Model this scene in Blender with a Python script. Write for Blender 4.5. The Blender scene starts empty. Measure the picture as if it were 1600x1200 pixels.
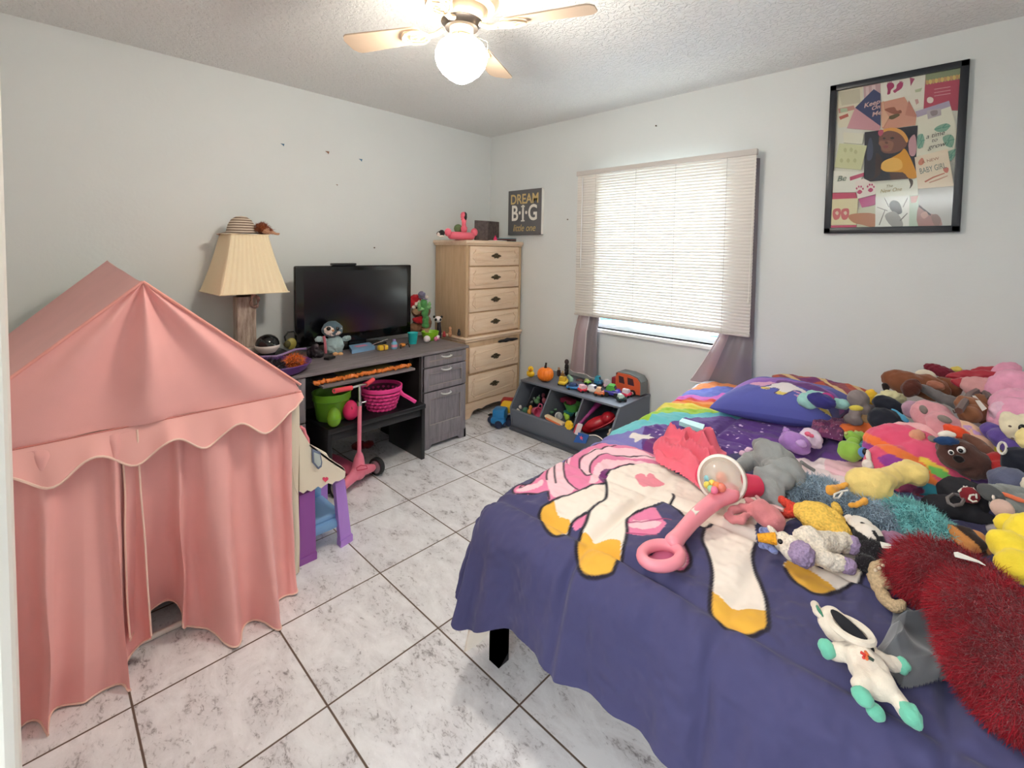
import bpy, bmesh, math, random
import numpy as np
from math import sin, cos, pi, radians, atan2, sqrt, hypot
from mathutils import Vector, Matrix, Euler

random.seed(7)
RNG = np.random.default_rng(7)
SC = bpy.context.scene
COL = SC.collection

# ---------------------------------------------------------------- camera
F_PX, PPX, PPY = 727.1468, 808.2616, 424.5748      # focal length and principal point, 1600x1200 frame
YAW, PITCH, ROLL = [radians(a) for a in (-43.77106, 2.55091, 0.96459)]
CAM = np.array([3.704467, -3.427339, 1.540556])
FWD = np.array([sin(YAW)*cos(PITCH), cos(YAW)*cos(PITCH), -sin(PITCH)])
_r = np.array([cos(YAW), -sin(YAW), 0.0]); _u = np.cross(_r, FWD)
RGT = cos(ROLL)*_r + sin(ROLL)*_u
UPV = -sin(ROLL)*_r + cos(ROLL)*_u
cam_data = bpy.data.cameras.new('camera')
cam_data.sensor_fit = 'HORIZONTAL'; cam_data.sensor_width = 36.0
cam_data.lens = F_PX*36.0/1600.0
cam_data.shift_x = -(PPX-800.0)/1600.0
cam_data.shift_y = (PPY-600.0)/1600.0
cam_data.clip_start = 0.02
cam = bpy.data.objects.new('camera', cam_data)
cam.matrix_world = Matrix(((RGT[0], UPV[0], -FWD[0], CAM[0]), (RGT[1], UPV[1], -FWD[1], CAM[1]),
                           (RGT[2], UPV[2], -FWD[2], CAM[2]), (0, 0, 0, 1)))
COL.objects.link(cam)
SC.camera = cam

# ---------------------------------------------------------------- world, lights, exposure
world = bpy.data.worlds.new('daylight'); SC.world = world; world.use_nodes = True
bg = world.node_tree.nodes['Background']
bg.inputs[0].default_value = (0.80, 0.92, 1.0, 1)
bg.inputs[1].default_value = 8.5

def area_light(name, loc, rot, sx, sy, energy, color, portal=False):
    d = bpy.data.lights.new(name, 'AREA'); d.shape = 'RECTANGLE'; d.size = sx; d.size_y = sy
    d.energy = energy; d.color = color
    if portal: d.cycles.is_portal = True
    o = bpy.data.objects.new(name, d); o.location = loc; o.rotation_euler = rot; COL.objects.link(o); return o
area_light('window_portal', (1.95, 0.13, 1.50), (radians(-90), 0, 0), 1.3, 1.3, 1.0, (1, 1, 1), True)
area_light('hall_fill_light', (3.25, -4.9, 2.60), (radians(40), 0, 0), 1.2, 1.0, 42.0, (0.95, 0.98, 1.0))  # added fill light, unseen behind the camera, tilted in to brighten the room

SC.view_settings.view_transform = 'Standard'; SC.view_settings.look = 'None'
SC.view_settings.gamma = 1.0; SC.view_settings.exposure = 1.12; SC.view_settings.use_curve_mapping = False
SC.cycles.max_bounces = 10; SC.cycles.diffuse_bounces = 6; SC.cycles.transparent_max_bounces = 12
SC.cycles.transmission_bounces = 6; SC.cycles.sample_clamp_indirect = 6.0; SC.cycles.use_denoising = True
SC.cycles.caustics_reflective = False; SC.cycles.caustics_refractive = False

# ---------------------------------------------------------------- helpers: pixel of the photograph <-> room
def ray(px, py): return FWD*F_PX + RGT*(px-PPX) - UPV*(py-PPY)
def at(px, py, x=None, y=None, z=None):
    d = ray(px, py)
    if x is not None: k = (x-CAM[0])/d[0]
    elif y is not None: k = (y-CAM[1])/d[1]
    else: k = (z-CAM[2])/d[2]
    return CAM + k*d
def mpp(P): return float((np.asarray(P)-CAM) @ FWD)/F_PX        # metres per pixel at a point

# ---------------------------------------------------------------- helpers: materials
def lin(c):
    if isinstance(c, str):
        c = c.lstrip('#'); c = tuple(int(c[i:i+2], 16) for i in (0, 2, 4))
    out = []
    for v in c[:3]:
        v = v/255.0
        out.append(v/12.92 if v <= 0.04045 else ((v+0.055)/1.055)**2.4)
    return tuple(out)
MATS = {}
def mat(key, color, rough=0.6, bump=0.0, bscale=60.0, metal=0.0, sheen=0.0, coat=0.0, spec=0.5, var=0.0, vscale=8.0, emit=0.0, vcol=False, alpha=None, trans=0.0, bdist=0.01):
    if key in MATS: return MATS[key]
    m = bpy.data.materials.new(key); m.use_nodes = True; MATS[key] = m
    nt = m.node_tree; n = nt.nodes; l = nt.links; b = n['Principled BSDF']
    c = lin(color)
    b.inputs['Base Color'].default_value = (*c, 1); b.inputs['Roughness'].default_value = rough
    b.inputs['Metallic'].default_value = metal; b.inputs['Sheen Weight'].default_value = sheen
    b.inputs['Coat Weight'].default_value = coat; b.inputs['Specular IOR Level'].default_value = spec
    b.inputs['Transmission Weight'].default_value = trans
    if alpha is not None: b.inputs['Alpha'].default_value = alpha
    if emit:
        b.inputs['Emission Color'].default_value = (*c, 1); b.inputs['Emission Strength'].default_value = emit
    src = None
    if vcol:
        a = n.new('ShaderNodeVertexColor'); a.layer_name = 'Col'; src = a.outputs[0]
    if var:
        tc = n.new('ShaderNodeTexCoord'); no = n.new('ShaderNodeTexNoise'); no.inputs['Scale'].default_value = vscale
        no.inputs['Detail'].default_value = 4
        l.new(tc.outputs['Object'], no.inputs['Vector'])
        mr = n.new('ShaderNodeMapRange'); mr.inputs['From Min'].default_value = 0.3; mr.inputs['From Max'].default_value = 0.7
        mr.inputs['To Min'].default_value = 1-var; mr.inputs['To Max'].default_value = 1+var
        l.new(no.outputs['Fac'], mr.inputs['Value'])
        mx = n.new('ShaderNodeMix'); mx.data_type = 'RGBA'; mx.blend_type = 'MULTIPLY'; mx.inputs[0].default_value = 1
        if src: l.new(src, mx.inputs[6])
        else: mx.inputs[6].default_value = (*c, 1)
        l.new(mr.outputs[0], mx.inputs[7]); src = mx.outputs[2]
    if src: l.new(src, b.inputs['Base Color'])
    if bump:
        tc = n.new('ShaderNodeTexCoord'); no = n.new('ShaderNodeTexNoise'); no.inputs['Scale'].default_value = bscale
        no.inputs['Detail'].default_value = 5
        l.new(tc.outputs['Object'], no.inputs['Vector'])
        bp = n.new('ShaderNodeBump'); bp.inputs['Strength'].default_value = bump; bp.inputs['Distance'].default_value = bdist
        l.new(no.outputs['Fac'], bp.inputs['Height']); l.new(bp.outputs[0], b.inputs['Normal'])
    return m
def plushm(key, color, **k):
    k.setdefault('rough', 0.95); k.setdefault('bump', 0.35); k.setdefault('bscale', 260.0); k.setdefault('sheen', 0.25)
    k.setdefault('spec', 0.1); k.setdefault('var', 0.08); k.setdefault('vscale', 25.0); k.setdefault('bdist', 0.004)
    return mat(key, color, **k)
def glossm(key, color, **k):
    k.setdefault('rough', 0.3); k.setdefault('spec', 0.5)
    return mat(key, color, **k)

# ---------------------------------------------------------------- helpers: meshes
class MB:
    """collects vertices and faces of one mesh, in room coordinates"""
    def __init__(s): s.v = []; s.f = []; s.m = []; s.cur = 0; s.M = None
    def add(s, vs, fs):
        b = len(s.v)
        if s.M is not None: vs = [tuple(s.M @ Vector(v)) for v in vs]
        s.v.extend([tuple(map(float, v)) for v in vs])
        for f in fs: s.f.append(tuple(b+i for i in f)); s.m.append(s.cur)
        return s
    def box(s, c, d, bev=0.0, rot=None, seg=2):
        bm = bmesh.new(); bmesh.ops.create_cube(bm, size=1.0)
        for v in bm.verts: v.co = Vector((v.co.x*d[0], v.co.y*d[1], v.co.z*d[2]))
        if bev > 0:
            bmesh.ops.bevel(bm, geom=bm.edges[:], offset=min(bev, min(d)*0.49), segments=seg, affect='EDGES', profile=0.5)
        R = rot if isinstance(rot, Matrix) else (Euler(rot).to_matrix() if rot is not None else None)
        bm.verts.index_update()
        vs = [((R @ v.co) if R is not None else v.co)+Vector(c) for v in bm.verts]
        s.add(vs, [[v.index for v in f.verts] for f in bm.faces]); bm.free(); return s
    def box2(s, a, b, bev=0.0, seg=2):
        a = np.array(a, float); b = np.array(b, float)
        return s.box(tuple((a+b)/2), tuple(np.abs(b-a)), bev, None, seg)
    def lathe(s, prof, c=(0, 0, 0), n=32, rot=None, sx=1.0, sy=1.0, cap=True):
        vs = []; fs = []
        R = Euler(rot).to_matrix() if rot is not None and not isinstance(rot, Matrix) else rot
        for r, z in prof:
            for k in range(n):
                a = 2*pi*k/n; p = Vector((r*cos(a)*sx, r*sin(a)*sy, z))
                if R is not None: p = R @ p
                vs.append(p+Vector(c))
        for i in range(len(prof)-1):
            for k in range(n):
                k2 = (k+1) % n
                fs.append((i*n+k, i*n+k2, (i+1)*n+k2, (i+1)*n+k))
        if cap:
            if prof[0][0] > 1e-6: fs.append(tuple(range(n))[::-1])
            if prof[-1][0] > 1e-6: fs.append(tuple((len(prof)-1)*n+k for k in range(n)))
        s.add(vs, fs); return s
    def cyl(s, a, b, r, r2=None, n=20):
        a = Vector(a); b = Vector(b); d = b-a; L = d.length
        if L < 1e-9: return s
        R = d.to_track_quat('Z', 'Y').to_matrix()
        return s.lathe([(r, 0), (r if r2 is None else r2, L)], a, n, R)
    def tube(s, pts, r, n=10, closed=False):
        P = [Vector(p) for p in pts]; N = len(P); vs = []; fs = []
        rr = r if isinstance(r, (list, tuple)) else [r]*N
        prev = None
        for i in range(N):
            if closed: t = P[(i+1) % N]-P[(i-1) % N]
            else: t = P[min(i+1, N-1)]-P[max(i-1, 0)]
            t.normalize()
            if prev is None:
                u = t.orthogonal().normalized()
            else:
                u = (prev-t*prev.dot(t))
                u = u.normalized() if u.length > 1e-6 else t.orthogonal().normalized()
            prev = u; w = t.cross(u)
            for k in range(n):
                a = 2*pi*k/n; vs.append(P[i]+(u*cos(a)+w*sin(a))*rr[i])
        for i in range(N if closed else N-1):
            j = (i+1) % N
            for k in range(n):
                k2 = (k+1) % n; fs.append((i*n+k, i*n+k2, j*n+k2, j*n+k))
        if not closed:
            fs.append(tuple(range(n))[::-1]); fs.append(tuple((N-1)*n+k for k in range(n)))
        s.add(vs, fs); return s
    def ell(s, c, r, rot=None, n=20, m=12):
        if not isinstance(r, (tuple, list, np.ndarray)): r = (r, r, r)
        R = rot if isinstance(rot, Matrix) else (Euler(rot).to_matrix() if rot is not None else None)
        vs = [Vector((0, 0, -r[2]))]; fs = []
        for i in range(1, m):
            t = -pi/2+pi*i/m
            for k in range(n):
                a = 2*pi*k/n; vs.append(Vector((r[0]*cos(t)*cos(a), r[1]*cos(t)*sin(a), r[2]*sin(t))))
        vs.append(Vector((0, 0, r[2])))
        for k in range(n):
            k2 = (k+1) % n
            fs.append((0, 1+k2, 1+k))
            for i in range(m-2): fs.append((1+i*n+k, 1+i*n+k2, 1+(i+1)*n+k2, 1+(i+1)*n+k))
            fs.append((1+(m-2)*n+k, 1+(m-2)*n+k2, len(vs)-1))
        c = Vector(c)
        s.add([((R @ v) if R is not None else v)+c for v in vs], fs); return s
    def prism(s, poly, axis, t0, t1):
        """polygon given in the two other axes, extruded along axis from t0 to t1"""
        def p3(a, b, t): return {'x': (t, a, b), 'y': (a, t, b), 'z': (a, b, t)}[axis]
        n = len(poly)
        vs = [p3(a, b, t0) for a, b in poly]+[p3(a, b, t1) for a, b in poly]
        fs = [tuple(range(n)), tuple(range(2*n-1, n-1, -1))]+[(i, n+i, n+(i+1) % n, (i+1) % n) for i in range(n)]
        s.add(vs, fs); return s
    def grid(s, P):
        """P: array (n, m, 3)"""
        n, m = P.shape[:2]
        fs = [(i*m+j, (i+1)*m+j, (i+1)*m+j+1, i*m+j+1) for i in range(n-1) for j in range(m-1)]
        s.add(P.reshape(-1, 3).tolist(), fs); return s

BASE = {}
def _link(o, parent=None):
    COL.objects.link(o)
    if parent is not None: o.parent = parent
    return o
def thing(name, label, cat, base=(0, 0, 0), group=None):
    o = bpy.data.objects.new(name, None); o.location = base; o.empty_display_size = 0.05
    o['label'] = label; o['category'] = cat
    if group: o['group'] = group
    _link(o); BASE[o.name] = np.array(base, float); return o
def mesh_obj(name, mb, mats, smooth=True, base=(0, 0, 0), angle=38):
    base = np.array(base, float)
    me = bpy.data.meshes.new(name)
    if isinstance(mb, bpy.types.Mesh):
        me = mb; me.name = name
        co = np.empty(len(me.vertices)*3); me.vertices.foreach_get('co', co)
        co = (co.reshape(-1, 3)-base).ravel(); me.vertices.foreach_set('co', co)
    else:
        V = (np.array(mb.v)-base)
        me.from_pydata(V.tolist(), [], mb.f)
        me.polygons.foreach_set('material_index', mb.m)
    if not isinstance(mats, (list, tuple)): mats = [mats]
    me.materials.clear()
    for m in mats: me.materials.append(m)
    if not isinstance(mb, bpy.types.Mesh): me.polygons.foreach_set('material_index', mb.m)
    if not isinstance(mb, bpy.types.Mesh):
        bm = bmesh.new(); bm.from_mesh(me); bmesh.ops.recalc_face_normals(bm, faces=bm.faces[:])
        if smooth:
            for f in bm.faces: f.smooth = True
            if angle < 180:
                for e in bm.edges:
                    if len(e.link_faces) == 2 and e.calc_face_angle(0.0) > radians(angle): e.smooth = False
        bm.to_mesh(me); bm.free()
    else:
        me.polygons.foreach_set('use_smooth', [bool(smooth)]*len(me.polygons))
    me.update()
    return bpy.data.objects.new(name, me)
def part(parent, name, mb, mats, smooth=True, label=None, angle=38):
    b = BASE[parent.name]
    o = mesh_obj(name, mb, mats, smooth, b, angle)
    _link(o, parent); BASE[o.name] = b
    if label: o['label'] = label
    return o
def solo(name, label, cat, mb, mats, group=None, base=None, smooth=True, angle=38, kind=None):
    if base is None:
        if isinstance(mb, bpy.types.Mesh):
            co = np.empty(len(mb.vertices)*3); mb.vertices.foreach_get('co', co); V = co.reshape(-1, 3)
        else: V = np.array(mb.v)
        base = ((V[:, 0].min()+V[:, 0].max())/2, (V[:, 1].min()+V[:, 1].max())/2, V[:, 2].min())
    o = mesh_obj(name, mb, mats, smooth, base, angle); o.location = base
    _link(o); BASE[o.name] = np.array(base, float)
    o['label'] = label; o['category'] = cat
    if group: o['group'] = group
    if kind: o['kind'] = kind
    return o
def struct(name, mb, mats, smooth=False, parent=None, label=None):
    o = mesh_obj(name, mb, mats, smooth, (0, 0, 0)); _link(o, parent); BASE[o.name] = np.zeros(3)
    if parent is None: o['kind'] = 'structure'
    if label: o['label'] = label
    return o
def copy_tree(o, parent=None):
    c = o.copy(); COL.objects.link(c)
    if parent is not None: c.parent = parent
    for ch in list(o.children): copy_tree(ch, c)
    return c

def soft(spheres, voxel=0.005, smooth=3, jit=0.0024):
    """one continuous rounded body grown from a list of (centre, radii, rotation) ellipsoids -> Mesh"""
    mb = MB()
    for e in spheres:
        c, r = e[0], e[1]; rot = e[2] if len(e) > 2 else None
        mb.ell(c, r, rot, 14, 9)
    me = bpy.data.meshes.new('tmp'); me.from_pydata(mb.v, [], mb.f)
    bm = bmesh.new(); bm.from_mesh(me); bmesh.ops.recalc_face_normals(bm, faces=bm.faces[:]); bm.to_mesh(me); bm.free()
    o = bpy.data.objects.new('tmp', me); COL.objects.link(o)
    r = o.modifiers.new('r', 'REMESH'); r.mode = 'VOXEL'; r.voxel_size = voxel
    if smooth:
        sm = o.modifiers.new('s', 'SMOOTH'); sm.factor = 0.6; sm.iterations = smooth
    dg = bpy.context.evaluated_depsgraph_get(); dg.update()
    out = bpy.data.meshes.new_from_object(o.evaluated_get(dg))
    bpy.data.objects.remove(o); bpy.data.meshes.remove(me)
    N = len(out.vertices)
    if jit and N:                       # soft stuffing: gentle dents and creases
        co = np.empty(N*3); out.vertices.foreach_get('co', co); V = co.reshape(-1, 3)
        no = np.empty(N*3); out.vertices.foreach_get('normal', no); Nn = no.reshape(-1, 3)
        ext = float(np.min(V.max(0)-V.min(0))); am = min(jit, ext*0.045)
        q = V*(95.0 if ext > 0.06 else 190.0); x, y, z = q[:, 0], q[:, 1], q[:, 2]
        f = np.sin(x+1.7*np.sin(y*0.8))*np.sin(y*1.1+1.3*np.sin(z*0.9))+0.6*np.sin(z*1.3+1.9*np.sin(x*0.7+y*0.5))
        g = np.abs(np.sin(0.45*x+0.8*z+1.5*np.sin(0.5*y)))
        f = f-0.9*np.exp(-(g/0.16)**2)
        V = V+Nn*(am*f)[:, None]; out.vertices.foreach_set('co', V.ravel()); out.update()
    return out
def chain(pts, dens=0.35):
    """pts: list of (centre, radius): spheres strung between them"""
    out = []
    for (a, ra), (b, rb) in zip(pts[:-1], pts[1:]):
        a = np.array(a, float); b = np.array(b, float); L = np.linalg.norm(b-a)
        n = max(1, int(L/(dens*max(min(ra, rb), 0.002))))
        for i in range(n):
            t = i/n; out.append((tuple(a+(b-a)*t), ra+(rb-ra)*t))
    out.append((tuple(pts[-1][0]), pts[-1][1]))
    return out
# view-facing ellipsoid frame for plush shapes: the axes are sideways, up along the picture and away from the lens
def vrot(P, ang=0.0):
    d = (np.asarray(P)-CAM); d = d/np.linalg.norm(d)
    r = np.cross(d, (0, 0, 1.0)); r = r/np.linalg.norm(r); u = np.cross(r, d)
    a = radians(ang)
    X = cos(a)*r+sin(a)*u; Y = -sin(a)*r+cos(a)*u
    return Matrix((Vector(X), Vector(Y), Vector(d))).transposed()
def E(px, py, z, rx, ry=None, ang=0.0, dk=0.8):
    """ellipsoid centred on photo pixel px,py at height z; radii in pixels; dk thickness as a share of the smaller radius"""
    ry = rx if ry is None else ry
    P = at(px, py, z=z); k = mpp(P)
    return (tuple(P), (rx*k, ry*k, min(rx, ry)*k*dk), vrot(P, ang))
def K(*pts, dens=0.35):
    """limb: chain through (px, py, z, r_px)"""
    q = []
    for px, py, z, r in pts:
        P = at(px, py, z=z); q.append((tuple(P), r*mpp(P)))
    return chain(q, dens)
def ellmb(*es, n=20, m=12):
    mb = MB()
    for e in es: mb.ell(e[0], e[1], e[2] if len(e) > 2 else None, n, m)
    return mb
def noise2(x, y, seed=0):
    """smooth value noise on arrays"""
    r = np.random.default_rng(seed); T = r.random((64, 64))
    xi = np.floor(x).astype(int); yi = np.floor(y).astype(int); fx = x-xi; fy = y-yi
    fx = fx*fx*(3-2*fx); fy = fy*fy*(3-2*fy)
    g = lambda i, j: T[i % 64, j % 64]
    return (g(xi, yi)*(1-fx)+g(xi+1, yi)*fx)*(1-fy)+(g(xi, yi+1)*(1-fx)+g(xi+1, yi+1)*fx)*fy-0.5
def inpoly(X, Y, poly):
    c = np.zeros(X.shape, bool); n = len(poly)
    for i in range(n):
        x1, y1 = poly[i]; x2, y2 = poly[(i+1) % n]
        if y1 == y2: continue
        t = ((y1 > Y) != (y2 > Y)) & (X < (x2-x1)*(Y-y1)/(y2-y1)+x1)
        c ^= t
    return c
def segdist(X, Y, pts):
    d = np.full(X.shape, 1e9)
    for (x1, y1), (x2, y2) in zip(pts[:-1], pts[1:]):
        L2 = (x2-x1)**2+(y2-y1)**2+1e-12
        t = np.clip(((X-x1)*(x2-x1)+(Y-y1)*(y2-y1))/L2, 0, 1)
        d = np.minimum(d, np.hypot(X-x1-t*(x2-x1), Y-y1-t*(y2-y1)))
    return d
def smooth_line(pts, n=4):
    """Catmull-Rom through the points"""
    P = [np.array(p, float) for p in pts]; out = []
    for i in range(len(P)-1):
        p0 = P[max(i-1, 0)]; p1 = P[i]; p2 = P[i+1]; p3 = P[min(i+2, len(P)-1)]
        for k in range(n):
            t = k/n
            out.append(0.5*((2*p1)+(-p0+p2)*t+(2*p0-5*p1+4*p2-p3)*t*t+(-p0+3*p1-3*p2+p3)*t**3))
    out.append(P[-1]); return [tuple(p) for p in out]
def smooth_poly(pts, n=4):
    P = [np.array(p, float) for p in pts]; N = len(P); out = []
    for i in range(N):
        p0 = P[(i-1) % N]; p1 = P[i]; p2 = P[(i+1) % N]; p3 = P[(i+2) % N]
        for k in range(n):
            t = k/n
            out.append(tuple(0.5*((2*p1)+(-p0+p2)*t+(2*p0-5*p1+4*p2-p3)*t*t+(-p0+3*p1-3*p2+p3)*t**3)))
    return out
def strands(me, n, length, width, droop=0.5, curl=0.3, seed=1, segs=3, flow=(0, 0, 0)):
    """tapered fur strands rooted over a mesh, as one mesh"""
    rng = np.random.default_rng(seed)
    me.calc_loop_triangles()
    co = np.empty(len(me.vertices)*3); me.vertices.foreach_get('co', co); co = co.reshape(-1, 3)
    tr = np.empty(len(me.loop_triangles)*3, int); me.loop_triangles.foreach_get('vertices', tr); tr = tr.reshape(-1, 3)
    a, b, c = co[tr[:, 0]], co[tr[:, 1]], co[tr[:, 2]]
    nr = np.cross(b-a, c-a); ar = np.linalg.norm(nr, axis=1)+1e-12; nn = nr/ar[:, None]
    idx = rng.choice(len(tr), n, p=ar/ar.sum())
    u = rng.random(n); v = rng.random(n); k = u+v > 1; u[k] = 1-u[k]; v[k] = 1-v[k]
    p = a[idx]+(b[idx]-a[idx])*u[:, None]+(c[idx]-a[idx])*v[:, None]; N = nn[idx]
    L = length*(0.6+0.6*rng.random(n))[:, None]
    D = N+rng.normal(0, curl, (n, 3))+np.array(flow); D /= np.linalg.norm(D, axis=1)[:, None]
    side = np.cross(D, rng.normal(0, 1, (n, 3))); side /= np.linalg.norm(side, axis=1)[:, None]
    V = []; pos = p-N*0.002; step = L/segs; d = D.copy()
    rings = []
    for s in range(segs+1):
        w = width*(1-s/segs*0.9)
        rings.append((pos+side*w*0.5, pos-side*w*0.5))
        pos = pos+d*step
        d = d+np.array([0, 0, -droop/segs])+rng.normal(0, curl*0.5, (n, 3))-N*0.10; d /= np.linalg.norm(d, axis=1)[:, None]
    V = np.empty((n, (segs+1)*2, 3))
    for s, (q, w) in enumerate(rings): V[:, 2*s] = q; V[:, 2*s+1] = w
    base = np.arange(n)[:, None]*(segs+1)*2
    fs = []
    for s in range(segs):
        fs.append(np.concatenate([base+2*s, base+2*s+1, base+2*s+3, base+2*s+2], 1))
    Fc = np.concatenate(fs, 0)
    out = bpy.data.meshes.new('fur'); out.vertices.add(n*(segs+1)*2); out.vertices.foreach_set('co', V.ravel())
    out.loops.add(len(Fc)*4); out.loops.foreach_set('vertex_index', Fc.ravel().astype(np.int32))
    out.polygons.add(len(Fc)); out.polygons.foreach_set('loop_start', np.arange(0, len(Fc)*4, 4, dtype=np.int32))
    out.update(calc_edges=True); return out
def text_mesh(txt, size, mats, loc, rot, parent, name='lettering', extr=0.0006, font_shear=0.0, sx=1.0, bold=0.0, space=1.0):
    cu = bpy.data.curves.new(name, 'FONT'); cu.body = txt; cu.size = size; cu.extrude = extr; cu.align_x = 'CENTER'; cu.align_y = 'CENTER'
    cu.shear = font_shear; cu.offset = bold; cu.space_character = space; cu.resolution_u = 4
    o = bpy.data.objects.new('tmp', cu); COL.objects.link(o)
    dg = bpy.context.evaluated_depsgraph_get(); dg.update()
    me = bpy.data.meshes.new_from_object(o.evaluated_get(dg)); bpy.data.objects.remove(o)
    R = rot if isinstance(rot, Matrix) else Euler(rot).to_matrix()
    M = Matrix.Translation(Vector(loc)) @ R.to_4x4() @ Matrix.Diagonal((sx, 1, 1, 1))
    me.transform(M)
    return part(parent, name, me, mats, smooth=False)
# ================================================================ the room
RX, NY, CZ = 4.02, -4.0, 2.746          # right wall, near wall, ceiling
wall_m = mat('painted_wall', (221, 225, 225), rough=0.75, bump=0.08, bscale=45, var=0.015, vscale=2.0, bdist=0.01)
white_m = mat('white_paint', (236, 232, 224), rough=0.45)

# ---- floor: glazed ceramic tiles 457 mm, brown grout
m = bpy.data.materials.new('ceramic_floor_tile'); m.use_nodes = True; nt = m.node_tree; n = nt.nodes; l = nt.links
b = n['Principled BSDF']; tc = n.new('ShaderNodeTexCoord')
sep = n.new('ShaderNodeSeparateXYZ'); l.new(tc.outputs['Object'], sep.inputs[0])
TS, TX, TY = 0.457, 1.76646, -3.22599
def mth(op, a, bb=None, c=None):
    x = n.new('ShaderNodeMath'); x.operation = op
    for i, v in enumerate((a, bb, c)):
        if v is None: continue
        if isinstance(v, (int, float)): x.inputs[i].default_value = v
        else: l.new(v, x.inputs[i])
    return x.outputs[0]
def edge(src, off):
    q = mth('DIVIDE', mth('SUBTRACT', src, off), TS)
    fr = mth('FRACT', mth('ADD', q, 100.0))
    return mth('MINIMUM', fr, mth('SUBTRACT', 1.0, fr)), mth('FLOOR', q)
ex, ix = edge(sep.outputs[0], TX); ey, iy = edge(sep.outputs[1], TY)
ed = mth('MINIMUM', ex, ey)
grout = mth('SMOOTH_MIN', mth('MAXIMUM', mth('SUBTRACT', 1.0, mth('DIVIDE', ed, 0.0088)), 0.0), 1.0, 0.1)
gm = n.new('ShaderNodeMapRange'); gm.interpolation_type = 'SMOOTHSTEP'
l.new(ed, gm.inputs['Value']); gm.inputs['From Min'].default_value = 0.0045; gm.inputs['From Max'].default_value = 0.0105
gm.inputs['To Min'].default_value = 1.0; gm.inputs['To Max'].default_value = 0.0
# per-tile shift of the marbling
cmb = n.new('ShaderNodeCombineXYZ')
l.new(mth('MULTIPLY', ix, 7.31), cmb.inputs[0]); l.new(mth('MULTIPLY', iy, 3.77), cmb.inputs[1]); l.new(mth('MULTIPLY', mth('ADD', ix, iy), 1.7), cmb.inputs[2])
va = n.new('ShaderNodeVectorMath'); va.operation = 'ADD'; l.new(tc.outputs['Object'], va.inputs[0]); l.new(cmb.outputs[0], va.inputs[1])
mp = n.new('ShaderNodeMapping'); mp.inputs['Rotation'].default_value = (0, 0, radians(35)); mp.inputs['Scale'].default_value = (1.0, 1.7, 1.0)
l.new(va.outputs[0], mp.inputs['Vector'])
n1 = n.new('ShaderNodeTexNoise'); n1.inputs['Scale'].default_value = 5.5; n1.inputs['Detail'].default_value = 9; n1.inputs['Roughness'].default_value = 0.68; n1.inputs['Distortion'].default_value = 0.5
l.new(mp.outputs[0], n1.inputs['Vector'])
n2 = n.new('ShaderNodeTexNoise'); n2.inputs['Scale'].default_value = 34; n2.inputs['Detail'].default_value = 8; n2.inputs['Roughness'].default_value = 0.75; n2.inputs['Distortion'].default_value = 0.8
l.new(mp.outputs[0], n2.inputs['Vector'])
r1 = n.new('ShaderNodeValToRGB'); r1.color_ramp.elements[0].position = 0.36; r1.color_ramp.elements[0].color = (*lin((214, 211, 214)), 1)
r1.color_ramp.elements[1].position = 0.62; r1.color_ramp.elements[1].color = (*lin((238, 237, 240)), 1)
l.new(n1.outputs['Fac'], r1.inputs[0])
r2 = n.new('ShaderNodeValToRGB'); r2.color_ramp.elements[0].position = 0.30; r2.color_ramp.elements[0].color = (*lin((140, 132, 134)), 1)
r2.color_ramp.elements[1].position = 0.47; r2.color_ramp.elements[1].color = (1, 1, 1, 1)
mulf = mth('ADD', mth('MULTIPLY', n2.outputs['Fac'], 0.62), mth('MULTIPLY', n1.outputs['Fac'], 0.38))
l.new(mulf, r2.inputs[0]); r2.color_ramp.elements[0].position = 0.375; r2.color_ramp.elements[1].position = 0.465
mx = n.new('ShaderNodeMix'); mx.data_type = 'RGBA'; mx.blend_type = 'MULTIPLY'; mx.inputs[0].default_value = 0.8
l.new(r1.outputs[0], mx.inputs[6]); l.new(r2.outputs[0], mx.inputs[7])
mg = n.new('ShaderNodeMix'); mg.data_type = 'RGBA'; l.new(gm.outputs[0], mg.inputs[0]); l.new(mx.outputs[2], mg.inputs[6]); mg.inputs[7].default_value = (*lin((98, 80, 68)), 1)
l.new(mg.outputs[2], b.inputs['Base Color'])
rr = mth('MULTIPLY_ADD', gm.outputs[0], 0.5, 0.20); l.new(mth('ADD', rr, mth('MULTIPLY', n2.outputs['Fac'], 0.12)), b.inputs['Roughness'])
bp = n.new('ShaderNodeBump'); bp.inputs['Strength'].default_value = 0.35; bp.inputs['Distance'].default_value = 0.003
hh = mth('ADD', mth('MULTIPLY', mth('SUBTRACT', 1.0, gm.outputs[0]), 1.0), mth('MULTIPLY', n1.outputs['Fac'], 0.5)); l.new(hh, bp.inputs['Height']); l.new(bp.outputs[0], b.inputs['Normal'])
tile_m = m
struct('floor', MB().box2((-0.12, -6.2, -0.1), (RX+0.12, 0.14, 0.0)), tile_m)

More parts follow.
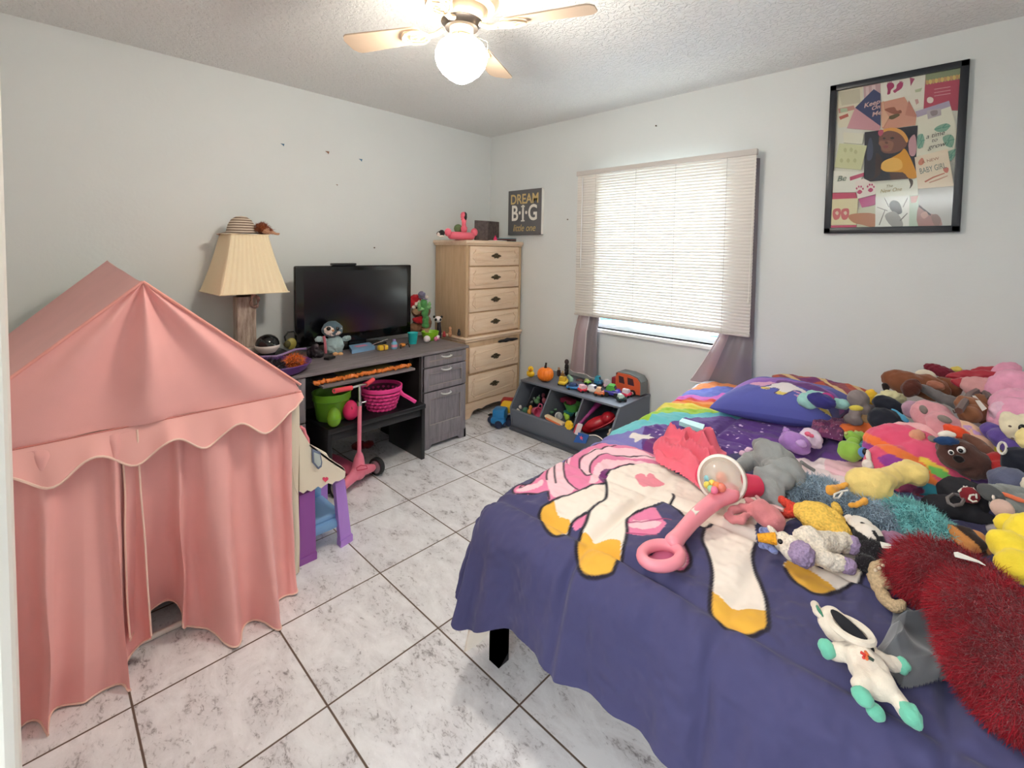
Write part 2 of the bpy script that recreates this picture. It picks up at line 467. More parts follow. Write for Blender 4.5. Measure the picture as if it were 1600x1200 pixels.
# ---- ceiling: knock-down texture
m = bpy.data.materials.new('textured_ceiling'); m.use_nodes = True; nt = m.node_tree; n = nt.nodes; l = nt.links
b = n['Principled BSDF']; b.inputs['Base Color'].default_value = (*lin((232, 233, 232)), 1); b.inputs['Roughness'].default_value = 0.9
tc = n.new('ShaderNodeTexCoord'); vo = n.new('ShaderNodeTexNoise'); vo.inputs['Scale'].default_value = 42; vo.inputs['Detail'].default_value = 3; vo.inputs['Distortion'].default_value = 0.6
l.new(tc.outputs['Object'], vo.inputs['Vector'])
cr = n.new('ShaderNodeValToRGB'); cr.color_ramp.elements[0].position = 0.44; cr.color_ramp.elements[1].position = 0.56; l.new(vo.outputs['Fac'], cr.inputs[0])
bp = n.new('ShaderNodeBump'); bp.inputs['Strength'].default_value = 0.7; bp.inputs['Distance'].default_value = 0.006
l.new(cr.outputs[0], bp.inputs['Height']); l.new(bp.outputs[0], b.inputs['Normal'])
struct('ceiling', MB().box2((-0.12, -6.2, CZ), (RX+0.12, 0.14, CZ+0.1)), m)

# ---- walls
struct('wall_left', MB().box2((-0.12, NY, 0), (0, 0.14, CZ)), wall_m)
WX0, WX1, WZ0, WZ1 = 1.31, 2.58, 0.875, 2.13
mb = MB(); mb.box2((0, 0, 0), (WX0, 0.14, CZ)); mb.box2((WX1, 0, 0), (RX, 0.14, CZ)); mb.box2((WX0, 0, 0), (WX1, 0.14, WZ0)); mb.box2((WX0, 0, WZ1), (WX1, 0.14, CZ))
struct('wall_back', mb, wall_m)
struct('wall_right', MB().box2((RX, -6.2, 0), (RX+0.12, 0.14, CZ)), wall_m)
DX0, DX1 = 2.90, 3.98
mb = MB(); mb.box2((-0.12, NY-0.12, 0), (DX0, NY, CZ)); mb.box2((DX1, NY-0.12, 0), (RX, NY, CZ)); mb.box2((DX0, NY-0.12, 2.3), (DX1, NY, CZ))
struct('wall_front', mb, wall_m)
struct('wall_entry', MB().box2((2.74, NY, 0), (2.86, -3.452, CZ), 0.012), white_m)
mb = MB(); mb.box2((2.3, -6.2, 0), (2.42, NY-0.12, CZ)); mb.box2((2.42, -6.2, 0), (RX, -6.08, CZ))
struct('wall_hall', mb, wall_m)

# ---- window_1: white sliding sash behind the blind, marble-like sill
def pane_mat(key, tint, top, rough):
    m = bpy.data.materials.new(key); m.use_nodes = True; nt = m.node_tree; n = nt.nodes; l = nt.links; n.remove(n['Principled BSDF'])
    tr = n.new('ShaderNodeBsdfTransparent'); tr.inputs[0].default_value = (*tint, 1); gl = n.new('ShaderNodeBsdfGlossy'); gl.inputs['Roughness'].default_value = rough
    lw = n.new('ShaderNodeLayerWeight'); pw = n.new('ShaderNodeMath'); pw.operation = 'POWER'; l.new(lw.outputs['Facing'], pw.inputs[0]); pw.inputs[1].default_value = 4.0
    ma = n.new('ShaderNodeMath'); ma.operation = 'MULTIPLY_ADD'; l.new(pw.outputs[0], ma.inputs[0]); ma.inputs[1].default_value = top; ma.inputs[2].default_value = 0.02
    ms = n.new('ShaderNodeMixShader'); l.new(ma.outputs[0], ms.inputs[0]); l.new(tr.outputs[0], ms.inputs[1]); l.new(gl.outputs[0], ms.inputs[2]); l.new(ms.outputs[0], n['Material Output'].inputs[0])
    return m
glass_m = pane_mat('window_glass', (1, 1, 1), 0.5, 0.02)
alu_m = mat('white_aluminium', (235, 238, 240), rough=0.35)
mb = MB(); t = 0.04
y0, y1 = 0.075, 0.125
mb.box2((WX0, y0, WZ0), (WX1, y1, WZ0+t)); mb.box2((WX0, y0, WZ1-t), (WX1, y1, WZ1)); mb.box2((WX0, y0, WZ0), (WX0+t, y1, WZ1)); mb.box2((WX1-t, y0, WZ0), (WX1, y1, WZ1))
zm = 1.50
mb.box2((WX0, y0-0.01, zm-0.022), (WX1, y1, zm+0.022))
win = struct('window_1', mb, alu_m)
g = struct('window_pane', MB().box2((WX0+t, 0.095, WZ0+t), (WX1-t, 0.099, WZ1-t)), glass_m, parent=win)
sill_m = mat('marble_sill', (238, 240, 240), rough=0.25, var=0.03, vscale=14)
struct('window_sill', MB().box2((WX0-0.02, -0.035, WZ0-0.028), (WX1+0.02, 0.074, WZ0), 0.004), sill_m, parent=win)

# ---- outside: paved yard, pale house wall next door, blue pool wall
struct('ground_outside', MB().box2((-6, 0.14, -0.25), (12, 12, -0.15)), mat('pale_paving', (205, 205, 200), rough=0.9))
struct('wall_neighbour', MB().box2((-5, 4.6, -0.15), (10, 4.8, 2.1)), mat('cream_render', (232, 226, 206), rough=0.9))
pool = thing('garden_pool', 'bright blue above-ground pool seen through the gap below the blind', 'pool', (0.6, 2.6, -0.15))
mb = MB(); mb.lathe([(1.25, -0.15), (1.28, 0.2), (1.25, 0.62)], (0.5, 2.6, 0), 48, cap=False); part(pool, 'pool_wall', mb, mat('pool_blue', (40, 150, 215), rough=0.5))
mb = MB(); mb.tube([(0.5+1.27*cos(a*pi/24), 2.6+1.27*sin(a*pi/24), 0.63) for a in range(48)], 0.035, 8, True); part(pool, 'rim', mb, white_m)
mb = MB(); mb.lathe([(0, 0.5), (1.24, 0.5)], (0.5, 2.6, 0), 48, cap=False); part(pool, 'water_surface', mb, mat('pool_water', (70, 190, 230), rough=0.1))
# ================================================================ furniture
def wood(key, c1, c2, axis='Z', scale=14.0, rough=0.5, stretch=10.0, bump=0.08):
    m = bpy.data.materials.new(key); m.use_nodes = True; nt = m.node_tree; n = nt.nodes; l = nt.links; b = n['Principled BSDF']
    tc = n.new('ShaderNodeTexCoord'); mp = n.new('ShaderNodeMapping'); s = [1, 1, 1]; s['XYZ'.index(axis)] = 1/stretch
    mp.inputs['Scale'].default_value = s; l.new(tc.outputs['Object'], mp.inputs[0])
    no = n.new('ShaderNodeTexNoise'); no.inputs['Scale'].default_value = scale; no.inputs['Detail'].default_value = 7; no.inputs['Roughness'].default_value = 0.65
    l.new(mp.outputs[0], no.inputs['Vector'])
    cr = n.new('ShaderNodeValToRGB'); cr.color_ramp.elements[0].position = 0.35; cr.color_ramp.elements[1].position = 0.65
    cr.color_ramp.elements[0].color = (*lin(c1), 1); cr.color_ramp.elements[1].color = (*lin(c2), 1)
    l.new(no.outputs['Fac'], cr.inputs[0]); l.new(cr.outputs[0], b.inputs['Base Color']); b.inputs['Roughness'].default_value = rough
    bp = n.new('ShaderNodeBump'); bp.inputs['Strength'].default_value = bump; bp.inputs['Distance'].default_value = 0.003
    l.new(no.outputs['Fac'], bp.inputs['Height']); l.new(bp.outputs[0], b.inputs['Normal'])
    MATS[key] = m; return m
oakZ = wood('pickled_oak', (186, 156, 122), (202, 172, 138), 'Z', 30)
oakY = wood('pickled_oak_front', (228, 198, 168), (238, 214, 188), 'Y', 30)
greyZ = wood('grey_oak', (112, 106, 112), (138, 130, 136), 'Z', 60)
greyY = wood('grey_oak_across', (104, 96, 100), (132, 124, 128), 'Y', 60)
black_m = mat('black_laminate', (20, 20, 24), rough=0.35)
blackp = mat('black_plastic', (16, 16, 18), rough=0.4)
chrome = mat('brushed_nickel', (205, 205, 205), rough=0.25, metal=1.0)
pewter = mat('antique_brass', (92, 80, 62), rough=0.35, metal=0.8)

# ---- tall chest of six drawers in the corner
ch = thing('chest_of_drawers', 'tall pale wooden chest of six drawers with ornate brass pulls, in the room corner', 'dresser', (0.27, -0.37, 0))
y0, y1, xf = -0.735, -0.025, 0.485
mb = MB()
mb.box2((0.03, y0, 0.752), (xf, y1, 1.602), 0.006); mb.box2((0.03, y0-0.004, 0.13), (xf+0.004, y1+0.004, 0.715), 0.006)
mb.box2((xf-0.03, y0-0.004, 0.13), (xf+0.012, y0+0.03, 1.6), 0.01); mb.box2((xf-0.03, y1-0.03, 0.13), (xf+0.012, y1+0.004, 1.6), 0.01)
part(ch, 'body', mb, oakZ)
mb = MB(); mb.box2((0.015, y0-0.025, 1.600), (xf+0.035, y1+0.012, 1.632), 0.012, 3); mb.box2((0.02, y0-0.012, 1.585), (xf+0.02, y1+0.008, 1.602), 0.006)
part(ch, 'top_panel', mb, oakY)
mb = MB(); mb.box2((0.02, y0-0.022, 0.722), (xf+0.032, y1+0.014, 0.750), 0.012, 3); mb.box2((0.02, y0-0.012, 0.705), (xf+0.02, y1+0.008, 0.724), 0.006)
part(ch, 'waist_molding', mb, oakY)
def pull():
    mb = MB(); mb.box((0, 0, 0), (0.004, 0.05, 0.034), 0.012); 
    for s in (-1, 1):
        mb.ell((0.002, s*0.036, 0.002), (0.004, 0.02, 0.012)); mb.ell((0.003, s*0.054, 0.001), (0.004, 0.010, 0.006)); mb.ell((0.003, s*0.016, 0.017), (0.003, 0.009, 0.009)); mb.ell((0.003, s*0.018, -0.015), (0.003, 0.009, 0.008))
        mb.ell((0.006, s*0.03, 0.004), (0.007, 0.006, 0.006))
    mb.ell((0.003, 0, 0.02), (0.003, 0.008, 0.010))
    mb.tube([(0.008, -0.03, 0.004), (0.016, -0.027, -0.006), (0.018, -0.014, -0.016), (0.018, 0, -0.018), (0.018, 0.014, -0.016), (0.016, 0.027, -0.006), (0.008, 0.03, 0.004)], 0.0032, 8)
    return mb
def drawer_front(root, z0, z1, i, tilt=0.0, out=0.0):
    ya, yb = y0+0.036, y1-0.036; x0 = xf-0.008+out; x1 = xf+0.016+out
    mb = MB(); mb.box2((x0, ya, z0), (x1, yb, z1), 0.005)
    # raised moulding with scooped corners
    w = (yb-ya)/2-0.035; h = (z1-z0)/2-0.032; cy = (ya+yb)/2; cz = (z0+z1)/2; r = min(0.035, h*0.6)
    pts = []
    for sy, sz in ((1, 1), (-1, 1), (-1, -1), (1, -1)):
        c = [(sy*(w-r), sz*h), (sy*(w-r*0.75), sz*(h-r*0.55)), (sy*(w-r*0.3), sz*(h-r*0.85)), (sy*w, sz*(h-r))]
        if sy*sz < 0: c = c[::-1]
        pts += c[::-1] if False else (c if sy*sz < 0 else c[::-1])
    mb.tube([(x1+0.001, cy+a, cz+b) for a, b in pts], 0.0055, 8, True)
    mb.box2((x1-0.004, cy-w+0.03, cz-h+0.016), (x1+0.003, cy+w-0.03, cz+h-0.016), 0.003)
    d = part(root, 'drawer', mb, oakY)
    p = pull(); p.v = [(a+x1+0.004, b+cy, c+cz) for a, b, c in p.v]
    part(d, 'handle', p, pewter)
for i, (za, zb) in enumerate(((1.400, 1.578), (1.190, 1.386), (0.978, 1.176), (0.770, 0.964))): drawer_front(ch, za, zb, i)
drawer_front(ch, 0.418, 0.655, 4, out=0.012); drawer_front(ch, 0.150, 0.392, 5)

skirt = [(y0-0.006, 0.0), (y0+0.05, 0.0), (y0+0.075, 0.035), (y0+0.10, 0.062), (y0+0.16, 0.070), (y0+0.20, 0.058), (y0+0.25, 0.075), (-0.38, 0.082),
         (y1-0.25, 0.075), (y1-0.20, 0.058), (y1-0.16, 0.070), (y1-0.10, 0.062), (y1-0.075, 0.035), (y1-0.05, 0.0), (y1+0.006, 0.0), (y1+0.006, 0.14), (y0-0.006, 0.14)]
mb = MB(); mb.prism(skirt, 'x', xf-0.012, xf+0.016); mb.box2((0.03, y0-0.006, 0.0), (0.09, y0+0.014, 0.14)); mb.box2((0.42, y0-0.006, 0.0), (xf+0.01, y0+0.014, 0.14)); mb.box2((0.03, y0-0.006, 0.07), (xf, y0+0.014, 0.14))
part(ch, 'skirt', mb, oakY, angle=60)
mb = MB()
P = np.zeros((7, 3, 3))
for i, u in enumerate(np.linspace(0, 1, 7)):
    yy = -0.33+0.26*u
    for j in range(3): P[i, j] = (xf+0.004+0.016*j, yy, 0.666+0.016*sin(u*pi)*(1-0.6*j)+0.004*sin(u*15))
mb.grid(P); mb.v += [(a, b, c-0.008) for a, b, c in mb.v]; nn = 21
mb.f += [tuple(nn+i for i in f[::-1]) for f in mb.f[:12]]; mb.m += [0]*12
solo('clothing', 'dark cloth poking out of the gap above the fifth drawer of the chest', 'clothing', mb, mat('dark_cloth', (28, 30, 40), rough=0.9))

# ---- grey desk along the left wall
dk = thing('desk', 'grey wood-grain computer desk with a three-front pedestal and sliding keyboard shelf', 'desk', (0.5, -1.82, 0))
part(dk, 'desktop', MB().box2((0.16, -2.565, 0.738), (0.805, -0.955, 0.760), 0.003), greyY)
def pedestal(ya, yb):
    mb = MB(); mb.box2((0.19, ya, 0.06), (0.770, yb, 0.738), 0.002)
    mb.prism([(0.19, 0.0), (0.25, 0.0), (0.28, 0.035), (0.72, 0.035), (0.75, 0.0), (0.79, 0.0), (0.79, 0.07), (0.19, 0.07)], 'y', yb-0.018, yb)
    mb.prism([(0.19, 0.0), (0.25, 0.0), (0.28, 0.035), (0.72, 0.035), (0.75, 0.0), (0.79, 0.0), (0.79, 0.07), (0.19, 0.07)], 'y', ya, ya+0.018)
    mb.prism([(ya, 0), (ya+0.06, 0), (ya+0.08, 0.03), (yb-0.08, 0.03), (yb-0.06, 0), (yb, 0), (yb, 0.075), (ya, 0.075)], 'x', 0.772, 0.79)
    return part(dk, 'pedestal', mb, greyZ, angle=30)
def shaker(ya, yb, za, zb, name, plain=0.0):
    mb = MB(); x0, x1 = 0.768, 0.792; t = 0.045 if zb-za < 0.3 else 0.055
    mb.box2((x0, ya, za), (x1-0.009, yb, zb))
    mb.box2((x0, ya, za), (x1, ya+t, zb), 0.002); mb.box2((x0, yb-t, za), (x1, yb, zb), 0.002)
    mb.box2((x0, ya+t-0.003, zb-t), (x1, yb-t+0.003, zb), 0.002); mb.box2((x0, ya+t-0.003, za), (x1, yb-t+0.003, za+t*0.9+plain), 0.002)
    d = part(dk, name, mb, greyZ)
    cy = (ya+yb)/2; zz = zb-0.026 if zb-za > 0.3 else zb-0.022
    mb = MB(); mb.tube([(x1, cy-0.045, zz), (x1+0.018, cy-0.04, zz-0.002), (x1+0.024, cy-0.02, zz-0.005), (x1+0.025, cy, zz-0.006), (x1+0.024, cy+0.02, zz-0.005), (x1+0.018, cy+0.04, zz-0.002), (x1, cy+0.045, zz)], 0.0065, 8)
    part(d, 'handle', mb, mat('satin_silver', (226, 226, 226), rough=0.3, metal=0.35))
    trim = MB()
    a, bb, c, e = ya+t, yb-t, za+t*0.9+plain, zb-t
    for p, q in (((a, c), (bb, c)), ((a, e), (bb, e)), ((a, c), (a, e)), ((bb, c), (bb, e))):
        trim.cyl((x1-0.002, p[0], p[1]), (x1-0.002, q[0], q[1]), 0.003, n=6)
    part(d, 'bead_trim', trim, mat('grey_bead', (150, 140, 135), rough=0.4))
pedestal(-1.392, -0.972); shaker(-1.386, -0.978, 0.640, 0.732, 'drawer'); shaker(-1.386, -0.978, 0.452, 0.630, 'drawer'); shaker(-1.386, -0.978, 0.076, 0.442, 'door', 0.06)
pedestal(-2.56, -2.262); shaker(-2.554, -2.268, 0.452, 0.732, 'drawer'); shaker(-2.554, -2.268, 0.076, 0.442, 'door', 0.06)
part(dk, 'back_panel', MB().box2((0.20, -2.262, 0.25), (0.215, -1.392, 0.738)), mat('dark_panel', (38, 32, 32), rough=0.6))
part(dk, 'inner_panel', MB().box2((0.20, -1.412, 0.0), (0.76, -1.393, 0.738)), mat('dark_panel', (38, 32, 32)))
sh = part(dk, 'keyboard_shelf', MB().box2((0.42, -2.18, 0.655), (0.84, -1.50, 0.672), 0.003), greyY)
part(dk, 'shelf_rail', MB().box2((0.25, -2.24, 0.66), (0.70, -2.20, 0.70)), blackp); part(dk, 'shelf_rail', MB().box2((0.25, -1.46, 0.66), (0.70, -1.42, 0.70)), blackp)

# ---- low black bench pushed under the desk
bn = thing('bench', 'low black laminate bench standing in the kneehole of the grey desk', 'bench', (0.75, -1.84, 0))
part(bn, 'seat', MB().box2((0.44, -2.180, 0.378), (0.912, -1.452, 0.412), 0.006), black_m)
part(bn, 'side_panel', MB().box2((0.45, -2.178, 0), (0.903, -2.148, 0.380), 0.004), black_m)
part(bn, 'side_panel', MB().box2((0.45, -1.484, 0), (0.903, -1.454, 0.380), 0.004), black_m)
part(bn, 'apron', MB().box2((0.888, -2.148, 0.325), (0.895, -1.484, 0.380), 0.003), black_m)

# ---- television
tv = thing('television', 'black flat television standing on the grey desk', 'television', (0.26, -1.66, 0.76))
mb = MB(); mb.box2((0.245, -2.137, 0.815), (0.285, -1.172, 1.407), 0.012, 3); mb.box2((0.20, -2.0, 0.88), (0.25, -1.32, 1.30), 0.02)
part(tv, 'bezel', mb, mat('gloss_black', (10, 10, 12), rough=0.12))
mb = MB(); mb.box2((0.2845, -2.075, 0.885), (0.2865, -1.215, 1.370)); part(tv, 'screen', mb, mat('tv_screen', (12, 13, 18), rough=0.16, spec=0.6))
mb = MB(); mb.box2((0.235, -1.72, 0.775), (0.265, -1.58, 0.83)); mb.box((0.235, -1.62, 0.768), (0.15, 0.40, 0.014), 0.006); part(tv, 'stand', mb, mat('gloss_black', (10, 10, 12)))
mb = MB(); mb.box2((0.24, -1.865, 1.4075), (0.29, -1.675, 1.425), 0.004)
solo('camera_bar', 'small black sensor bar lying on top of the television', 'sensor bar', mb, blackp)
solo('media_player', 'flat black box on the desk under the table lamp', 'media player', MB().box2((0.17, -2.555, 0.7605), (0.40, -2.20, 0.815), 0.004), blackp)

# ---- table lamp
lm = thing('table_lamp', 'table lamp with a pleated cream square shade and whitewashed square column', 'lamp', (0.215, -2.44, 0.8155))
LX, LY = 0.215, -2.44
mb = MB(); ns = 22
def sq(r, rot, k, n=ns):
    s, f = divmod(k, n); f = f/n
    cs = [(1, 1), (-1, 1), (-1, -1), (1, -1)]; a = cs[s % 4]; b2 = cs[(s+1) % 4]
    p = (a[0]*(1-f)+b2[0]*f, a[1]*(1-f)+b2[1]*f)
    w = 1+0.016*(1 if k % 2 else -1)
    return (p[0]*r*w*cos(rot)-p[1]*r*w*sin(rot), p[0]*r*w*sin(rot)+p[1]*r*w*cos(rot))
rot = radians(3); N4 = 4*ns
P = np.zeros((N4+1, 7, 3))
for k in range(N4+1):
    for j in range(7):
        t = j/6; r = (0.205*(1-t)+0.112*t)-0.006*sin(t*pi)
        x, y = sq(r, rot, k % N4); P[k, j] = (LX+x, LY+y, 1.238+0.382*t)
mb.grid(P)
shade_m = mat('pleated_silk', (238, 222, 188), rough=0.8, trans=0.0)
part(lm, 'lamp_shade', mb, shade_m, smooth=False)
mb = MB()
for r, z in ((0.207, 1.238), (0.114, 1.619)):
    mb.tube([(LX+r*(a*cos(rot)-b_*sin(rot)), LY+r*(a*sin(rot)+b_*cos(rot)), z) for a, b_ in ((1, 1), (-1, 1), (-1, -1), (1, -1))], 0.004, 6, True)
part(lm, 'shade_trim', mb, shade_m)
white_wash = wood('whitewashed_column', (128, 108, 96), (196, 182, 170), 'Z', 40, 0.35, 6)
mb = MB(); mb.box((LX, LY, 1.035), (0.10, 0.115, 0.34), 0.006); part(lm, 'column', mb, white_wash)
mb = MB(); mb.box((LX, LY, 0.840), (0.15, 0.16, 0.048), 0.008); part(lm, 'base', mb, mat('pale_stone', (196, 186, 176), rough=0.4))
mb = MB(); mb.lathe([(0.036, 1.205), (0.052, 1.208), (0.040, 1.222), (0.016, 1.234), (0.012, 1.30), (0.02, 1.31), (0.02, 1.36)], (LX, LY, 0), 20); part(lm, 'socket', mb, pewter)
mb = MB(); mb.cyl((LX, LY, 1.36), (LX, LY, 1.615), 0.003); mb.cyl((LX-0.11, LY, 1.614), (LX+0.11, LY, 1.614), 0.0025); mb.cyl((LX, LY-0.11, 1.614), (LX, LY+0.11, 1.614), 0.0025); part(lm, 'harp', mb, pewter)
# scrunchie hanging at the column top
mb = MB(); mb.tube([(LX+0.058+0.006*sin(5*a), LY+0.045+0.022*cos(a), 1.175+0.040*sin(a)) for a in np.linspace(0, 2*pi, 26)[:-1]], [0.009+0.004*sin(4*a) for a in np.linspace(0, 2*pi, 26)[:-1]], 8, True)
solo('hair_scrunchie', 'striped hair scrunchie hanging just under the lamp shade', 'scrunchie', mb, mat('striped_cloth', (170, 140, 130), rough=0.9, var=0.4, vscale=90))
# striped sun hat on top of the shade
ht = thing('sun_hat', 'brown and cream striped sun hat resting on top of the lamp shade', 'hat', (0.215, -2.46, 1.621))
m = bpy.data.materials.new('striped_straw'); m.use_nodes = True; nt = m.node_tree; n = nt.nodes; l = nt.links; b = n['Principled BSDF']; b.inputs['Roughness'].default_value = 0.9
tc = n.new('ShaderNodeTexCoord'); wv = n.new('ShaderNodeTexWave'); wv.bands_direction = 'Z'; wv.inputs['Scale'].default_value = 19; wv.inputs['Distortion'].default_value = 0.6
l.new(tc.outputs['Object'], wv.inputs[0]); cr = n.new('ShaderNodeValToRGB'); cr.color_ramp.interpolation = 'CONSTANT'
cr.color_ramp.elements[0].color = (*lin((218, 202, 184)), 1); cr.color_ramp.elements[1].position = 0.5; cr.color_ramp.elements[1].color = (*lin((120, 98, 84)), 1)
l.new(wv.outputs['Fac'], cr.inputs[0]); l.new(cr.outputs[0], b.inputs['Base Color']); hat_m = m
mb = MB(); mb.lathe([(0.001, 0.118), (0.03, 0.114), (0.058, 0.095), (0.078, 0.06), (0.088, 0.02), (0.092, 0.006)], (0.215, -2.455, 1.624), 36, rot=(0, 0, 0), cap=False)
part(ht, 'crown', mb, hat_m)
P = np.zeros((49, 6, 3))
for i in range(49):
    a = 2*pi*i/48
    for j in range(6):
        r = 0.09+0.052*j/5; zz = 0.006-0.02*(j/5)*(0.3+0.7*max(0, cos(a-radians(250))))+0.005*sin(3*a)*j/5
        P[i, j] = (0.215+r*cos(a), -2.455+r*sin(a), 1.628+zz)
mb = MB(); mb.grid(P); part(ht, 'brim', mb, hat_m)
dl = thing('hair_doll', 'small doll with a tangle of auburn hair lying against the striped hat', 'doll', (0.26, -2.335, 1.622))
mb = soft([((0.30, -2.335, 1.648), (0.026, 0.028, 0.026)), ((0.30, -2.30, 1.637), (0.014, 0.030, 0.013)), ((0.305, -2.268, 1.630), (0.009, 0.026, 0.009))], 0.004)
part(dl, 'body', mb, plushm('doll_skin', (196, 150, 120)))
hb = soft([((0.288, -2.352, 1.666), (0.036, 0.040, 0.034)), ((0.29, -2.315, 1.650), (0.02, 0.03, 0.02))], 0.006)
hs = strands(hb, 900, 0.028, 0.002, 0.9, 0.7, 3)
part(dl, 'hair', hb, plushm('auburn', (132, 66, 34))); part(dl, 'loose_hair', hs, plushm('auburn', (132, 66, 34)))

# ---- ceiling fan with a glowing globe
FX, FY, ZB = 2.125, -2.145, 2.475
fan = thing('ceiling_fan', 'white four-blade ceiling fan with a glowing warm globe light', 'ceiling fan', (FX, FY, CZ))
ivory = mat('ivory_enamel', (212, 192, 162), rough=0.35)
blade_m = mat('ivory_blade', (196, 174, 152), rough=0.5, var=0.03, vscale=12)
mb = MB(); mb.lathe([(0.07, CZ), (0.075, CZ-0.02), (0.06, CZ-0.045), (0.03, CZ-0.055)], (FX, FY, 0), 32); part(fan, 'canopy', mb, ivory)
mb = MB(); mb.lathe([(0.03, CZ-0.05), (0.12, CZ-0.085), (0.152, CZ-0.11), (0.158, CZ-0.155), (0.14, CZ-0.185), (0.11, CZ-0.195), (0.105, CZ-0.225), (0.09, CZ-0.24)], (FX, FY, 0), 40); part(fan, 'motor_housing', mb, ivory)
mb = MB(); mb.lathe([(0.088, ZB+0.028), (0.075, ZB+0.018), (0.07, ZB+0.004)], (FX, FY, 0), 32); part(fan, 'vent_ring', mb, mat('dark_steel', (60, 54, 50), rough=0.3, metal=0.8))
mb = MB(); mb.lathe([(0.05, ZB+0.010), (0.050, ZB-0.020), (0.044, ZB-0.026), (0.050, ZB-0.030), (0.056, ZB-0.036), (0.060, ZB-0.044), (0.058, ZB-0.052)], (FX, FY, 0), 32); part(fan, 'switch_housing', mb, ivory)
prof = [(0.052, -0.060), (0.075, -0.068), (0.100, -0.088), (0.113, -0.118), (0.114, -0.145), (0.104, -0.175), (0.085, -0.200), (0.055, -0.224), (0.030, -0.238), (0.010, -0.246), (0.0005, -0.247)]
mb = MB(); mb.lathe([(r*0.96, ZB+z+0.02) for r, z in prof], (FX, FY, 0), 40)
part(fan, 'globe', mb, mat('glowing_glass', (255, 247, 232), rough=0.3, emit=60.0))
for a in (25, 118, 206, 298):
    A = radians(a); d = Vector((cos(A), sin(A), 0)); s = Vector((-sin(A), cos(A), 0)); pit = radians(11)
    n_ = 26; T = []; Bm = []
    outl = []
    for i in range(n_):
        t = i/(n_-1); r = 0.185+0.385*t; w = 0.050+0.018*t
        if t > 0.90: w *= sqrt(max(0, 1-((t-0.90)/0.10)**2*0.75))
        if t < 0.06: w *= 0.72+0.28*(t/0.06)
        outl.append((r, w))
    mb = MB(); vs = []; fs = []
    for i, (r, w) in enumerate(outl):
        for sg in (-1, 1):
            for h in (0.003, -0.003):
                p = Vector((FX, FY, ZB+h))+d*r+s*(sg*w*cos(pit))+Vector((0, 0, sg*w*sin(pit)+0.004)); vs.append(p)
    for i in range(n_-1):
        q = i*4; w_ = q+4
        fs += [(q, q+2, w_+2, w_), (q+1, w_+1, w_+3, q+3), (q, w_, w_+1, q+1), (q+2, q+3, w_+3, w_+2)]
    fs += [(0, 1, 3, 2), (4*n_-4, 4*n_-2, 4*n_-1, 4*n_-3)]
    mb.add(vs, fs); bl = part(fan, 'blade', mb, blade_m)
    mb = MB()
    def q3(r, w, h=-0.008): return tuple(Vector((FX, FY, ZB+h))+d*r+s*(w*cos(pit))+Vector((0, 0, w*sin(pit))))
    mb.tube([q3(0.085, 0, 0.012), q3(0.12, 0, -0.004), q3(0.165, 0)], 0.011, 8)
    mb.tube([q3(0.15, 0), q3(0.175, 0.030), q3(0.205, 0.044), q3(0.25, 0.040), q3(0.275, 0.018), q3(0.285, 0)], 0.0055, 6)
    mb.tube([q3(0.15, 0), q3(0.175, -0.030), q3(0.205, -0.044), q3(0.25, -0.040), q3(0.275, -0.018), q3(0.285, 0)], 0.0055, 6)
    mb.tube([q3(0.16, 0), q3(0.20, 0.012), q3(0.235, 0.008), q3(0.25, -0.012), q3(0.225, -0.022), q3(0.21, -0.010)], 0.004, 6)
    mb.tube([q3(0.16, 0), q3(0.19, -0.022), q3(0.21, -0.026)], 0.004, 6); mb.tube([q3(0.165, 0.004), q3(0.19, 0.024), q3(0.225, 0.030)], 0.004, 6)
    part(bl, 'blade_bracket', mb, ivory)
mb = MB(); mb.cyl((FX+0.04, FY-0.04, ZB-0.02), (FX+0.078, FY-0.080, ZB-0.06), 0.0013, n=6); mb.cyl((FX+0.078, FY-0.080, ZB-0.06), (FX+0.084, FY-0.084, ZB-0.27), 0.0013, n=6); part(fan, 'pull_chain', mb, pewter)
mb = MB(); mb.cyl((FX+0.05, FY+0.045, ZB-0.03), (FX+0.115, FY+0.045, ZB-0.07), 0.0011, n=6); mb.cyl((FX+0.115, FY+0.045, ZB-0.07), (FX+0.118, FY+0.045, ZB-0.10), 0.0011, n=6); mb.ell((FX+0.118, FY+0.045, ZB-0.105), (0.003, 0.003, 0.006)); part(fan, 'pull_chain', mb, pewter)

# ---- mini blind
bd = thing('window_blind', 'white aluminium mini blind lowered over most of the window', 'blind', (1.95, -0.09, 2.24))
BX0, BX1, BY = 1.218, 2.690, -0.085
part(bd, 'headrail', MB().box2((BX0, BY-0.018, 2.205), (BX1, BY+0.018, 2.245), 0.003), mat('blind_rail', (206, 200, 196), rough=0.5))
m = bpy.data.materials.new('blind_slat'); m.use_nodes = True; nt = m.node_tree; n = nt.nodes; l = nt.links; b = n['Principled BSDF']
b.inputs['Base Color'].default_value = (*lin((236, 232, 226)), 1); b.inputs['Roughness'].default_value = 0.45
tl = n.new('ShaderNodeBsdfTranslucent'); tl.inputs[0].default_value = (*lin((250, 246, 236)), 1); mxs = n.new('ShaderNodeMixShader'); mxs.inputs[0].default_value = 0.03
l.new(b.outputs[0], mxs.inputs[1]); l.new(tl.outputs[0], mxs.inputs[2]); l.new(mxs.outputs[0], n['Material Output'].inputs[0]); slat_m = m
mb = MB(); ZT, ZL = 2.195, 1.012; NS = 54
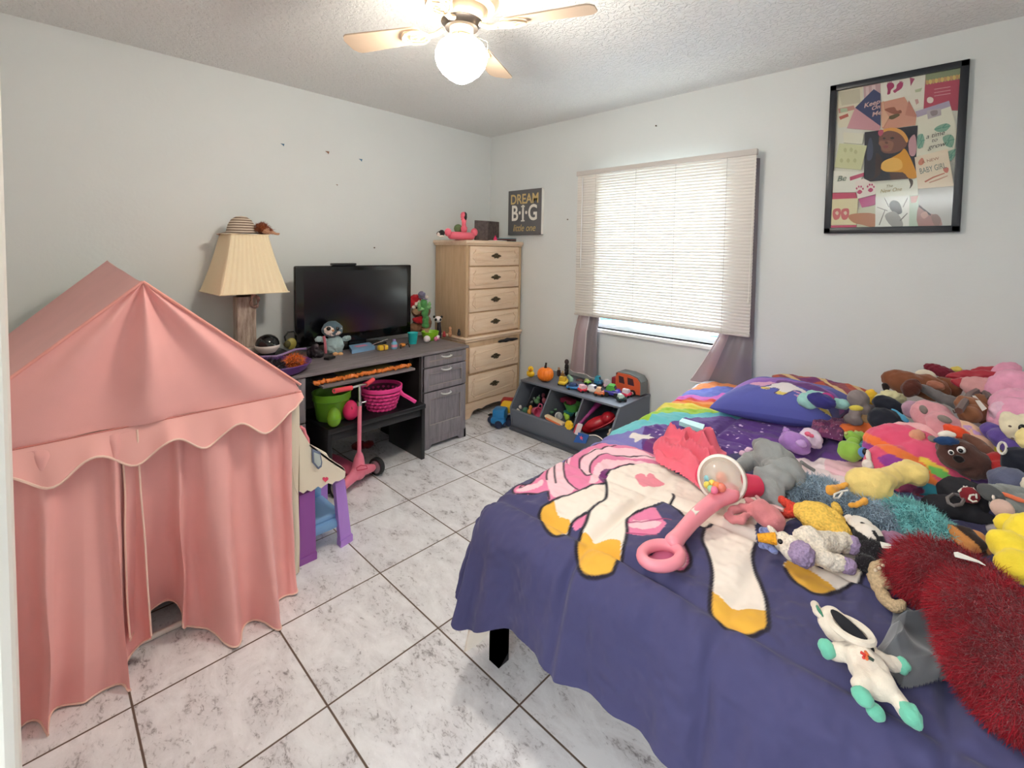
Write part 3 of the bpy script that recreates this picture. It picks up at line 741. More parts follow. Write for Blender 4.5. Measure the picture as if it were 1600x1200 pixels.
for i in range(NS):
    z = ZT-(ZT-ZL)*i/(NS-1); tilt = radians(67)+0.03*sin(i*1.7)
    sk = 0.004*sin(i*0.9); nx = 7
    P = np.zeros((nx, 5, 3))
    for a in range(nx):
        x = BX0+0.006+(BX1-BX0-0.012)*a/(nx-1)
        for j in range(5):
            q = (j/4-0.5)*0.0275; cv = 0.0034*(1-(q/0.01375)**2)
            P[a, j] = (x, BY-q*cos(tilt)-cv*sin(tilt), z+q*sin(tilt)*1.0-cv*cos(tilt)*0.5+0.0012*sin(a*2.1+i))
    mb.grid(P)
part(bd, 'slats', mb, slat_m, angle=180)
part(bd, 'bottom_rail', MB().box2((BX0+0.004, BY-0.013, 0.984), (BX1-0.006, BY+0.013, 1.000), 0.004), mat('blind_rail', (206, 200, 196)))
mb = MB()
for x in (1.42, 1.80, 2.13, 2.50):
    for yy in (-0.014, 0.014): mb.cyl((x, BY+yy, 2.21), (x, BY+yy, 0.995), 0.0009, n=5)
part(bd, 'ladder_cords', mb, mat('cord_grey', (170, 166, 160)))
mb = MB(); mb.cyl((1.292, BY-0.026, 2.19), (1.288, BY-0.024, 1.40), 0.0042, n=8); part(bd, 'tilt_wand', mb, mat('clear_wand', (232, 232, 232), rough=0.2))
mb = MB(); mb.cyl((2.684, BY-0.026, 2.20), (2.672, BY-0.022, 1.25), 0.0018, n=6); mb.lathe([(0.003, 0), (0.007, -0.03), (0.001, -0.033)], (2.672, BY-0.022, 1.25), 10); part(bd, 'pull_cord', mb, white_m)

# ---- curtains behind the blind
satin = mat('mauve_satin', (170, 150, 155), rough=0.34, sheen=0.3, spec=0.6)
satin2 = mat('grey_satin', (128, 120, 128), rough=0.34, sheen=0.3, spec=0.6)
pipe_m = mat('white_piping', (240, 232, 234), rough=0.5)
def curtain(x0, x1, top, hem, label, folds, flare=lambda u, v: 0.0, seed=1):
    cu = thing('curtain', label, 'curtain', ((x0+x1)/2, -0.03, hem(0.5)))
    nu, nv = 60, 60; P = np.zeros((nu, nv, 3))
    for i in range(nu):
        u = i/(nu-1)
        for j in range(nv):
            v = j/(nv-1); z = top+(hem(u)-top)*v
            amp = 0.012+0.006*v if z > 0.93 else 0.022
            P[i, j] = (x0+(x1-x0)*u+flare(u, v), -0.034+amp*0.8*sin(u*folds*2*pi+seed+1.2*v), z)
            if P[i, j, 2] > 0.96: P[i, j, 1] = -0.034+0.019*sin(u*folds*2*pi+seed+1.2*v)
            else: P[i, j, 1] -= 0.03*min(1, (0.96-P[i, j, 2])/0.12)
    mb = MB(); mb.grid(P); k = len(mb.f)
    for f_i in range(k):
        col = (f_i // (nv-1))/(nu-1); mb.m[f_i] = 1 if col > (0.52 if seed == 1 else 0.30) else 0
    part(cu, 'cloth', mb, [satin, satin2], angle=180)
    mb = MB(); mb.tube([tuple(P[0 if seed == 2 else nu//2, j]+np.array((0, -0.004, 0))) for j in range(0, nv, 2)], 0.004, 6); mb.tube([tuple(P[i, nv-1]+np.array((0, -0.003, 0))) for i in range(0, nu, 2)], 0.0035, 6)
    part(cu, 'piping', mb, pipe_m)
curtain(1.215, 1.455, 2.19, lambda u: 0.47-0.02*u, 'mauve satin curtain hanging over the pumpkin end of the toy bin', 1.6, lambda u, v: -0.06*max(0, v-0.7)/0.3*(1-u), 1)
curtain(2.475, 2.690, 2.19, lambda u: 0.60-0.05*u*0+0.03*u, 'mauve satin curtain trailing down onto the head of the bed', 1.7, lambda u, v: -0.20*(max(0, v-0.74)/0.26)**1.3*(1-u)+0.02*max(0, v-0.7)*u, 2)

# ---- canvas sign
sg = thing('canvas_sign', 'grey canvas sign with gold and white lettering hung beside the chest', 'sign', (0.535, -0.02, 1.70))
SX0, SX1, SZ0, SZ1, SY = 0.318, 0.765, 1.703, 2.148, -0.042
part(sg, 'canvas', MB().box2((SX0, SY, SZ0), (SX1, -0.003, SZ1), 0.003), mat('sign_grey', (100, 99, 101), rough=0.8))
part(sg, 'side_edge', MB().box2((SX1-0.001, SY+0.004, SZ0+0.002), (SX1+0.0015, -0.003, SZ1-0.002)), white_m)
gold_t = mat('gold_lettering', (206, 180, 122), rough=0.6); white_t = mat('white_lettering', (236, 232, 222), rough=0.6)
front = (radians(90), 0, 0); cx = (SX0+SX1)/2
text_mesh('DREAM', 0.135, gold_t, (cx, SY-0.0006, SZ1-0.095), front, sg, sx=0.86, bold=0.0025)
text_mesh('B·I·G', 0.215, white_t, (cx, SY-0.0006, 1.912), front, sg, sx=0.80, bold=0.004)
for zz_ in (1.912-0.071, 1.912+0.071): part(sg, 'letter_serif', MB().box((cx-0.017, SY-0.0006, zz_), (0.050, 0.0012, 0.013)), white_t, smooth=False)
text_mesh('little one', 0.098, gold_t, (cx, SY-0.0006, 1.768), front, sg, sx=0.86, font_shear=0.25)

# ---- bits on the walls
for px, py, s, c, lb in ((441, 226, 0.022, (70, 110, 140), 'torn scrap of teal paper stuck on the left wall, highest'), (511, 238, 0.026, (140, 100, 80), 'torn brown scrap of paper on the left wall, middle of three'),
                         (563, 250, 0.026, (80, 120, 150), 'torn teal scrap of paper on the left wall, nearest the corner'), (526, 289, 0.014, (150, 130, 115), 'small brown tape mark low under the paper scraps on the left wall')):
    p = at(px, py, x=0.0); mb = MB()
    mb.prism([(p[1]-s*0.6, p[2]+s*0.3), (p[1]+s*0.7, p[2]+s*0.35), (p[1]+s*0.45, p[2]-s*0.5), (p[1]+s*0.1, p[2]-s*0.1)], 'x', 0.0003, 0.002)
    solo('paper_scrap', lb, 'paper scrap', mb, mat('scrap_%d' % px, c, rough=0.9), group='paper scraps on the left wall', smooth=False)
for px, py, ax, lb in ((1026, 197, 'y', 'small nail in the wall above the window'), (888, 343, 'y', 'small nail in the wall between sign and window'), (584, 387, 'x', 'small nail in the left wall above the television')):
    p = at(px, py, **{ax: 0.0}); mb = MB(); q = p.copy(); q['xy'.index(ax)] += -0.012 if ax == 'y' else 0.012
    mb.cyl(p, q, 0.003, n=8); q2 = q.copy(); q2['xy'.index(ax)] += -0.002 if ax == 'y' else 0.002; mb.cyl(q, q2, 0.006, n=10)
    solo('nail', lb, 'nail', mb, pewter)
# ================================================================ pink play tent
tn = thing('play_tent', 'pink fabric house-shaped play tent with scalloped valance and gathered front curtains', 'play tent', (0.95, -3.145, 0))
pink = mat('tent_pink', (236, 172, 168), rough=0.85, bump=0.06, bscale=500, var=0.03, vscale=6, sheen=0.15)
pipe_w = mat('tent_piping', (240, 205, 190), rough=0.8)
cream = mat('canvas_cream', (232, 218, 196), rough=0.9)
YC, YW, ZE, ZS = -3.145, 0.565, 0.905, 0.877
XF, XB = 1.515, 0.36
def ridge(x):
    t = (x-XB)/(XF-XB); return 1.452-0.050*min(1, t*1.15)**0.8
def wob(a, b, s): return float(noise2(np.array([a]), np.array([b]), s)[0])
def roof_z(x, s):
    """s 0 at ridge, 1 at eave"""
    zr = ridge(x); return zr+(ZE-zr)*s
for sg, nm in ((1, 'right'), (-1, 'left')):
    P = np.zeros((30, 24, 3))
    for i in range(30):
        x = XB+(XF-XB)*i/29
        for j in range(24):
            s = j/23; z = roof_z(x, s)-0.018*sin(s*pi)*sin((i/29)*pi)+0.008*wob(x*4, s*3+sg*5, 3)
            P[i, j] = (x, YC+sg*YW*s, z)
    mb = MB(); mb.grid(P); part(tn, 'roof', mb, pink, angle=180)
# front gable with folds fanning down from the peak
nu, nv = 70, 40; P = np.zeros((nu, nv, 3))
for i in range(nu):
    u = i/(nu-1)*2-1
    for j in range(nv):
        v = j/(nv-1); y = YC+u*YW*max(v, 0.012); z = ridge(XF)+(ZS-ridge(XF))*v-0.0*abs(u)
        edge = (1-abs(u))
        f = 0.020*sin(u*9+1.0)*min(1, edge*4)*sin(v*pi)**0.5+0.022*math.exp(-((u-0.02)/0.10)**2)*v*(1-v)*4+0.012*wob(u*4+3, v*2, 5)*edge*4*v
        P[i, j] = (XF+0.012*v*(1-abs(u)**4)+f*0.9, y, z+(ZE-ZS)*v*abs(u)**8*min(1, (1-v)/0.05))
mb = MB(); mb.grid(P); part(tn, 'front_gable', mb, pink, angle=180)
mb = MB()
for sg in (-1, 1): mb.tube([(XF+0.004, YC+sg*YW*s, roof_z(XF, s)+0.002) for s in np.linspace(0, 1, 14)], 0.0055, 8)
part(tn, 'edge_binding', mb, mat('tent_binding', (232, 160, 150), rough=0.8))
# valance
def val_low(y): return 0.772-0.034*cos((y+2.958)*2*pi/0.222)
nu = 150; P = np.zeros((nu, 9, 3)); Q = []
for i in range(nu):
    y = YC-YW-0.005+(2*YW+0.012)*i/(nu-1); lo = val_low(y)
    if y > -2.62: lo = lo+(y+2.62)*1.6
    for j in range(9):
        v = j/8; P[i, j] = (XF+0.016+0.035*v+0.010*sin(y*22)*v+0.006*sin(y*61+1)*v, y, ZS+(lo-ZS)*v)
    Q.append(tuple(P[i, 8]))
P[-6:, :, 0] -= np.linspace(0, 0.03, 6)[:, None]
mb = MB(); mb.grid(P); vl = part(tn, 'valance', mb, mat('tent_pink_band', (240, 178, 172), rough=0.85, bump=0.05, bscale=500), angle=180)
mb = MB(); mb.tube([tuple(P[i, 8]) for i in range(0, nu, 2)], 0.0042, 6); part(vl, 'piping', mb, pipe_w)
mb = MB(); mb.tube([(XF+0.0165, YC-YW+2*YW*k/20, ZS) for k in range(21)], 0.0025, 6); part(vl, 'seam', mb, mat('tent_seam', (205, 128, 120), rough=0.9))
# curtains: gathered, longer than the drop, pooling on the tiles
def curt(ya, yb, outf, hemf, folds, seed, name):
    nu, nv = 170, 70; P = np.zeros((nu, nv, 3))
    for i in range(nu):
        u = i/(nu-1); o = outf(u); hz = hemf(u)
        ph = u*folds*2*pi+1.1*wob(u*5, 1.5, seed)*6
        for j in range(nv):
            v = j/(nv-1)
            z = 0.86+(hz-0.86)*v
            amp = 0.014+0.030*v+0.014*v*v*(1+wob(u*9, v*3, seed+2))
            fold = sin(ph+v*0.8*sin(u*7+seed))
            fold = np.sign(fold)*abs(fold)**0.75
            sag = (v**1.6)*o
            y = ya+(yb-ya)*u+0.018*cos(ph)*v+0.02*wob(u*6, v*4, seed+4)*v
            if v > 0.86: sag += 0.03*((v-0.86)/0.14)*sin(ph*0.5+seed)
            P[i, j] = (XF+(0.020 if seed == 3 else 0.004)+amp*fold*(1 if v > 0.03 else v/0.03)+sag, y, z)
    mb = MB(); mb.grid(P); c = part(tn, name, mb, pink, angle=180)
    mb = MB(); mb.tube([tuple(P[i, nv-1]+np.array((0.001, 0, 0.001))) for i in range(0, nu, 2)], 0.0035, 6)
    mb.tube([tuple(P[(nu-1) if name == 'curtain_panel' and seed == 3 else 0, j]) for j in range(0, nv, 2)], 0.0035, 6)
    part(c, 'piping', mb, pipe_w); return c
def interp(u, pts):
    xs = [p[0] for p in pts]; ys = [p[1] for p in pts]; return float(np.interp(u, xs, ys))
# left panel runs from the far corner to the parting
curt(-3.70, -3.172, lambda u: interp(u, [(0, 0.08), (0.45, 0.10), (0.6, 0.15), (0.72, 0.20), (0.8, 0.17), (0.92, 0.05), (1, 0.06)]),
     lambda u: interp(u, [(0, 0.006), (0.80, 0.006), (0.9, 0.012), (1, 0.08)]), 4.0, 3, 'curtain_panel')
curt(-3.215, -2.625, lambda u: interp(u, [(0, -0.02), (0.22, -0.02), (0.33, 0.02), (0.40, 0.10), (0.55, 0.19), (0.72, 0.25), (0.82, 0.20), (0.93, 0.05), (1, 0.0)]),
     lambda u: interp(u, [(0, 0.10), (0.1, 0.10), (0.28, 0.085), (0.36, 0.006), (0.9, 0.006), (1, 0.02)]), 4.2, 8, 'curtain_panel')
# cream corner panel, poles and base rods
mb = MB(); P = np.zeros((8, 30, 3))
for i in range(8):
    for j in range(30):
        u = i/7; v = j/29; P[i, j] = (XF-0.012+0.006*sin(u*6+v*5)*v+0.02*u*(1-u), -2.645+0.062*u+0.004*sin(v*9), 0.87-0.865*v)
mb.grid(P); part(tn, 'corner_panel', mb, cream, angle=180)
mb = MB()
P = np.zeros((20, 14, 3))
for i in range(20):
    for j in range(14): P[i, j] = (XF-0.012-(XF-XB-0.01)*i/19, YC+YW-0.004+0.006*sin(i*0.9)*(j/13), 0.90-0.895*j/13)
mb.grid(P); part(tn, 'side_panel', mb, cream, angle=180)
P2 = P.copy(); P2[:, :, 1] = 2*YC-P[:, :, 1]; mb = MB(); mb.grid(P2); part(tn, 'side_panel', mb, cream, angle=180)
P = np.zeros((14, 14, 3))
for i in range(14):
    for j in range(14):
        u = i/13*2-1; ztop = roof_z(XB, abs(u))-0.01; P[i, j] = (XB+0.004, YC+u*(YW-0.01), ztop*(1-j/13)+0.005)
mb = MB(); mb.grid(P); part(tn, 'rear_panel', mb, cream, angle=180)
pvc = mat('white_pole', (232, 224, 214), rough=0.4)
for x in (XF-0.035, XB+0.03):
    for y in (YC-YW+0.025, YC+YW-0.025): part(tn, 'pole', MB().cyl((x, y, 0.012), (x, y, ZE-0.02), 0.010, n=14), pvc)
part(tn, 'base_rod', MB().cyl((XF-0.035, YC-YW+0.025, 0.012), (XF-0.035, YC+YW-0.025, 0.012), 0.011, n=14), pvc)
part(tn, 'base_rod', MB().cyl((XB+0.03, YC-YW+0.025, 0.012), (XB+0.03, YC+YW-0.025, 0.012), 0.011, n=14), pvc)
part(tn, 'ridge_pole', MB().cyl((XB+0.03, YC, ridge(XB)-0.03), (XF-0.03, YC, ridge(XF)-0.03), 0.010, n=14), pvc)
tape = MB(); tape.tube([(XF+0.012, -2.632, 0.60), (XF+0.018, -2.622, 0.52), (XF+0.016, -2.612, 0.44), (XF+0.02, -2.600, 0.40)], 0.0022, 6); part(tn, 'tie_tape', tape, cream)

# ================================================================ bed
BX0_, BX1_, BYF, BYH, BT = 2.475, 3.93, -2.27, -0.10, 0.565
bed = thing('bed', 'low black metal bed with a cream fitted sheet under the unicorn comforter', 'bed', (3.2, -1.2, 0))
legm = mat('black_metal', (18, 18, 24), rough=0.4)
for x in (BX0_+0.03, BX1_-0.03):
    for y in (BYF+0.03, BYH-0.03):
        mb = MB(); mb.prism([(y-0.026, 0.0), (y-0.02, 0.0), (y+0.026, 0.03), (y+0.026, 0.30), (y-0.026, 0.30)], 'x', x-0.026, x+0.026); mb.box2((x-0.026, y-0.026, 0.0), (x+0.026, y+0.026, 0.30)); part(bed, 'leg', mb, legm)
mb = MB(); mb.box2((BX0_, BYF, 0.22), (BX1_, BYF+0.04, 0.30)); mb.box2((BX0_, BYH-0.04, 0.22), (BX1_, BYH, 0.30)); mb.box2((BX0_, BYF, 0.22), (BX0_+0.04, BYH, 0.30)); mb.box2((BX1_-0.04, BYF, 0.22), (BX1_, BYH, 0.30)); part(bed, 'frame', mb, legm)
sheet_m = mat('cream_sheet', (226, 218, 206), rough=0.9, bump=0.1, bscale=30)
part(bed, 'mattress', MB().box2((BX0_+0.005, BYF+0.005, 0.302), (BX1_-0.005, BYH-0.005, BT), 0.05, 4), sheet_m)
# drooping sheet corner at the near left leg
P = np.zeros((26, 12, 3))
for i in range(26):
    u = i/25
    if u < 0.5: bx, by = BX0_-0.012, BYF+0.55*(1-u*2)*0.9
    else: bx, by = BX0_-0.012+0.10*(u-0.5)*2, BYF-0.015
    for j in range(12):
        v = j/11; drop = (0.33-0.275*math.exp(-((u-0.50)/0.32)**2))
        P[i, j] = (bx-0.03*v*math.exp(-((u-0.42)/0.2)**2)+0.012*sin(u*20)*v, by-0.06*v*math.exp(-((u-0.5)/0.2)**2)+0.010*cos(u*17)*v, 0.42+(drop-0.42)*v)
mb = MB(); mb.grid(P); part(bed, 'hanging_sheet', mb, sheet_m, angle=180)

# ---- comforter: one sheet over the mattress, print carried as colour areas of the cloth
ZB_ = 0.605
def k8(pts): return [(x/2.8574+780, y/2.8571+580) for x, y in pts]      # first close-up grid
def k5(pts): return [(x/5.3333+940, y/5.3333+560) for x, y in pts]
def k6(pts): return [(x/6.0+1120, y/6.0+760) for x, y in pts]
def onbed(pts):
    return [tuple(at(px, py, z=ZB_)[:2]) for px, py in pts]
h = 0.0041
XL, XR = 2.515, 3.96; OV = 0.34; OF = 0.37
sa = np.arange(-OV, (XR-XL)+1e-9, h); tb = np.arange(-OF, 2.16+1e-9, h)
A, B_ = np.meshgrid(sa, tb, indexing='ij')               # A from left edge inwards, B from foot inwards
YF = -2.235
X0 = XL+A; Y0 = YF+B_                                    # unfolded cloth coordinates
skew = 0.075*np.clip((Y0-(-2.235))/2.1, 0, 1)            # the cloth lies a little off-square
X0s = X0-skew
a = np.clip(-A, 0, None); bq = np.clip(-B_, 0, None)
d = np.maximum(a, bq*(1+0.22*np.exp(-((X0-XL+0.02)/0.13)**2)))+1e-12; nrm = np.hypot(a, bq)+1e-12
R_ = 0.11
thmax = radians(78)
th = np.clip(d/R_, 0, thmax)
hh = np.where(d < R_*thmax, R_*np.sin(th), R_*sin(thmax)+(d-R_*thmax)*cos(thmax))
vv = np.where(d < R_*thmax, R_*(1-np.cos(th)), R_*(1-cos(thmax))+(d-R_*thmax)*sin(thmax))
dx = np.where(nrm > 1e-9, a/nrm, 0); dy = np.where(nrm > 1e-9, bq/nrm, 0)
out = hh*1.0
fold_amt = np.clip((d-0.10)/0.35, 0, 1)
fold = (0.026*np.sin(X0*13+1.0+3*noise2(X0*3, Y0*0+1, 11))+0.010*np.sin(X0*37+4*noise2(X0*5, Y0*2, 14)))*(dy > 0.5)+0.02*np.sin(Y0*12)*(dx > 0.5)
out = out+fold*fold_amt+0.02*fold_amt*noise2(X0*9, Y0*9, 12)
Xc = np.maximum(X0, XL)-np.where(A < 0, 0, 0)-skew; Yc = np.maximum(Y0, YF)
Xp = Xc-dx*out; Yp = Yc-dy*out; Zp = ZB_-vv
# quilting: stitched seams, puff between, small wrinkles
seamx = [2.875, 3.30, 3.72]; seamy = [-2.215, -1.80, -1.42, -1.04, -0.62]
puff = np.ones_like(A)
for s_ in seamx: puff *= 1-np.exp(-((X0-s_-0.03*noise2(Y0*2, X0*0, 31))/0.020)**2)
for s_ in seamy: puff *= 1-np.exp(-((Y0-s_-0.03*noise2(X0*2, Y0*0, 32))/0.020)**2)
wr = noise2(X0*7+3*noise2(Y0*2, X0*2, 9), Y0*26, 5)*0.011*np.clip((Y0+1.9)/0.5, 0.45, 1.15)+noise2(X0*24+2*noise2(X0*4, Y0*4, 15), Y0*9, 6)*0.009+noise2(X0*60, Y0*50, 7)*0.003+noise2(X0*3, Y0*3, 8)*0.02
offs = (puff-1)*0.017+wr*1.5*puff
nz = np.cos(th); nh = np.sin(th)
Zp += offs*nz; Xp -= dx*offs*nh; Yp -= dy*offs*nh
Zp += 0.010*np.clip(1-d/0.2, 0, 1)
headrise = np.clip((Y0+0.75)/0.5, 0, 1)*0.015; Zp += headrise
Zp = np.maximum(Zp, 0.012)
wall_y = -0.02; Yp = np.minimum(Yp, wall_y)
col = np.empty(A.shape+(3,)); base_c = lin((70, 69, 107)); col[:] = base_c
PX_, PY_ = X0s, Y0                                        # paint in flat cloth coordinates
def fill(pts, c, raw=None):
    P = raw if raw is not None else onbed(pts)
    P = smooth_poly(P, 4); msk = inpoly(PX_, PY_, P); col[msk] = lin(c); return msk
def stroke(pts, c=(34, 30, 44), w=0.007, raw=False):
    P = smooth_line(onbed(pts), 5); bx = np.array(P); mk = (PX_ > bx[:, 0].min()-0.03) & (PX_ < bx[:, 0].max()+0.03) & (PY_ > bx[:, 1].min()-0.03) & (PY_ < bx[:, 1].max()+0.03)
    al = np.clip((w-segdist(PX_[mk], PY_[mk], P))/h+0.5, 0, 1)[:, None]; col[mk] = col[mk]*(1-al)+np.array(lin(c))*al
# bands across the upper cloth, read off as rows for several columns: photo pixels (x, y) of each lower boundary
def band(lower, c):
    P = smooth_line(onbed(lower), 5); xs = np.array([p[0] for p in P]); ys = np.array([p[1] for p in P]); o = np.argsort(xs)
    col[PY_ > np.interp(PX_, xs[o], ys[o])] = lin(c)
band([(880, 735), (905, 722), (960, 708), (1060, 700), (1130, 690), (1180, 700), (1260, 712), (1330, 722), (1420, 735), (1560, 770)], (126, 122, 186))
fill([(1012, 668), (1060, 655), (1130, 652), (1200, 660), (1270, 670), (1340, 690), (1440, 705), (1520, 720), (1560, 770), (1400, 733), (1320, 722), (1240, 715), (1150, 712), (1060, 720), (1010, 706), (1003, 690)], (92, 60, 134))
fill([(1020, 662), (1085, 652), (1150, 654), (1100, 664), (1050, 672)], (112, 84, 156))
band([(958, 680), (985, 676), (1015, 668), (1050, 662), (1090, 656), (1130, 654), (1180, 655), (1220, 660), (1260, 668), (1330, 690), (1420, 705), (1560, 740)], (112, 196, 204))
band([(978, 661), (1010, 655), (1040, 648), (1085, 649), (1130, 650), (1170, 651), (1210, 656), (1250, 664), (1330, 681), (1420, 697), (1560, 725)], (164, 206, 74))
band([(1018, 645), (1035, 640), (1060, 642), (1100, 645), (1140, 645), (1190, 649), (1230, 657), (1300, 672), (1420, 690), (1560, 715)], (232, 214, 84))
band([(1045, 632), (1065, 634), (1090, 637), (1130, 641), (1170, 643), (1220, 650), (1300, 665), (1420, 684), (1560, 708)], (238, 150, 74))
band([(1055, 627), (1080, 630), (1110, 634), (1140, 638), (1180, 641), (1220, 646), (1300, 660), (1420, 680), (1560, 700)], (226, 90, 84))
band([(1052, 625), (1075, 627), (1105, 631), (1130, 629), (1160, 627), (1200, 640), (1300, 652), (1420, 676), (1560, 695)], (214, 110, 196))
band([(1060, 620), (1080, 620), (1100, 624), (1120, 621), (1150, 622), (1300, 645), (1560, 690)], (112, 124, 204))
band([(1070, 614), (1090, 612), (1110, 612), (1150, 612), (1300, 635), (1560, 680)], (240, 150, 96))
band([(1078, 608), (1095, 605), (1115, 603), (1150, 603), (1300, 625), (1560, 675)], (226, 224, 232))
# star-dust specks on the purple
rs = np.random.default_rng(4)
for k_ in range(150):
    px = rs.uniform(1010, 1300); py = rs.uniform(660, 718); p = at(px, py, z=ZB_)
    if True:
        r_ = rs.choice([0.0035, 0.0045, 0.007]); mk = (np.hypot(PX_-p[0], PY_-p[1]) < r_) & (np.abs(col[..., 0]-lin((92, 60, 134))[0]) < 1e-6)
        col[mk] = lin((222, 196, 232))
# small star patch and magenta sleeve of the mane
fill([(983, 684), (990, 679), (1002, 681), (1016, 680), (1014, 684), (1024, 688), (1012, 690), (1004, 689), (992, 692), (991, 687)], (226, 218, 214))
fill([(1005, 700), (1012, 690), (1026, 688), (1045, 700), (1060, 712), (1050, 722), (1010, 715)], (112, 50, 116))
# mane and tail of the unicorn
P_mane = k8([(62, 545), (72, 518), (95, 512), (118, 520), (150, 515), (180, 470), (225, 425), (300, 380), (380, 345), (450, 333), (520, 330), (600, 340), (670, 360), (720, 390), (760, 430), (600, 424), (500, 450), (470, 470), (480, 510), (440, 530), (330, 570), (290, 595), (220, 605), (215, 560), (130, 565), (80, 560)])
fill(P_mane, (226, 128, 166))
for q in ([(212, 500), (215, 460), (235, 430), (290, 395), (330, 385), (300, 420), (288, 460), (300, 510), (335, 545), (250, 592), (222, 550)],
          [(385, 380), (440, 352), (540, 345), (640, 360), (715, 400), (600, 385), (500, 375), (430, 395), (405, 430), (415, 470), (390, 480), (360, 430)],
          [(75, 540), (90, 527), (130, 530), (165, 522), (190, 500), (195, 525), (160, 545), (110, 555)],
          [(430, 430), (480, 400), (580, 395), (660, 415), (560, 420), (480, 435), (450, 470), (440, 510), (400, 520), (415, 470)]):
    fill(k8(q), (242, 198, 208))
fill(k8([(450, 505), (443, 470), (468, 440), (520, 428), (600, 420), (560, 440), (500, 460), (488, 500), (468, 518)]), (110, 44, 104))
for q in ([(62, 545), (60, 525), (80, 512), (105, 512), (118, 520), (100, 535), (92, 525), (105, 516), (140, 519), (178, 470), (225, 425), (300, 380), (380, 345), (455, 333)],
          [(212, 500), (213, 465), (232, 430), (262, 408)], [(375, 345), (310, 380), (288, 430), (298, 500), (350, 545)], [(520, 335), (430, 360), (365, 395), (362, 440), (385, 478), (410, 480)],
          [(690, 385), (600, 378), (490, 375), (430, 395), (405, 430), (412, 475)], [(62, 545), (100, 562), (215, 558)], [(218, 560), (222, 600)], [(250, 420), (246, 460), (252, 520)]):
    stroke(k8(q), w=0.0042)
white = (238, 226, 214)
body = [(180, 640), (240, 605), (340, 558), (470, 520), (478, 480), (500, 450), (540, 430), (600, 420), (720, 415), (790, 450), (900, 520), (960, 590), (1030, 560), (1110, 540), (1300, 560), (1450, 640), (1300, 690), (1150, 690), (1150, 760), (1132, 830), (1150, 900), (1188, 1000), (1200, 1080), (1190, 1160), (1060, 1160), (990, 1120), (945, 1070), (943, 1000), (950, 900), (930, 830), (905, 770), (920, 710), (860, 690), (748, 600), (650, 645), (575, 680), (570, 760), (555, 820), (525, 890), (500, 910), (430, 905), (370, 880), (343, 830), (350, 760), (385, 700), (402, 640), (330, 690), (310, 720), (270, 745), (230, 735), (195, 690)]
fill(k8([(570, 682), (640, 645), (720, 640), (765, 672), (742, 720), (700, 760), (570, 755)]), (226, 128, 166))
fill(k8([(575, 705), (640, 690), (720, 700), (700, 725), (600, 730)]), (242, 198, 208))
fill(k8([(745, 600), (870, 680), (925, 715), (890, 760), (835, 800), (790, 770), (700, 640)]), (70, 69, 107))
fill(k8([(660, 870), (700, 830), (780, 760), (830, 790), (850, 840), (842, 885), (800, 908), (700, 900)]), (226, 128, 166))
fill(k8([(780, 880), (815, 850), (820, 800), (838, 850), (820, 885)]), (242, 206, 214))
fill(k8([(330, 700), (400, 645), (385, 700), (350, 720)]), (226, 128, 166))
fill(k8(body), white)
gold = (226, 172, 66)
fill(k8([(178, 642), (240, 605), (252, 640), (270, 668), (318, 690), (292, 722), (262, 746), (226, 732), (192, 692)]), gold)
fill(k8([(346, 770), (375, 732), (450, 772), (540, 797), (522, 880), (500, 908), (430, 903), (370, 876), (343, 820)]), gold)
fill(k8([(944, 990), (1020, 1040), (1100, 1066), (1182, 1064), (1198, 1100), (1190, 1160), (1060, 1160), (990, 1118), (944, 1062)]), gold)
fill(k8([(616, 488), (607, 472), (612, 460), (630, 455), (648, 461), (656, 470), (664, 460), (684, 460), (700, 478), (740, 497), (695, 512), (650, 520), (625, 505)]), (232, 140, 156))
# right-hand leg
fill(k6([(625, 780), (660, 730), (760, 700), (1000, 760), (1320, 620), (1400, 640), (1425, 740), (1380, 850), (1280, 940), (1170, 980), (1040, 1046), (920, 1037), (800, 965), (690, 880)]), white)
fill(k6([(630, 775), (665, 728), (760, 740), (860, 810), (1000, 910), (1112, 992), (1030, 1046), (920, 1037), (780, 945), (680, 860)]), gold)
fill(k6([(340, 560), (380, 520), (600, 600), (640, 700), (600, 780), (590, 860), (700, 900), (640, 1010), (440, 1180), (400, 960), (350, 800), (325, 650)]), (70, 69, 107)) if False else None
# right side: mane and face areas glimpsed between the toys
fill([(1240, 712), (1345, 720), (1380, 740), (1360, 800), (1250, 800), (1232, 750)], (240, 224, 226))
fill([(1290, 722), (1340, 726), (1345, 742), (1300, 745)], (238, 196, 206))
fill([(1180, 690), (1300, 700), (1410, 720), (1400, 738), (1300, 722), (1200, 712)], (104, 66, 140))
for q in (k8([(178, 642), (192, 692), (226, 734), (262, 748), (300, 732), (330, 692), (402, 644), (440, 610), (474, 590), (480, 540), (474, 500)]), k8([(178, 642), (200, 622), (240, 605), (340, 558), (470, 520)]),
          k8([(402, 644), (385, 700), (350, 760), (343, 830), (370, 880), (430, 907), (500, 912), (525, 885), (555, 820), (570, 750), (575, 682), (650, 645), (745, 600), (778, 572), (776, 556)]),
          k8([(748, 602), (860, 690), (918, 710), (958, 682)]), k8([(918, 710), (905, 770), (930, 830), (950, 900), (943, 1000), (944, 1070), (990, 1120), (1060, 1162), (1190, 1165), (1200, 1080), (1188, 1000), (1150, 900), (1132, 830), (1148, 770)]),
          k6([(640, 800), (700, 885), (800, 968), (920, 1040), (1040, 1048), (1170, 985), (1280, 945), (1380, 855), (1430, 745)]),
          k8([(700, 900), (800, 910), (848, 880), (852, 838), (828, 790)]), k8([(480, 465), (520, 432), (600, 420)])):
    stroke(q, w=0.0058)
for q in (k8([(570, 755), (700, 762)]), k8([(575, 705), (700, 690), (765, 690)])): stroke(q, (170, 60, 110), 0.003)
ni, nj = A.shape
me = bpy.data.meshes.new('comforter')
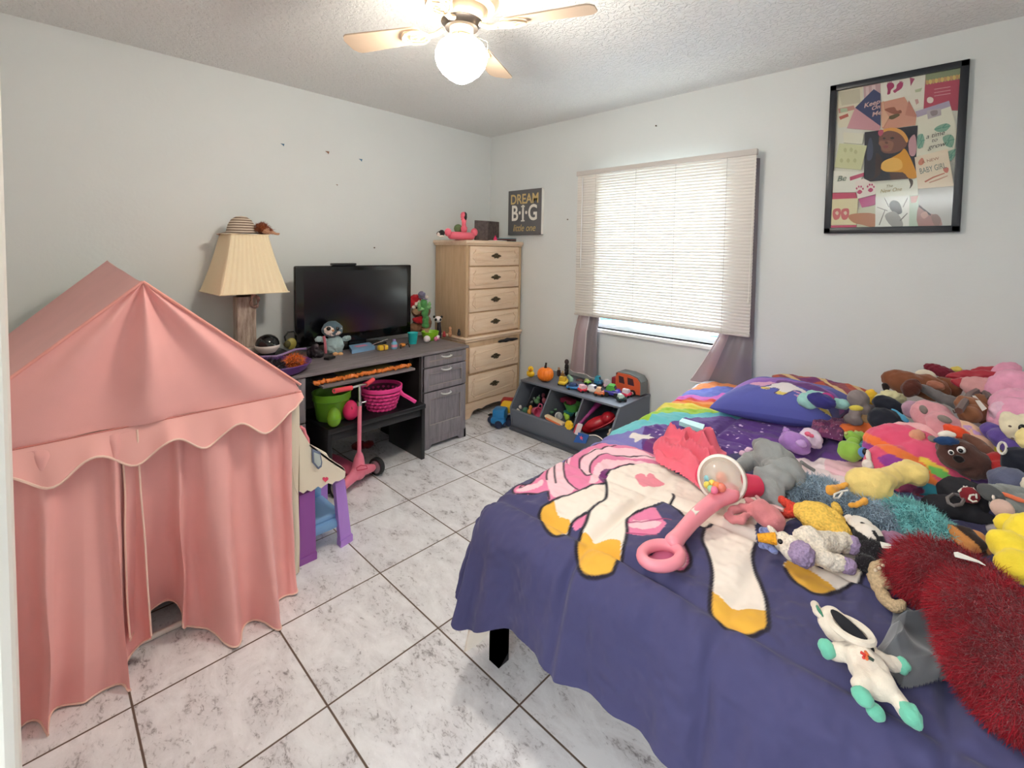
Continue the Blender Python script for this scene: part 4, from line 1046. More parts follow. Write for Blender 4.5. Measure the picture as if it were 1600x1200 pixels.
V = np.stack([Xp, Yp, Zp], -1).reshape(-1, 3)
me.vertices.add(len(V)); me.vertices.foreach_set('co', V.ravel())
I, J = np.meshgrid(np.arange(ni-1), np.arange(nj-1), indexing='ij'); q0 = (I*nj+J).ravel()
Fq = np.stack([q0, q0+nj, q0+nj+1, q0+1], 1).astype(np.int32)
me.loops.add(Fq.size); me.loops.foreach_set('vertex_index', Fq.ravel()); me.polygons.add(len(Fq)); me.polygons.foreach_set('loop_start', np.arange(0, Fq.size, 4, dtype=np.int32))
me.update(calc_edges=True)
ca = me.color_attributes.new('Col', 'FLOAT_COLOR', 'POINT')
ca.data.foreach_set('color', np.concatenate([col.reshape(-1, 3), np.ones((len(V), 1))], 1).ravel())
comf_m = mat('printed_comforter', (120, 110, 160), rough=0.82, vcol=True, bump=0.12, bscale=700, sheen=0.1, spec=0.25, bdist=0.002)
solo('comforter', 'purple comforter printed with a white unicorn and rainbow, draped over the bed', 'comforter', me, comf_m, base=(3.2, -1.2, 0.4))
# ================================================================ framed collage on the window wall
fr_ = thing('framed_collage', 'black framed collage of greeting cards around a photo of a baby in yellow', 'picture', (3.377, -0.012, 1.68))
FX0, FX1, FZ0, FZ1 = 3.071, 3.684, 1.680, 2.580; bw = 0.036
mb = MB(); yb, yf = -0.004, -0.032
mb.box2((FX0, yf, FZ0), (FX1, yb, FZ0+bw), 0.004); mb.box2((FX0, yf, FZ1-bw), (FX1, yb, FZ1), 0.004); mb.box2((FX0, yf, FZ0+0.001), (FX0+bw, yb, FZ1-0.001), 0.004); mb.box2((FX1-bw, yf, FZ0+0.001), (FX1, yb, FZ1-0.001), 0.004)
part(fr_, 'frame', mb, mat('frame_black', (34, 38, 46), rough=0.35))
def c7(pts): return [tuple(at(x/4.2875+1280, y/4.2857+90, y=-0.02)[[0, 2]]) for x, y in pts]
cards = MB(); cmats = []; lay = [0]
def cardcol(c):
    k = 'card_%02x%02x%02x' % tuple(c)
    m = mat(k, c, rough=0.7)
    if m not in cmats: cmats.append(m)
    return cmats.index(m)
def clip_frame(pts):
    x0, x1, z0, z1 = FX0+bw-0.002, FX1-bw+0.002, FZ0+bw-0.002, FZ1-bw+0.002
    return [(min(max(x, x0), x1), min(max(z, z0), z1)) for x, z in pts]
def card(pts, c, sm=False):
    lay[0] += 1; P = clip_frame(c7(pts)); P = smooth_poly(P, 3) if sm else P
    P = clip_frame(P)
    cards.cur = cardcol(c); y = -0.0125-0.00012*lay[0]
    n = len(P); cx_ = sum(p[0] for p in P)/n; cz_ = sum(p[1] for p in P)/n
    cards.add([(x, y, z) for x, z in P]+[(x, -0.012, z) for x, z in P], [tuple(range(n)), ]+[(i, n+i, n+(i+1) % n, (i+1) % n) for i in range(n)])
card([(100, 215), (960, 55), (900, 1140), (66, 1152)], (222, 220, 212))
card([(100, 215), (290, 185), (296, 440), (130, 470), (105, 400)], (228, 218, 198)); card([(130, 230), (270, 205), (275, 300), (150, 320)], (206, 196, 176)); card([(125, 340), (230, 318), (240, 345), (130, 372)], (196, 140, 130)); card([(130, 395), (190, 372), (196, 392), (140, 415)], (190, 96, 84))
card([(140, 340), (185, 335), (190, 360), (142, 366)], (176, 190, 160))
card([(295, 190), (410, 165), (410, 260), (300, 300)], (206, 170, 176)); card([(310, 195), (330, 190), (335, 280), (315, 285)], (228, 200, 204)); card([(350, 185), (375, 180), (380, 260), (355, 265)], (228, 204, 206))
card([(410, 160), (610, 120), (620, 260), (420, 300)], (236, 230, 222))
card([(452, 180), (475, 165), (498, 172), (500, 195), (480, 215), (474, 240), (455, 245), (458, 215)], (178, 60, 110), True)
card([(520, 180), (545, 160), (562, 175), (550, 205), (520, 225), (505, 235), (494, 220), (515, 205)], (178, 60, 110), True)
for x, y in ((460, 168), (470, 162), (482, 160), (540, 158), (552, 158), (560, 166)): card([(x-4, y), (x, y-5), (x+4, y), (x, y+5)], (178, 60, 110))
card([(606, 125), (712, 104), (700, 330), (615, 350), (560, 250), (612, 255)], (232, 226, 216)); card([(606, 130), (640, 140), (612, 190)], (176, 84, 120)); card([(640, 215), (690, 200), (680, 225), (645, 232)], (186, 190, 160)); card([(640, 280), (660, 275), (668, 300), (650, 315)], (206, 160, 160))
card([(712, 104), (958, 52), (950, 350), (698, 350)], (186, 76, 100)); card([(712, 104), (958, 52), (955, 140), (712, 178)], (140, 150, 120))
for i in range(12):
    x = 715+i*20; y = 165-i*3.6; card([(x, y-12), (x+12, y-16), (x+22, y-6), (x+14, y+14), (x+2, y+12)], (222, 192, 120) if i % 2 else (206, 160, 110), True)
card([(725, 270), (745, 262), (765, 275), (760, 298), (738, 304), (722, 292)], (232, 214, 206), True)
for i, y in enumerate((205, 228, 250)): card([(770, y+4), (880, y-14), (880, y-9), (770, y+9)], (222, 160, 170))
card([(240, 335), (365, 210), (410, 240), (410, 458)], (58, 66, 112))
card([(240, 335), (410, 458), (400, 490), (185, 472)], (206, 150, 162))
card([(410, 300), (570, 262), (662, 410), (660, 450), (440, 480), (420, 470)], (212, 152, 134)); card([(440, 345), (500, 330), (520, 355), (545, 350), (550, 370), (500, 378), (455, 360)], (150, 90, 74), True); card([(465, 395), (520, 375), (540, 385), (500, 410), (475, 412)], (110, 96, 70), True); card([(600, 285), (660, 400), (575, 385)], (196, 130, 116))
card([(655, 360), (870, 288), (930, 480), (900, 640), (650, 660), (640, 500)], (228, 224, 210)); card([(645, 360), (870, 288), (880, 325), (655, 400)], (176, 164, 190)); card([(720, 355), (815, 338), (818, 385), (728, 412)], (186, 176, 184)); card([(745, 360), (790, 352), (790, 380), (755, 390)], (150, 136, 142), True)
for q in ([(770, 480), (800, 455), (850, 440), (878, 455), (850, 490), (800, 498)], [(830, 530), (880, 515), (905, 545), (890, 600), (850, 590), (832, 560)], [(655, 530), (690, 510), (705, 550), (690, 600), (660, 605)], [(850, 640), (912, 612), (915, 650), (880, 690), (862, 680)]):
    card(q, (136, 176, 158), True)
    cx_, cy_ = sum(p[0] for p in q)/len(q), sum(p[1] for p in q)/len(q)
    for k in range(5): card([(cx_+k*4-10, cy_-2), (q[k][0], q[k][1]), (q[k][0]+5, q[k][1]+3), (cx_+k*4-7, cy_+3)], (92, 150, 136))
card([(305, 500), (660, 455), (650, 660), (650, 805), (300, 832)], (40, 40, 56))
card([(330, 560), (350, 540), (362, 620), (350, 680), (320, 680)], (70, 78, 104), True)
card([(600, 560), (640, 515), (652, 600), (640, 655), (606, 650)], (196, 150, 160), True)
card([(380, 640), (430, 700), (400, 790), (330, 820), (305, 830), (370, 800)], (64, 46, 50), True)
card([(400, 560), (405, 520), (440, 490), (500, 482), (555, 500), (590, 545), (585, 590), (550, 620), (500, 640), (440, 640), (415, 620), (412, 590), (398, 580)], (122, 80, 70), True)
card([(415, 600), (400, 575), (412, 555), (440, 560), (470, 555), (500, 575), (480, 625), (430, 625)], (150, 102, 86), True)
card([(425, 540), (438, 534), (446, 542), (434, 548)], (40, 28, 30), True); card([(475, 538), (492, 532), (504, 540), (488, 548)], (40, 28, 30), True); card([(428, 592), (450, 588), (466, 594), (450, 608), (432, 604)], (146, 84, 84), True); card([(440, 565), (455, 562), (462, 574), (446, 578)], (104, 64, 58), True)
card([(402, 500), (440, 478), (500, 470), (560, 492), (596, 545), (585, 570), (560, 530), (520, 500), (460, 490), (408, 515)], (226, 160, 84), True)
card([(395, 498), (410, 484), (430, 488), (428, 510), (410, 526), (398, 518)], (190, 80, 110), True)
card([(430, 720), (470, 680), (540, 640), (570, 610), (600, 650), (640, 740), (655, 800), (600, 808), (560, 770), (450, 765), (412, 740)], (222, 154, 48), True)
card([(415, 720), (440, 690), (500, 670), (550, 690), (555, 740), (500, 762), (430, 758)], (238, 186, 96), True)
card([(470, 770), (560, 768), (600, 810), (480, 818)], (84, 56, 52))
card([(420, 300), (432, 290), (436, 350), (470, 400), (430, 470), (420, 460)], (226, 176, 150))
card([(135, 575), (320, 590), (280, 752), (102, 735)], (212, 212, 172)); card([(160, 500), (300, 510), (290, 580), (165, 572)], (228, 224, 208))
for x, y in ((175, 620), (215, 618), (245, 632), (150, 690), (195, 690), (240, 690)): card([(x-12, y), (x, y-16), (x+12, y), (x, y+16)], (190, 190, 144), True)
card([(85, 760), (300, 768), (250, 900), (78, 905)], (234, 232, 224))
card([(205, 800), (300, 770), (300, 795), (208, 825)], (196, 84, 118)); card([(240, 830), (300, 810), (380, 850), (378, 915), (260, 945)], (238, 226, 222))
for x, y in ((272, 885), (345, 872)):
    card([(x-18, y+18), (x, y), (x+18, y+14), (x, y+30)], (188, 60, 110), True)
    for dx_, dy_ in ((-20, -8), (-6, -20), (10, -20), (22, -6)): card([(x+dx_-6, y+dy_), (x+dx_, y+dy_-8), (x+dx_+6, y+dy_), (x+dx_, y+dy_+8)], (188, 60, 110), True)
card([(80, 908), (245, 905), (255, 945), (76, 955)], (196, 76, 110)); card([(76, 950), (262, 942), (250, 1120), (66, 1122)], (226, 216, 180))
for x in (122, 178): 
    card([(x-32, 1045), (x-20, 1015), (x+18, 1012), (x+24, 1045), (x+10, 1080), (x-20, 1085)], (206, 110, 116), True); card([(x-14, 1040), (x, 1028), (x+10, 1042), (x, 1056)], (230, 206, 186), True)
card([(66, 1125), (250, 1122), (248, 1152), (64, 1152)], (200, 84, 120))
card([(265, 948), (378, 918), (375, 985), (288, 1008)], (194, 90, 146))
card([(262, 1010), (378, 990), (376, 1148), (252, 1148)], (206, 206, 186)); card([(195, 1065), (240, 1045), (375, 1048), (372, 1135), (290, 1120), (230, 1105)], (186, 130, 104), True)
card([(378, 850), (660, 810), (664, 925), (380, 938)], (228, 228, 216)); card([(600, 812), (626, 820), (628, 850), (606, 880), (612, 850)], (70, 54, 50), True)
card([(378, 935), (608, 925), (602, 1148), (376, 1148)], (230, 230, 226))
card([(470, 985), (490, 958), (530, 965), (550, 1000), (555, 1040), (520, 1050), (480, 1020)], (88, 84, 84), True); card([(440, 1060), (500, 1030), (545, 1070), (560, 1140), (490, 1148)], (160, 158, 156), True)
for q in ([(400, 1120), (440, 1020), (444, 1022), (406, 1124)], [(440, 940), (470, 1000), (466, 1003), (436, 943)], [(560, 1000), (590, 940), (594, 943), (564, 1004)], [(390, 1000), (460, 1025), (458, 1029), (388, 1004)], [(540, 1090), (590, 1040), (594, 1044), (545, 1096)]): card(q, (120, 118, 116))
card([(606, 925), (668, 920), (668, 1140), (602, 1146)], (190, 206, 190)); card([(610, 930), (665, 925), (650, 970), (616, 975)], (206, 150, 140))
card([(668, 880), (905, 862), (896, 1140), (664, 1140)], (186, 184, 182)); card([(668, 990), (730, 1040), (800, 1060), (820, 1100), (810, 1140), (664, 1140)], (176, 132, 128), True); card([(668, 985), (750, 1050), (745, 1060), (668, 1000)], (70, 60, 62)); card([(680, 1050), (715, 1030), (730, 1060), (700, 1080)], (206, 160, 150), True); card([(750, 1060), (790, 1050), (815, 1090), (800, 1130), (770, 1120)], (150, 120, 116), True)
card([(640, 670), (860, 612), (910, 860), (662, 880)], (234, 216, 196)); card([(665, 700), (690, 672), (705, 700), (690, 720), (670, 720)], (206, 130, 110), True); card([(830, 745), (850, 735), (868, 745), (860, 772), (840, 768)], (206, 120, 110), True)
card([(705, 830), (760, 800), (840, 772), (842, 778), (765, 808), (712, 838)], (190, 110, 90)); card([(735, 836), (800, 812), (860, 790), (862, 795), (805, 820), (740, 842)], (200, 150, 130))
pr = part(fr_, 'collage', cards, cmats, smooth=False)
def ctext(t, px, py, size, c, tilt=0, sx=1.0, sh=0.0, bold=0.0):
    x, z = c7([(px, py)])[0]
    R = Euler((0, -radians(tilt), 0)).to_matrix() @ Euler((radians(90), 0, 0)).to_matrix()
    text_mesh(t, size, mat('ink_%02x%02x%02x' % c, c, rough=0.8), (x, -0.0298, z), R, pr, font_shear=sh, sx=sx, bold=bold, extr=0.0002)
ctext('BABY GIRL', 760, 745, 0.044, (104, 124, 124), 12, 0.52); ctext('A NEW', 745, 690, 0.022, (170, 110, 90), 12)
ctext('Keep', 352, 312, 0.036, (226, 190, 190), 10, 1, 0.3, 0.0008); ctext('On', 378, 338, 0.030, (226, 190, 190), 10, 1, 0.3, 0.0008); ctext('Me', 384, 378, 0.036, (226, 190, 190), 10, 1, 0.3, 0.0008)
ctext('a time', 775, 520, 0.034, (70, 66, 66), 10, 0.9, 0.4); ctext('to', 770, 555, 0.028, (70, 66, 66), 10, 1, 0.4); ctext('grow', 785, 592, 0.034, (70, 66, 66), 10, 1, 0.4)
ctext('Be', 150, 812, 0.046, (96, 116, 104), 4, 1, 0.3); ctext('The', 470, 862, 0.020, (130, 120, 70), 4, 1, 0.3); ctext('New One', 480, 890, 0.030, (160, 140, 70), 4, 0.8, 0.3)
m = pane_mat('picture_glass', (0.97, 0.98, 0.97), 0.12, 0.12)
part(fr_, 'glass_pane', MB().box2((FX0+bw-0.003, -0.0315, FZ0+bw-0.003), (FX1-bw+0.003, -0.0308, FZ1-bw+0.003)), m)
# ================================================================ on the desk (top at 0.760)
DZ = 0.7605
pgn = thing('penguin_plush', 'grey and white penguin plush with big eyes sitting at the desk edge before the television', 'plush toy', (0.60, -1.99, DZ))
gp = plushm('penguin_grey', (84, 104, 116)); gl_ = plushm('penguin_light', (158, 180, 184)); pw = plushm('plush_white', (232, 218, 208)); eyeb = glossm('eye_black', (14, 12, 14), rough=0.12); eyew = glossm('eye_white', (240, 238, 236))
def PG(px, py, rx, ry, x=0.62, dk=0.8, ang=0):
    if x > 0.6: x -= 0.235
    P = at(px, py, x=x); k = mpp(P); return (tuple(P), (rx*k, ry*k, min(rx, ry)*k*dk), vrot(P, ang))
part(pgn, 'body', soft([PG(522, 540, 15, 13.5), PG(522, 533, 13, 9), PG(521, 547, 14.5, 7)], 0.004), gl_)
part(pgn, 'head', soft([PG(519, 515, 16, 12.5, 0.625), PG(519, 510, 13, 9, 0.625)], 0.004), gp)
f_ = part(pgn, 'face_patch', soft([PG(514, 516, 8, 6.5, 0.655, 0.45), PG(526, 516, 8, 6.5, 0.655, 0.45), PG(520, 520, 12, 5, 0.655, 0.45)], 0.003), pw)
for px in (513.5, 527): part(f_, 'eye', ellmb(PG(px, 513.5, 3.2, 3.0, 0.672, 0.5)), eyeb)
part(pgn, 'beak', ellmb(PG(520.5, 516.5, 2.2, 1.6, 0.676, 0.8)), plushm('beak_tan', (200, 140, 100)))
part(pgn, 'flipper', soft([PG(503, 530, 8.5, 4.5, 0.63, 0.8, -18), PG(497, 531, 5, 4, 0.63)], 0.003), gl_)
part(pgn, 'flipper', soft([PG(541, 529, 7.5, 4.5, 0.63, 0.8, 12), PG(545, 528, 4, 3.8, 0.63)], 0.003), gl_)
for px in (524, 532): part(pgn, 'foot', ellmb(PG(px, 553, 4, 2.8, 0.68)), plushm('penguin_foot', (226, 178, 128)))
part(pgn, 'scarf', MB().tube([tuple(PG(506, 525, 1, 1, 0.66)[0]), tuple(PG(508, 537, 1, 1, 0.67)[0]), tuple(PG(509, 552, 1, 1, 0.67)[0])], 0.010, 8), plushm('dusty_pink', (180, 104, 116)))

pj = thing('star_projector', 'black glass dome night light in a white round base below the table lamp', 'night light', (0.36, -2.36, DZ))
c_ = at(418, 540, x=0.385)
mb = MB(); mb.lathe([(0.03, DZ-c_[2]+0.055), (0.055, -0.035), (0.072, -0.012), (0.076, 0.0), (0.074, 0.006)], c_, 36); part(pj, 'base', mb, mat('projector_white', (232, 222, 214), rough=0.35))
mb = MB(); mb.lathe([(0.073, 0.004), (0.071, 0.024), (0.062, 0.045), (0.045, 0.062), (0.022, 0.073), (0.001, 0.076)], c_, 36); part(pj, 'dome', mb, glossm('dome_black', (12, 12, 14), rough=0.08))
solo('projector_stand', 'small black round stand beneath the white night light', 'stand', MB().lathe([(0.06, 0), (0.062, 0.01), (0.05, 0.02), (0.048, max(0.03, c_[2]-DZ-0.04))], (c_[0], c_[1], DZ), 24), blackp)

pb = thing('purple_bowl', 'wide purple plastic bowl of dark and orange trinkets hanging over the desk edge', 'bowl', (0.66, -2.40, DZ))
BC = (0.665, -2.38)
purp = mat('purple_plastic', (92, 48, 128), rough=0.35)
mb = MB(); mb.lathe([(0.0, 0.004), (0.13, 0.002), (0.155, 0.02), (0.178, 0.055), (0.188, 0.062), (0.186, 0.066), (0.174, 0.058), (0.150, 0.024), (0.12, 0.008), (0.0, 0.008)], (*BC, DZ), 48); part(pb, 'bowl_body', mb, purp)
mo = bpy.data.objects
def trinket(name, lb, cat, x, y, z, r, c, kind='ell'):
    mb = MB()
    if kind == 'ell': mb.ell((x, y, z+r[2]), r)
    else: mb.box((x, y, z+r[2]), (2*r[0], 2*r[1], 2*r[2]), min(r)*0.4, (0.2, 0.3, 0.6))
    return solo(name, lb, cat, mb, c)
sp = soft([((0.70, -2.30, DZ+0.065), (0.050, 0.050, 0.028))], 0.006)
og = thing('orange_tinsel', 'tangle of orange tinsel strands in the purple bowl', 'tinsel', (0.70, -2.30, DZ+0.03))
part(og, 'strand_tangle', strands(sp, 700, 0.045, 0.003, 0.5, 0.9, 5), mat('tinsel_orange', (232, 120, 36), rough=0.5)); part(og, 'core', sp, mat('tinsel_dark', (110, 50, 20)))
sp = soft([((0.64, -2.43, DZ+0.05), (0.075, 0.085, 0.026)), ((0.74, -2.43, DZ+0.045), (0.05, 0.06, 0.02))], 0.006)
bt = thing('black_tinsel', 'heap of black party tinsel filling the purple bowl', 'tinsel', (0.66, -2.43, DZ+0.02))
part(bt, 'strand_tangle', strands(sp, 1500, 0.04, 0.004, 0.6, 0.9, 6), mat('tinsel_black', (30, 26, 38), rough=0.35)); part(bt, 'core', sp, mat('tinsel_core', (20, 18, 26)))
trinket('purple_disc_toy', 'round purple disc toy lying behind the purple bowl', 'toy', 0.46, -2.30, DZ, (0.055, 0.055, 0.025), purp)
mb = MB(); mb.tube([tuple(at(403, 558, z=DZ+0.075)), tuple(at(432, 557, z=DZ+0.085)), tuple(at(446, 552, z=DZ+0.09)), tuple(at(462, 546, z=DZ+0.07)), tuple(at(478, 545, z=DZ+0.06))], 0.008, 10)
solo('lilac_wand', 'lilac plastic stick lying across the purple bowl', 'toy wand', mb, mat('lilac_plastic', (156, 130, 176), rough=0.4))
hp = thing('headphones', 'yellow-green headphones with a dark band leaning beside the television', 'headphones', (0.30, -2.20, DZ))
c2 = at(453, 530, x=0.30)
mb = MB(); mb.tube([tuple(at(447, 536, x=0.30)), tuple(at(445, 526, x=0.30)), tuple(at(450, 519, x=0.30)), tuple(at(459, 518, x=0.30)), tuple(at(464, 524, x=0.30))], 0.006, 8); part(hp, 'headband', mb, blackp)
mb = MB(); mb.ell(tuple(at(455, 537, x=0.31)), (0.018, 0.036, 0.042)); part(hp, 'ear_cup', mb, mat('olive_plastic', (146, 134, 60), rough=0.5))
mb = MB(); mb.ell(tuple(at(449, 538, x=0.33)), (0.015, 0.022, 0.026)); part(hp, 'ear_cup', mb, mat('olive_dark', (80, 74, 34), rough=0.5))
# dark figures left of the penguin
vf = thing('vampire_figure', 'small dark figurine with a pale face left of the penguin plush', 'figurine', tuple(at(492, 556, z=DZ)))
def DE(px, py, z, rx, ry, dk=0.8, ang=0): return E(px, py, z, rx, ry, ang, dk)
part(vf, 'body', soft([DE(492, 548, DZ+0.05, 7, 11), DE(485, 551, DZ+0.035, 6, 8), DE(500, 552, DZ+0.03, 6, 7)], 0.004), mat('dark_toy', (34, 24, 34), rough=0.6))
part(vf, 'head', ellmb(DE(494, 541, DZ+0.10, 4, 4)), mat('dark_toy_head', (60, 50, 56), rough=0.5))
mb = MB(); mb.box(tuple(at(515, 559, z=DZ+0.010)), (0.045, 0.075, 0.018), 0.006, (0, 0, 0.5)); solo('black_remote', 'short black gadget lying at the penguin\'s feet', 'gadget', mb, blackp)
# book / box set to the right of the penguin
q = [at(*p, z=DZ)[:2] for p in ((550, 553), (586, 546), (577, 540), (545, 545))]
mb = MB(); mb.prism([tuple(a_) for a_ in q], 'z', DZ, DZ+0.028)
bk = thing('picture_book', 'small pale blue toy book with a pink cover patch lying on the desk', 'book', (0.5, -1.72, DZ)); part(bk, 'cover', mb, mat('book_blue', (120, 160, 196), rough=0.5), smooth=False)
c3 = (q[0]+q[2])/2; mb = MB(); mb.box((c3[0], c3[1], DZ+0.0295), (0.05, 0.09, 0.002), 0, (0, 0, 0.1)); part(bk, 'cover_patch', mb, mat('book_pink', (214, 130, 160), rough=0.5), smooth=False)
c4 = at(598, 543, z=DZ+0.02)
pk = thing('yellow_packet', 'yellow toy packet standing between the blue book and the little bottle', 'packet', (c4[0], c4[1], DZ)); part(pk, 'wrapper', MB().box(tuple(c4), (0.05, 0.075, 0.038), 0.010), mat('packet_yellow', (230, 190, 50), rough=0.4)); part(pk, 'stripe', MB().box((c4[0], c4[1], c4[2]), (0.052, 0.012, 0.039), 0.003), mat('packet_brown', (120, 70, 40), rough=0.4))
mb = MB(); mb.tube([tuple(at(578, 540, z=DZ+0.02)), tuple(at(594, 534, z=DZ+0.05)), tuple(at(606, 530, z=DZ+0.06))], 0.004, 8); solo('silver_pen', 'silver pen leaning on the yellow packet', 'pen', mb, chrome)
c5 = at(616, 545, z=DZ)
bo = thing('toy_bottle', 'little blue bottle with a pink cap on the desk', 'bottle', tuple(c5))
part(bo, 'bottle_body', MB().lathe([(0.001, 0), (0.020, 0.001), (0.023, 0.01), (0.023, 0.045), (0.017, 0.055), (0.012, 0.06)], c5, 24), mat('bottle_blue', (110, 176, 206), rough=0.3)); part(bo, 'cap', MB().lathe([(0.013, 0.058), (0.013, 0.076), (0.001, 0.078)], c5, 20), mat('bottle_cap', (140, 120, 170), rough=0.4)); part(bo, 'label_band', MB().lathe([(0.0235, 0.016), (0.0235, 0.036)], c5, 24, cap=False), mat('bottle_label', (226, 150, 180)))
c6 = at(629, 539, z=DZ+0.02)
gc = thing('toy_crab', 'small orange and black toy crawler left of the teal cup', 'toy', (c6[0], c6[1], DZ)); part(gc, 'body', ellmb(((c6[0], c6[1], DZ+0.020), (0.022, 0.028, 0.016))), mat('crab_orange', (206, 130, 50), rough=0.4))
for s in (-1, 1):
    part(gc, 'leg', MB().tube([(c6[0]+0.01, c6[1]+s*0.02, DZ+0.02), (c6[0]+0.03, c6[1]+s*0.034, DZ+0.03), (c6[0]+0.04, c6[1]+s*0.04, DZ+0.003)], 0.005, 8), mat('crab_black', (24, 20, 20)))
c7_ = at(645, 537, z=DZ)
mb = MB(); mb.lathe([(0.001, 0.001), (0.029, 0.0), (0.031, 0.008), (0.042, 0.088), (0.045, 0.092), (0.043, 0.094), (0.039, 0.088), (0.028, 0.012), (0.001, 0.010)], c7_, 32); solo('teal_cup', 'teal plastic cup standing on the desk beside the lime bowl', 'cup', mb, mat('teal_plastic', (30, 176, 178), rough=0.35))
c8 = at(672, 531, z=DZ)
gb = thing('lime_bowl', 'lime green plastic bowl on the desk in front of the cactus toy', 'bowl', tuple(c8)); mb = MB(); mb.lathe([(0.001, 0.001), (0.042, 0.0), (0.046, 0.006), (0.068, 0.040), (0.076, 0.075), (0.073, 0.076), (0.064, 0.042), (0.04, 0.01), (0.001, 0.008)], c8, 36); part(gb, 'bowl_body', mb, mat('lime_plastic', (140, 196, 42), rough=0.35))
c9 = at(667, 535, z=DZ); solo('white_ball', 'white ball with a mottled face in front of the lime bowl', 'ball', MB().ell((c9[0], c9[1], DZ+0.029), 0.029, None, 28, 18), mat('ball_white', (232, 222, 222), rough=0.4, var=0.05))
c10 = at(681, 533, z=DZ); tt = thing('pink_toy', 'tiny pink and white toy beside the white ball', 'toy', tuple(c10)); part(tt, 'body', soft([((c10[0], c10[1], DZ+0.02), 0.019), ((c10[0], c10[1]+0.02, DZ+0.022), 0.017)], 0.003), mat('toy_pink', (222, 130, 170), rough=0.5)); part(tt, 'head', ellmb(((c10[0]+0.005, c10[1]+0.018, DZ+0.034), 0.016)), mat('ball_white', (0, 0, 0)))
# dancing cactus
ca_b = at(665, 505, x=0.31); cbase = (0.31, ca_b[1], DZ)
cc = thing('cactus_toy', 'green dancing cactus toy wearing a small grey hat behind the lime bowl', 'plush toy', cbase)
def CX(px, py, rx, ry, x=0.31, dk=0.9, ang=0): return PG(px, py, rx, ry, x, dk, ang)
part(cc, 'body', soft([CX(665, 500, 5.5, 8), CX(664, 488, 5.5, 10), CX(662, 475, 6, 9), CX(665, 508, 6, 5)], 0.004), plushm('cactus_green', (84, 146, 84)))
part(cc, 'arm', soft([CX(658, 483, 6, 3, ang=10), CX(655, 478, 3, 6)], 0.003), plushm('cactus_green_light', (126, 180, 120)))
part(cc, 'arm', soft([CX(669, 481, 5, 3), CX(671, 476, 2.6, 5)], 0.003), plushm('cactus_green_light', (0, 0, 0)))
part(cc, 'hat', soft([CX(659, 460, 6, 5, ang=-15), CX(661, 466, 8, 2.2, ang=-15)], 0.003), plushm('hat_grey', (120, 116, 140))); part(cc, 'flower', ellmb(CX(667, 464, 2.5, 3, 0.33)), pw)
P_ = at(665, 515, x=0.31); mb = MB(); mb.lathe([(0.026, 0), (0.034, 0.05), (0.036, max(0.06, P_[2]-DZ+0.01))], cbase, 24); part(cc, 'pot', mb, mat('pot_tan', (176, 140, 110), rough=0.7))
mk = thing('monkey_plush', 'brown monkey plush in a red and cream santa hat behind the cactus toy', 'plush toy', (0.26, -1.05, DZ))
def MX(px, py, rx, ry, x=0.20, dk=0.8, ang=0): return PG(px, py, rx, ry, x, dk, ang)
part(mk, 'body', soft([MX(660, 505, 15, 14), MX(648, 512, 10, 8), MX(658, 485, 15, 15, 0.19)], 0.006), plushm('monkey_brown', (134, 96, 72)))
part(mk, 'face', soft([MX(652, 484, 8, 8, 0.24)], 0.004), plushm('monkey_face', (206, 170, 130)))
part(mk, 'hat', soft([MX(648, 468, 11, 8, 0.22, ang=25), MX(643, 474, 6, 8, 0.23)], 0.005), plushm('santa_red', (176, 34, 44))); part(mk, 'hat_trim', soft([MX(650, 475, 3, 3, 0.255), MX(646, 480, 3, 3, 0.255), MX(654, 471, 3, 3, 0.255)], 0.003), pw)
part(mk, 'jacket', soft([MX(655, 500, 11, 6, 0.25)], 0.005), plushm('santa_red', (0, 0, 0)))
for px in (651, 659): part(mk, 'eye', ellmb(MX(px, 481, 1.5, 1.8, 0.28)), eyeb)
pn = thing('panda_toy', 'black and white panda head bobble toy behind the lime bowl', 'toy', (0.38, -0.95, DZ)); 
part(pn, 'head', ellmb(PG(684, 499, 6.2, 5.2, 0.40)), mat('ball_white', (0, 0, 0)))
for px in (681, 688): part(pn, 'eye_patch', ellmb(PG(px, 499.5, 1.9, 2.2, 0.425)), eyeb)
for px in (678.5, 690): part(pn, 'ear', ellmb(PG(px, 495, 2, 2, 0.39)), eyeb)
pz = at(685, 503, x=0.38); part(pn, 'body', MB().lathe([(0.020, 0), (0.024, 0.03), (0.014, pz[2]-DZ)], (0.385, pz[1]+0.004, DZ), 20), mat('dark_toy', (0, 0, 0)))
for px, py, h_, c, nm, lb in ((694, 527, 0.055, (170, 40, 48), 'red_toy', 'low red and black toy right of the lime bowl'), (703, 527, 0.095, (176, 120, 84), 'doll_figure', 'slim tan figurine standing near the right end of the desk'), (717, 525, 0.065, (30, 26, 32), 'black_figure', 'squat black figurine at the right end of the desk')):
    p = at(px, py, z=DZ); t_ = thing(nm, lb, 'figurine', tuple(p))
    part(t_, 'body', soft([((p[0], p[1], DZ+h_*0.28), (0.016, 0.018, h_*0.28)), ((p[0], p[1], DZ+h_*0.55), (0.013, 0.015, h_*0.3))], 0.003), mat(nm+'_m', c, rough=0.5))
    part(t_, 'head', ellmb(((p[0], p[1], DZ+h_*0.84), (h_*0.15, h_*0.15, h_*0.17))), mat(nm+'_h', tuple(min(255, v+16) for v in c), rough=0.5))
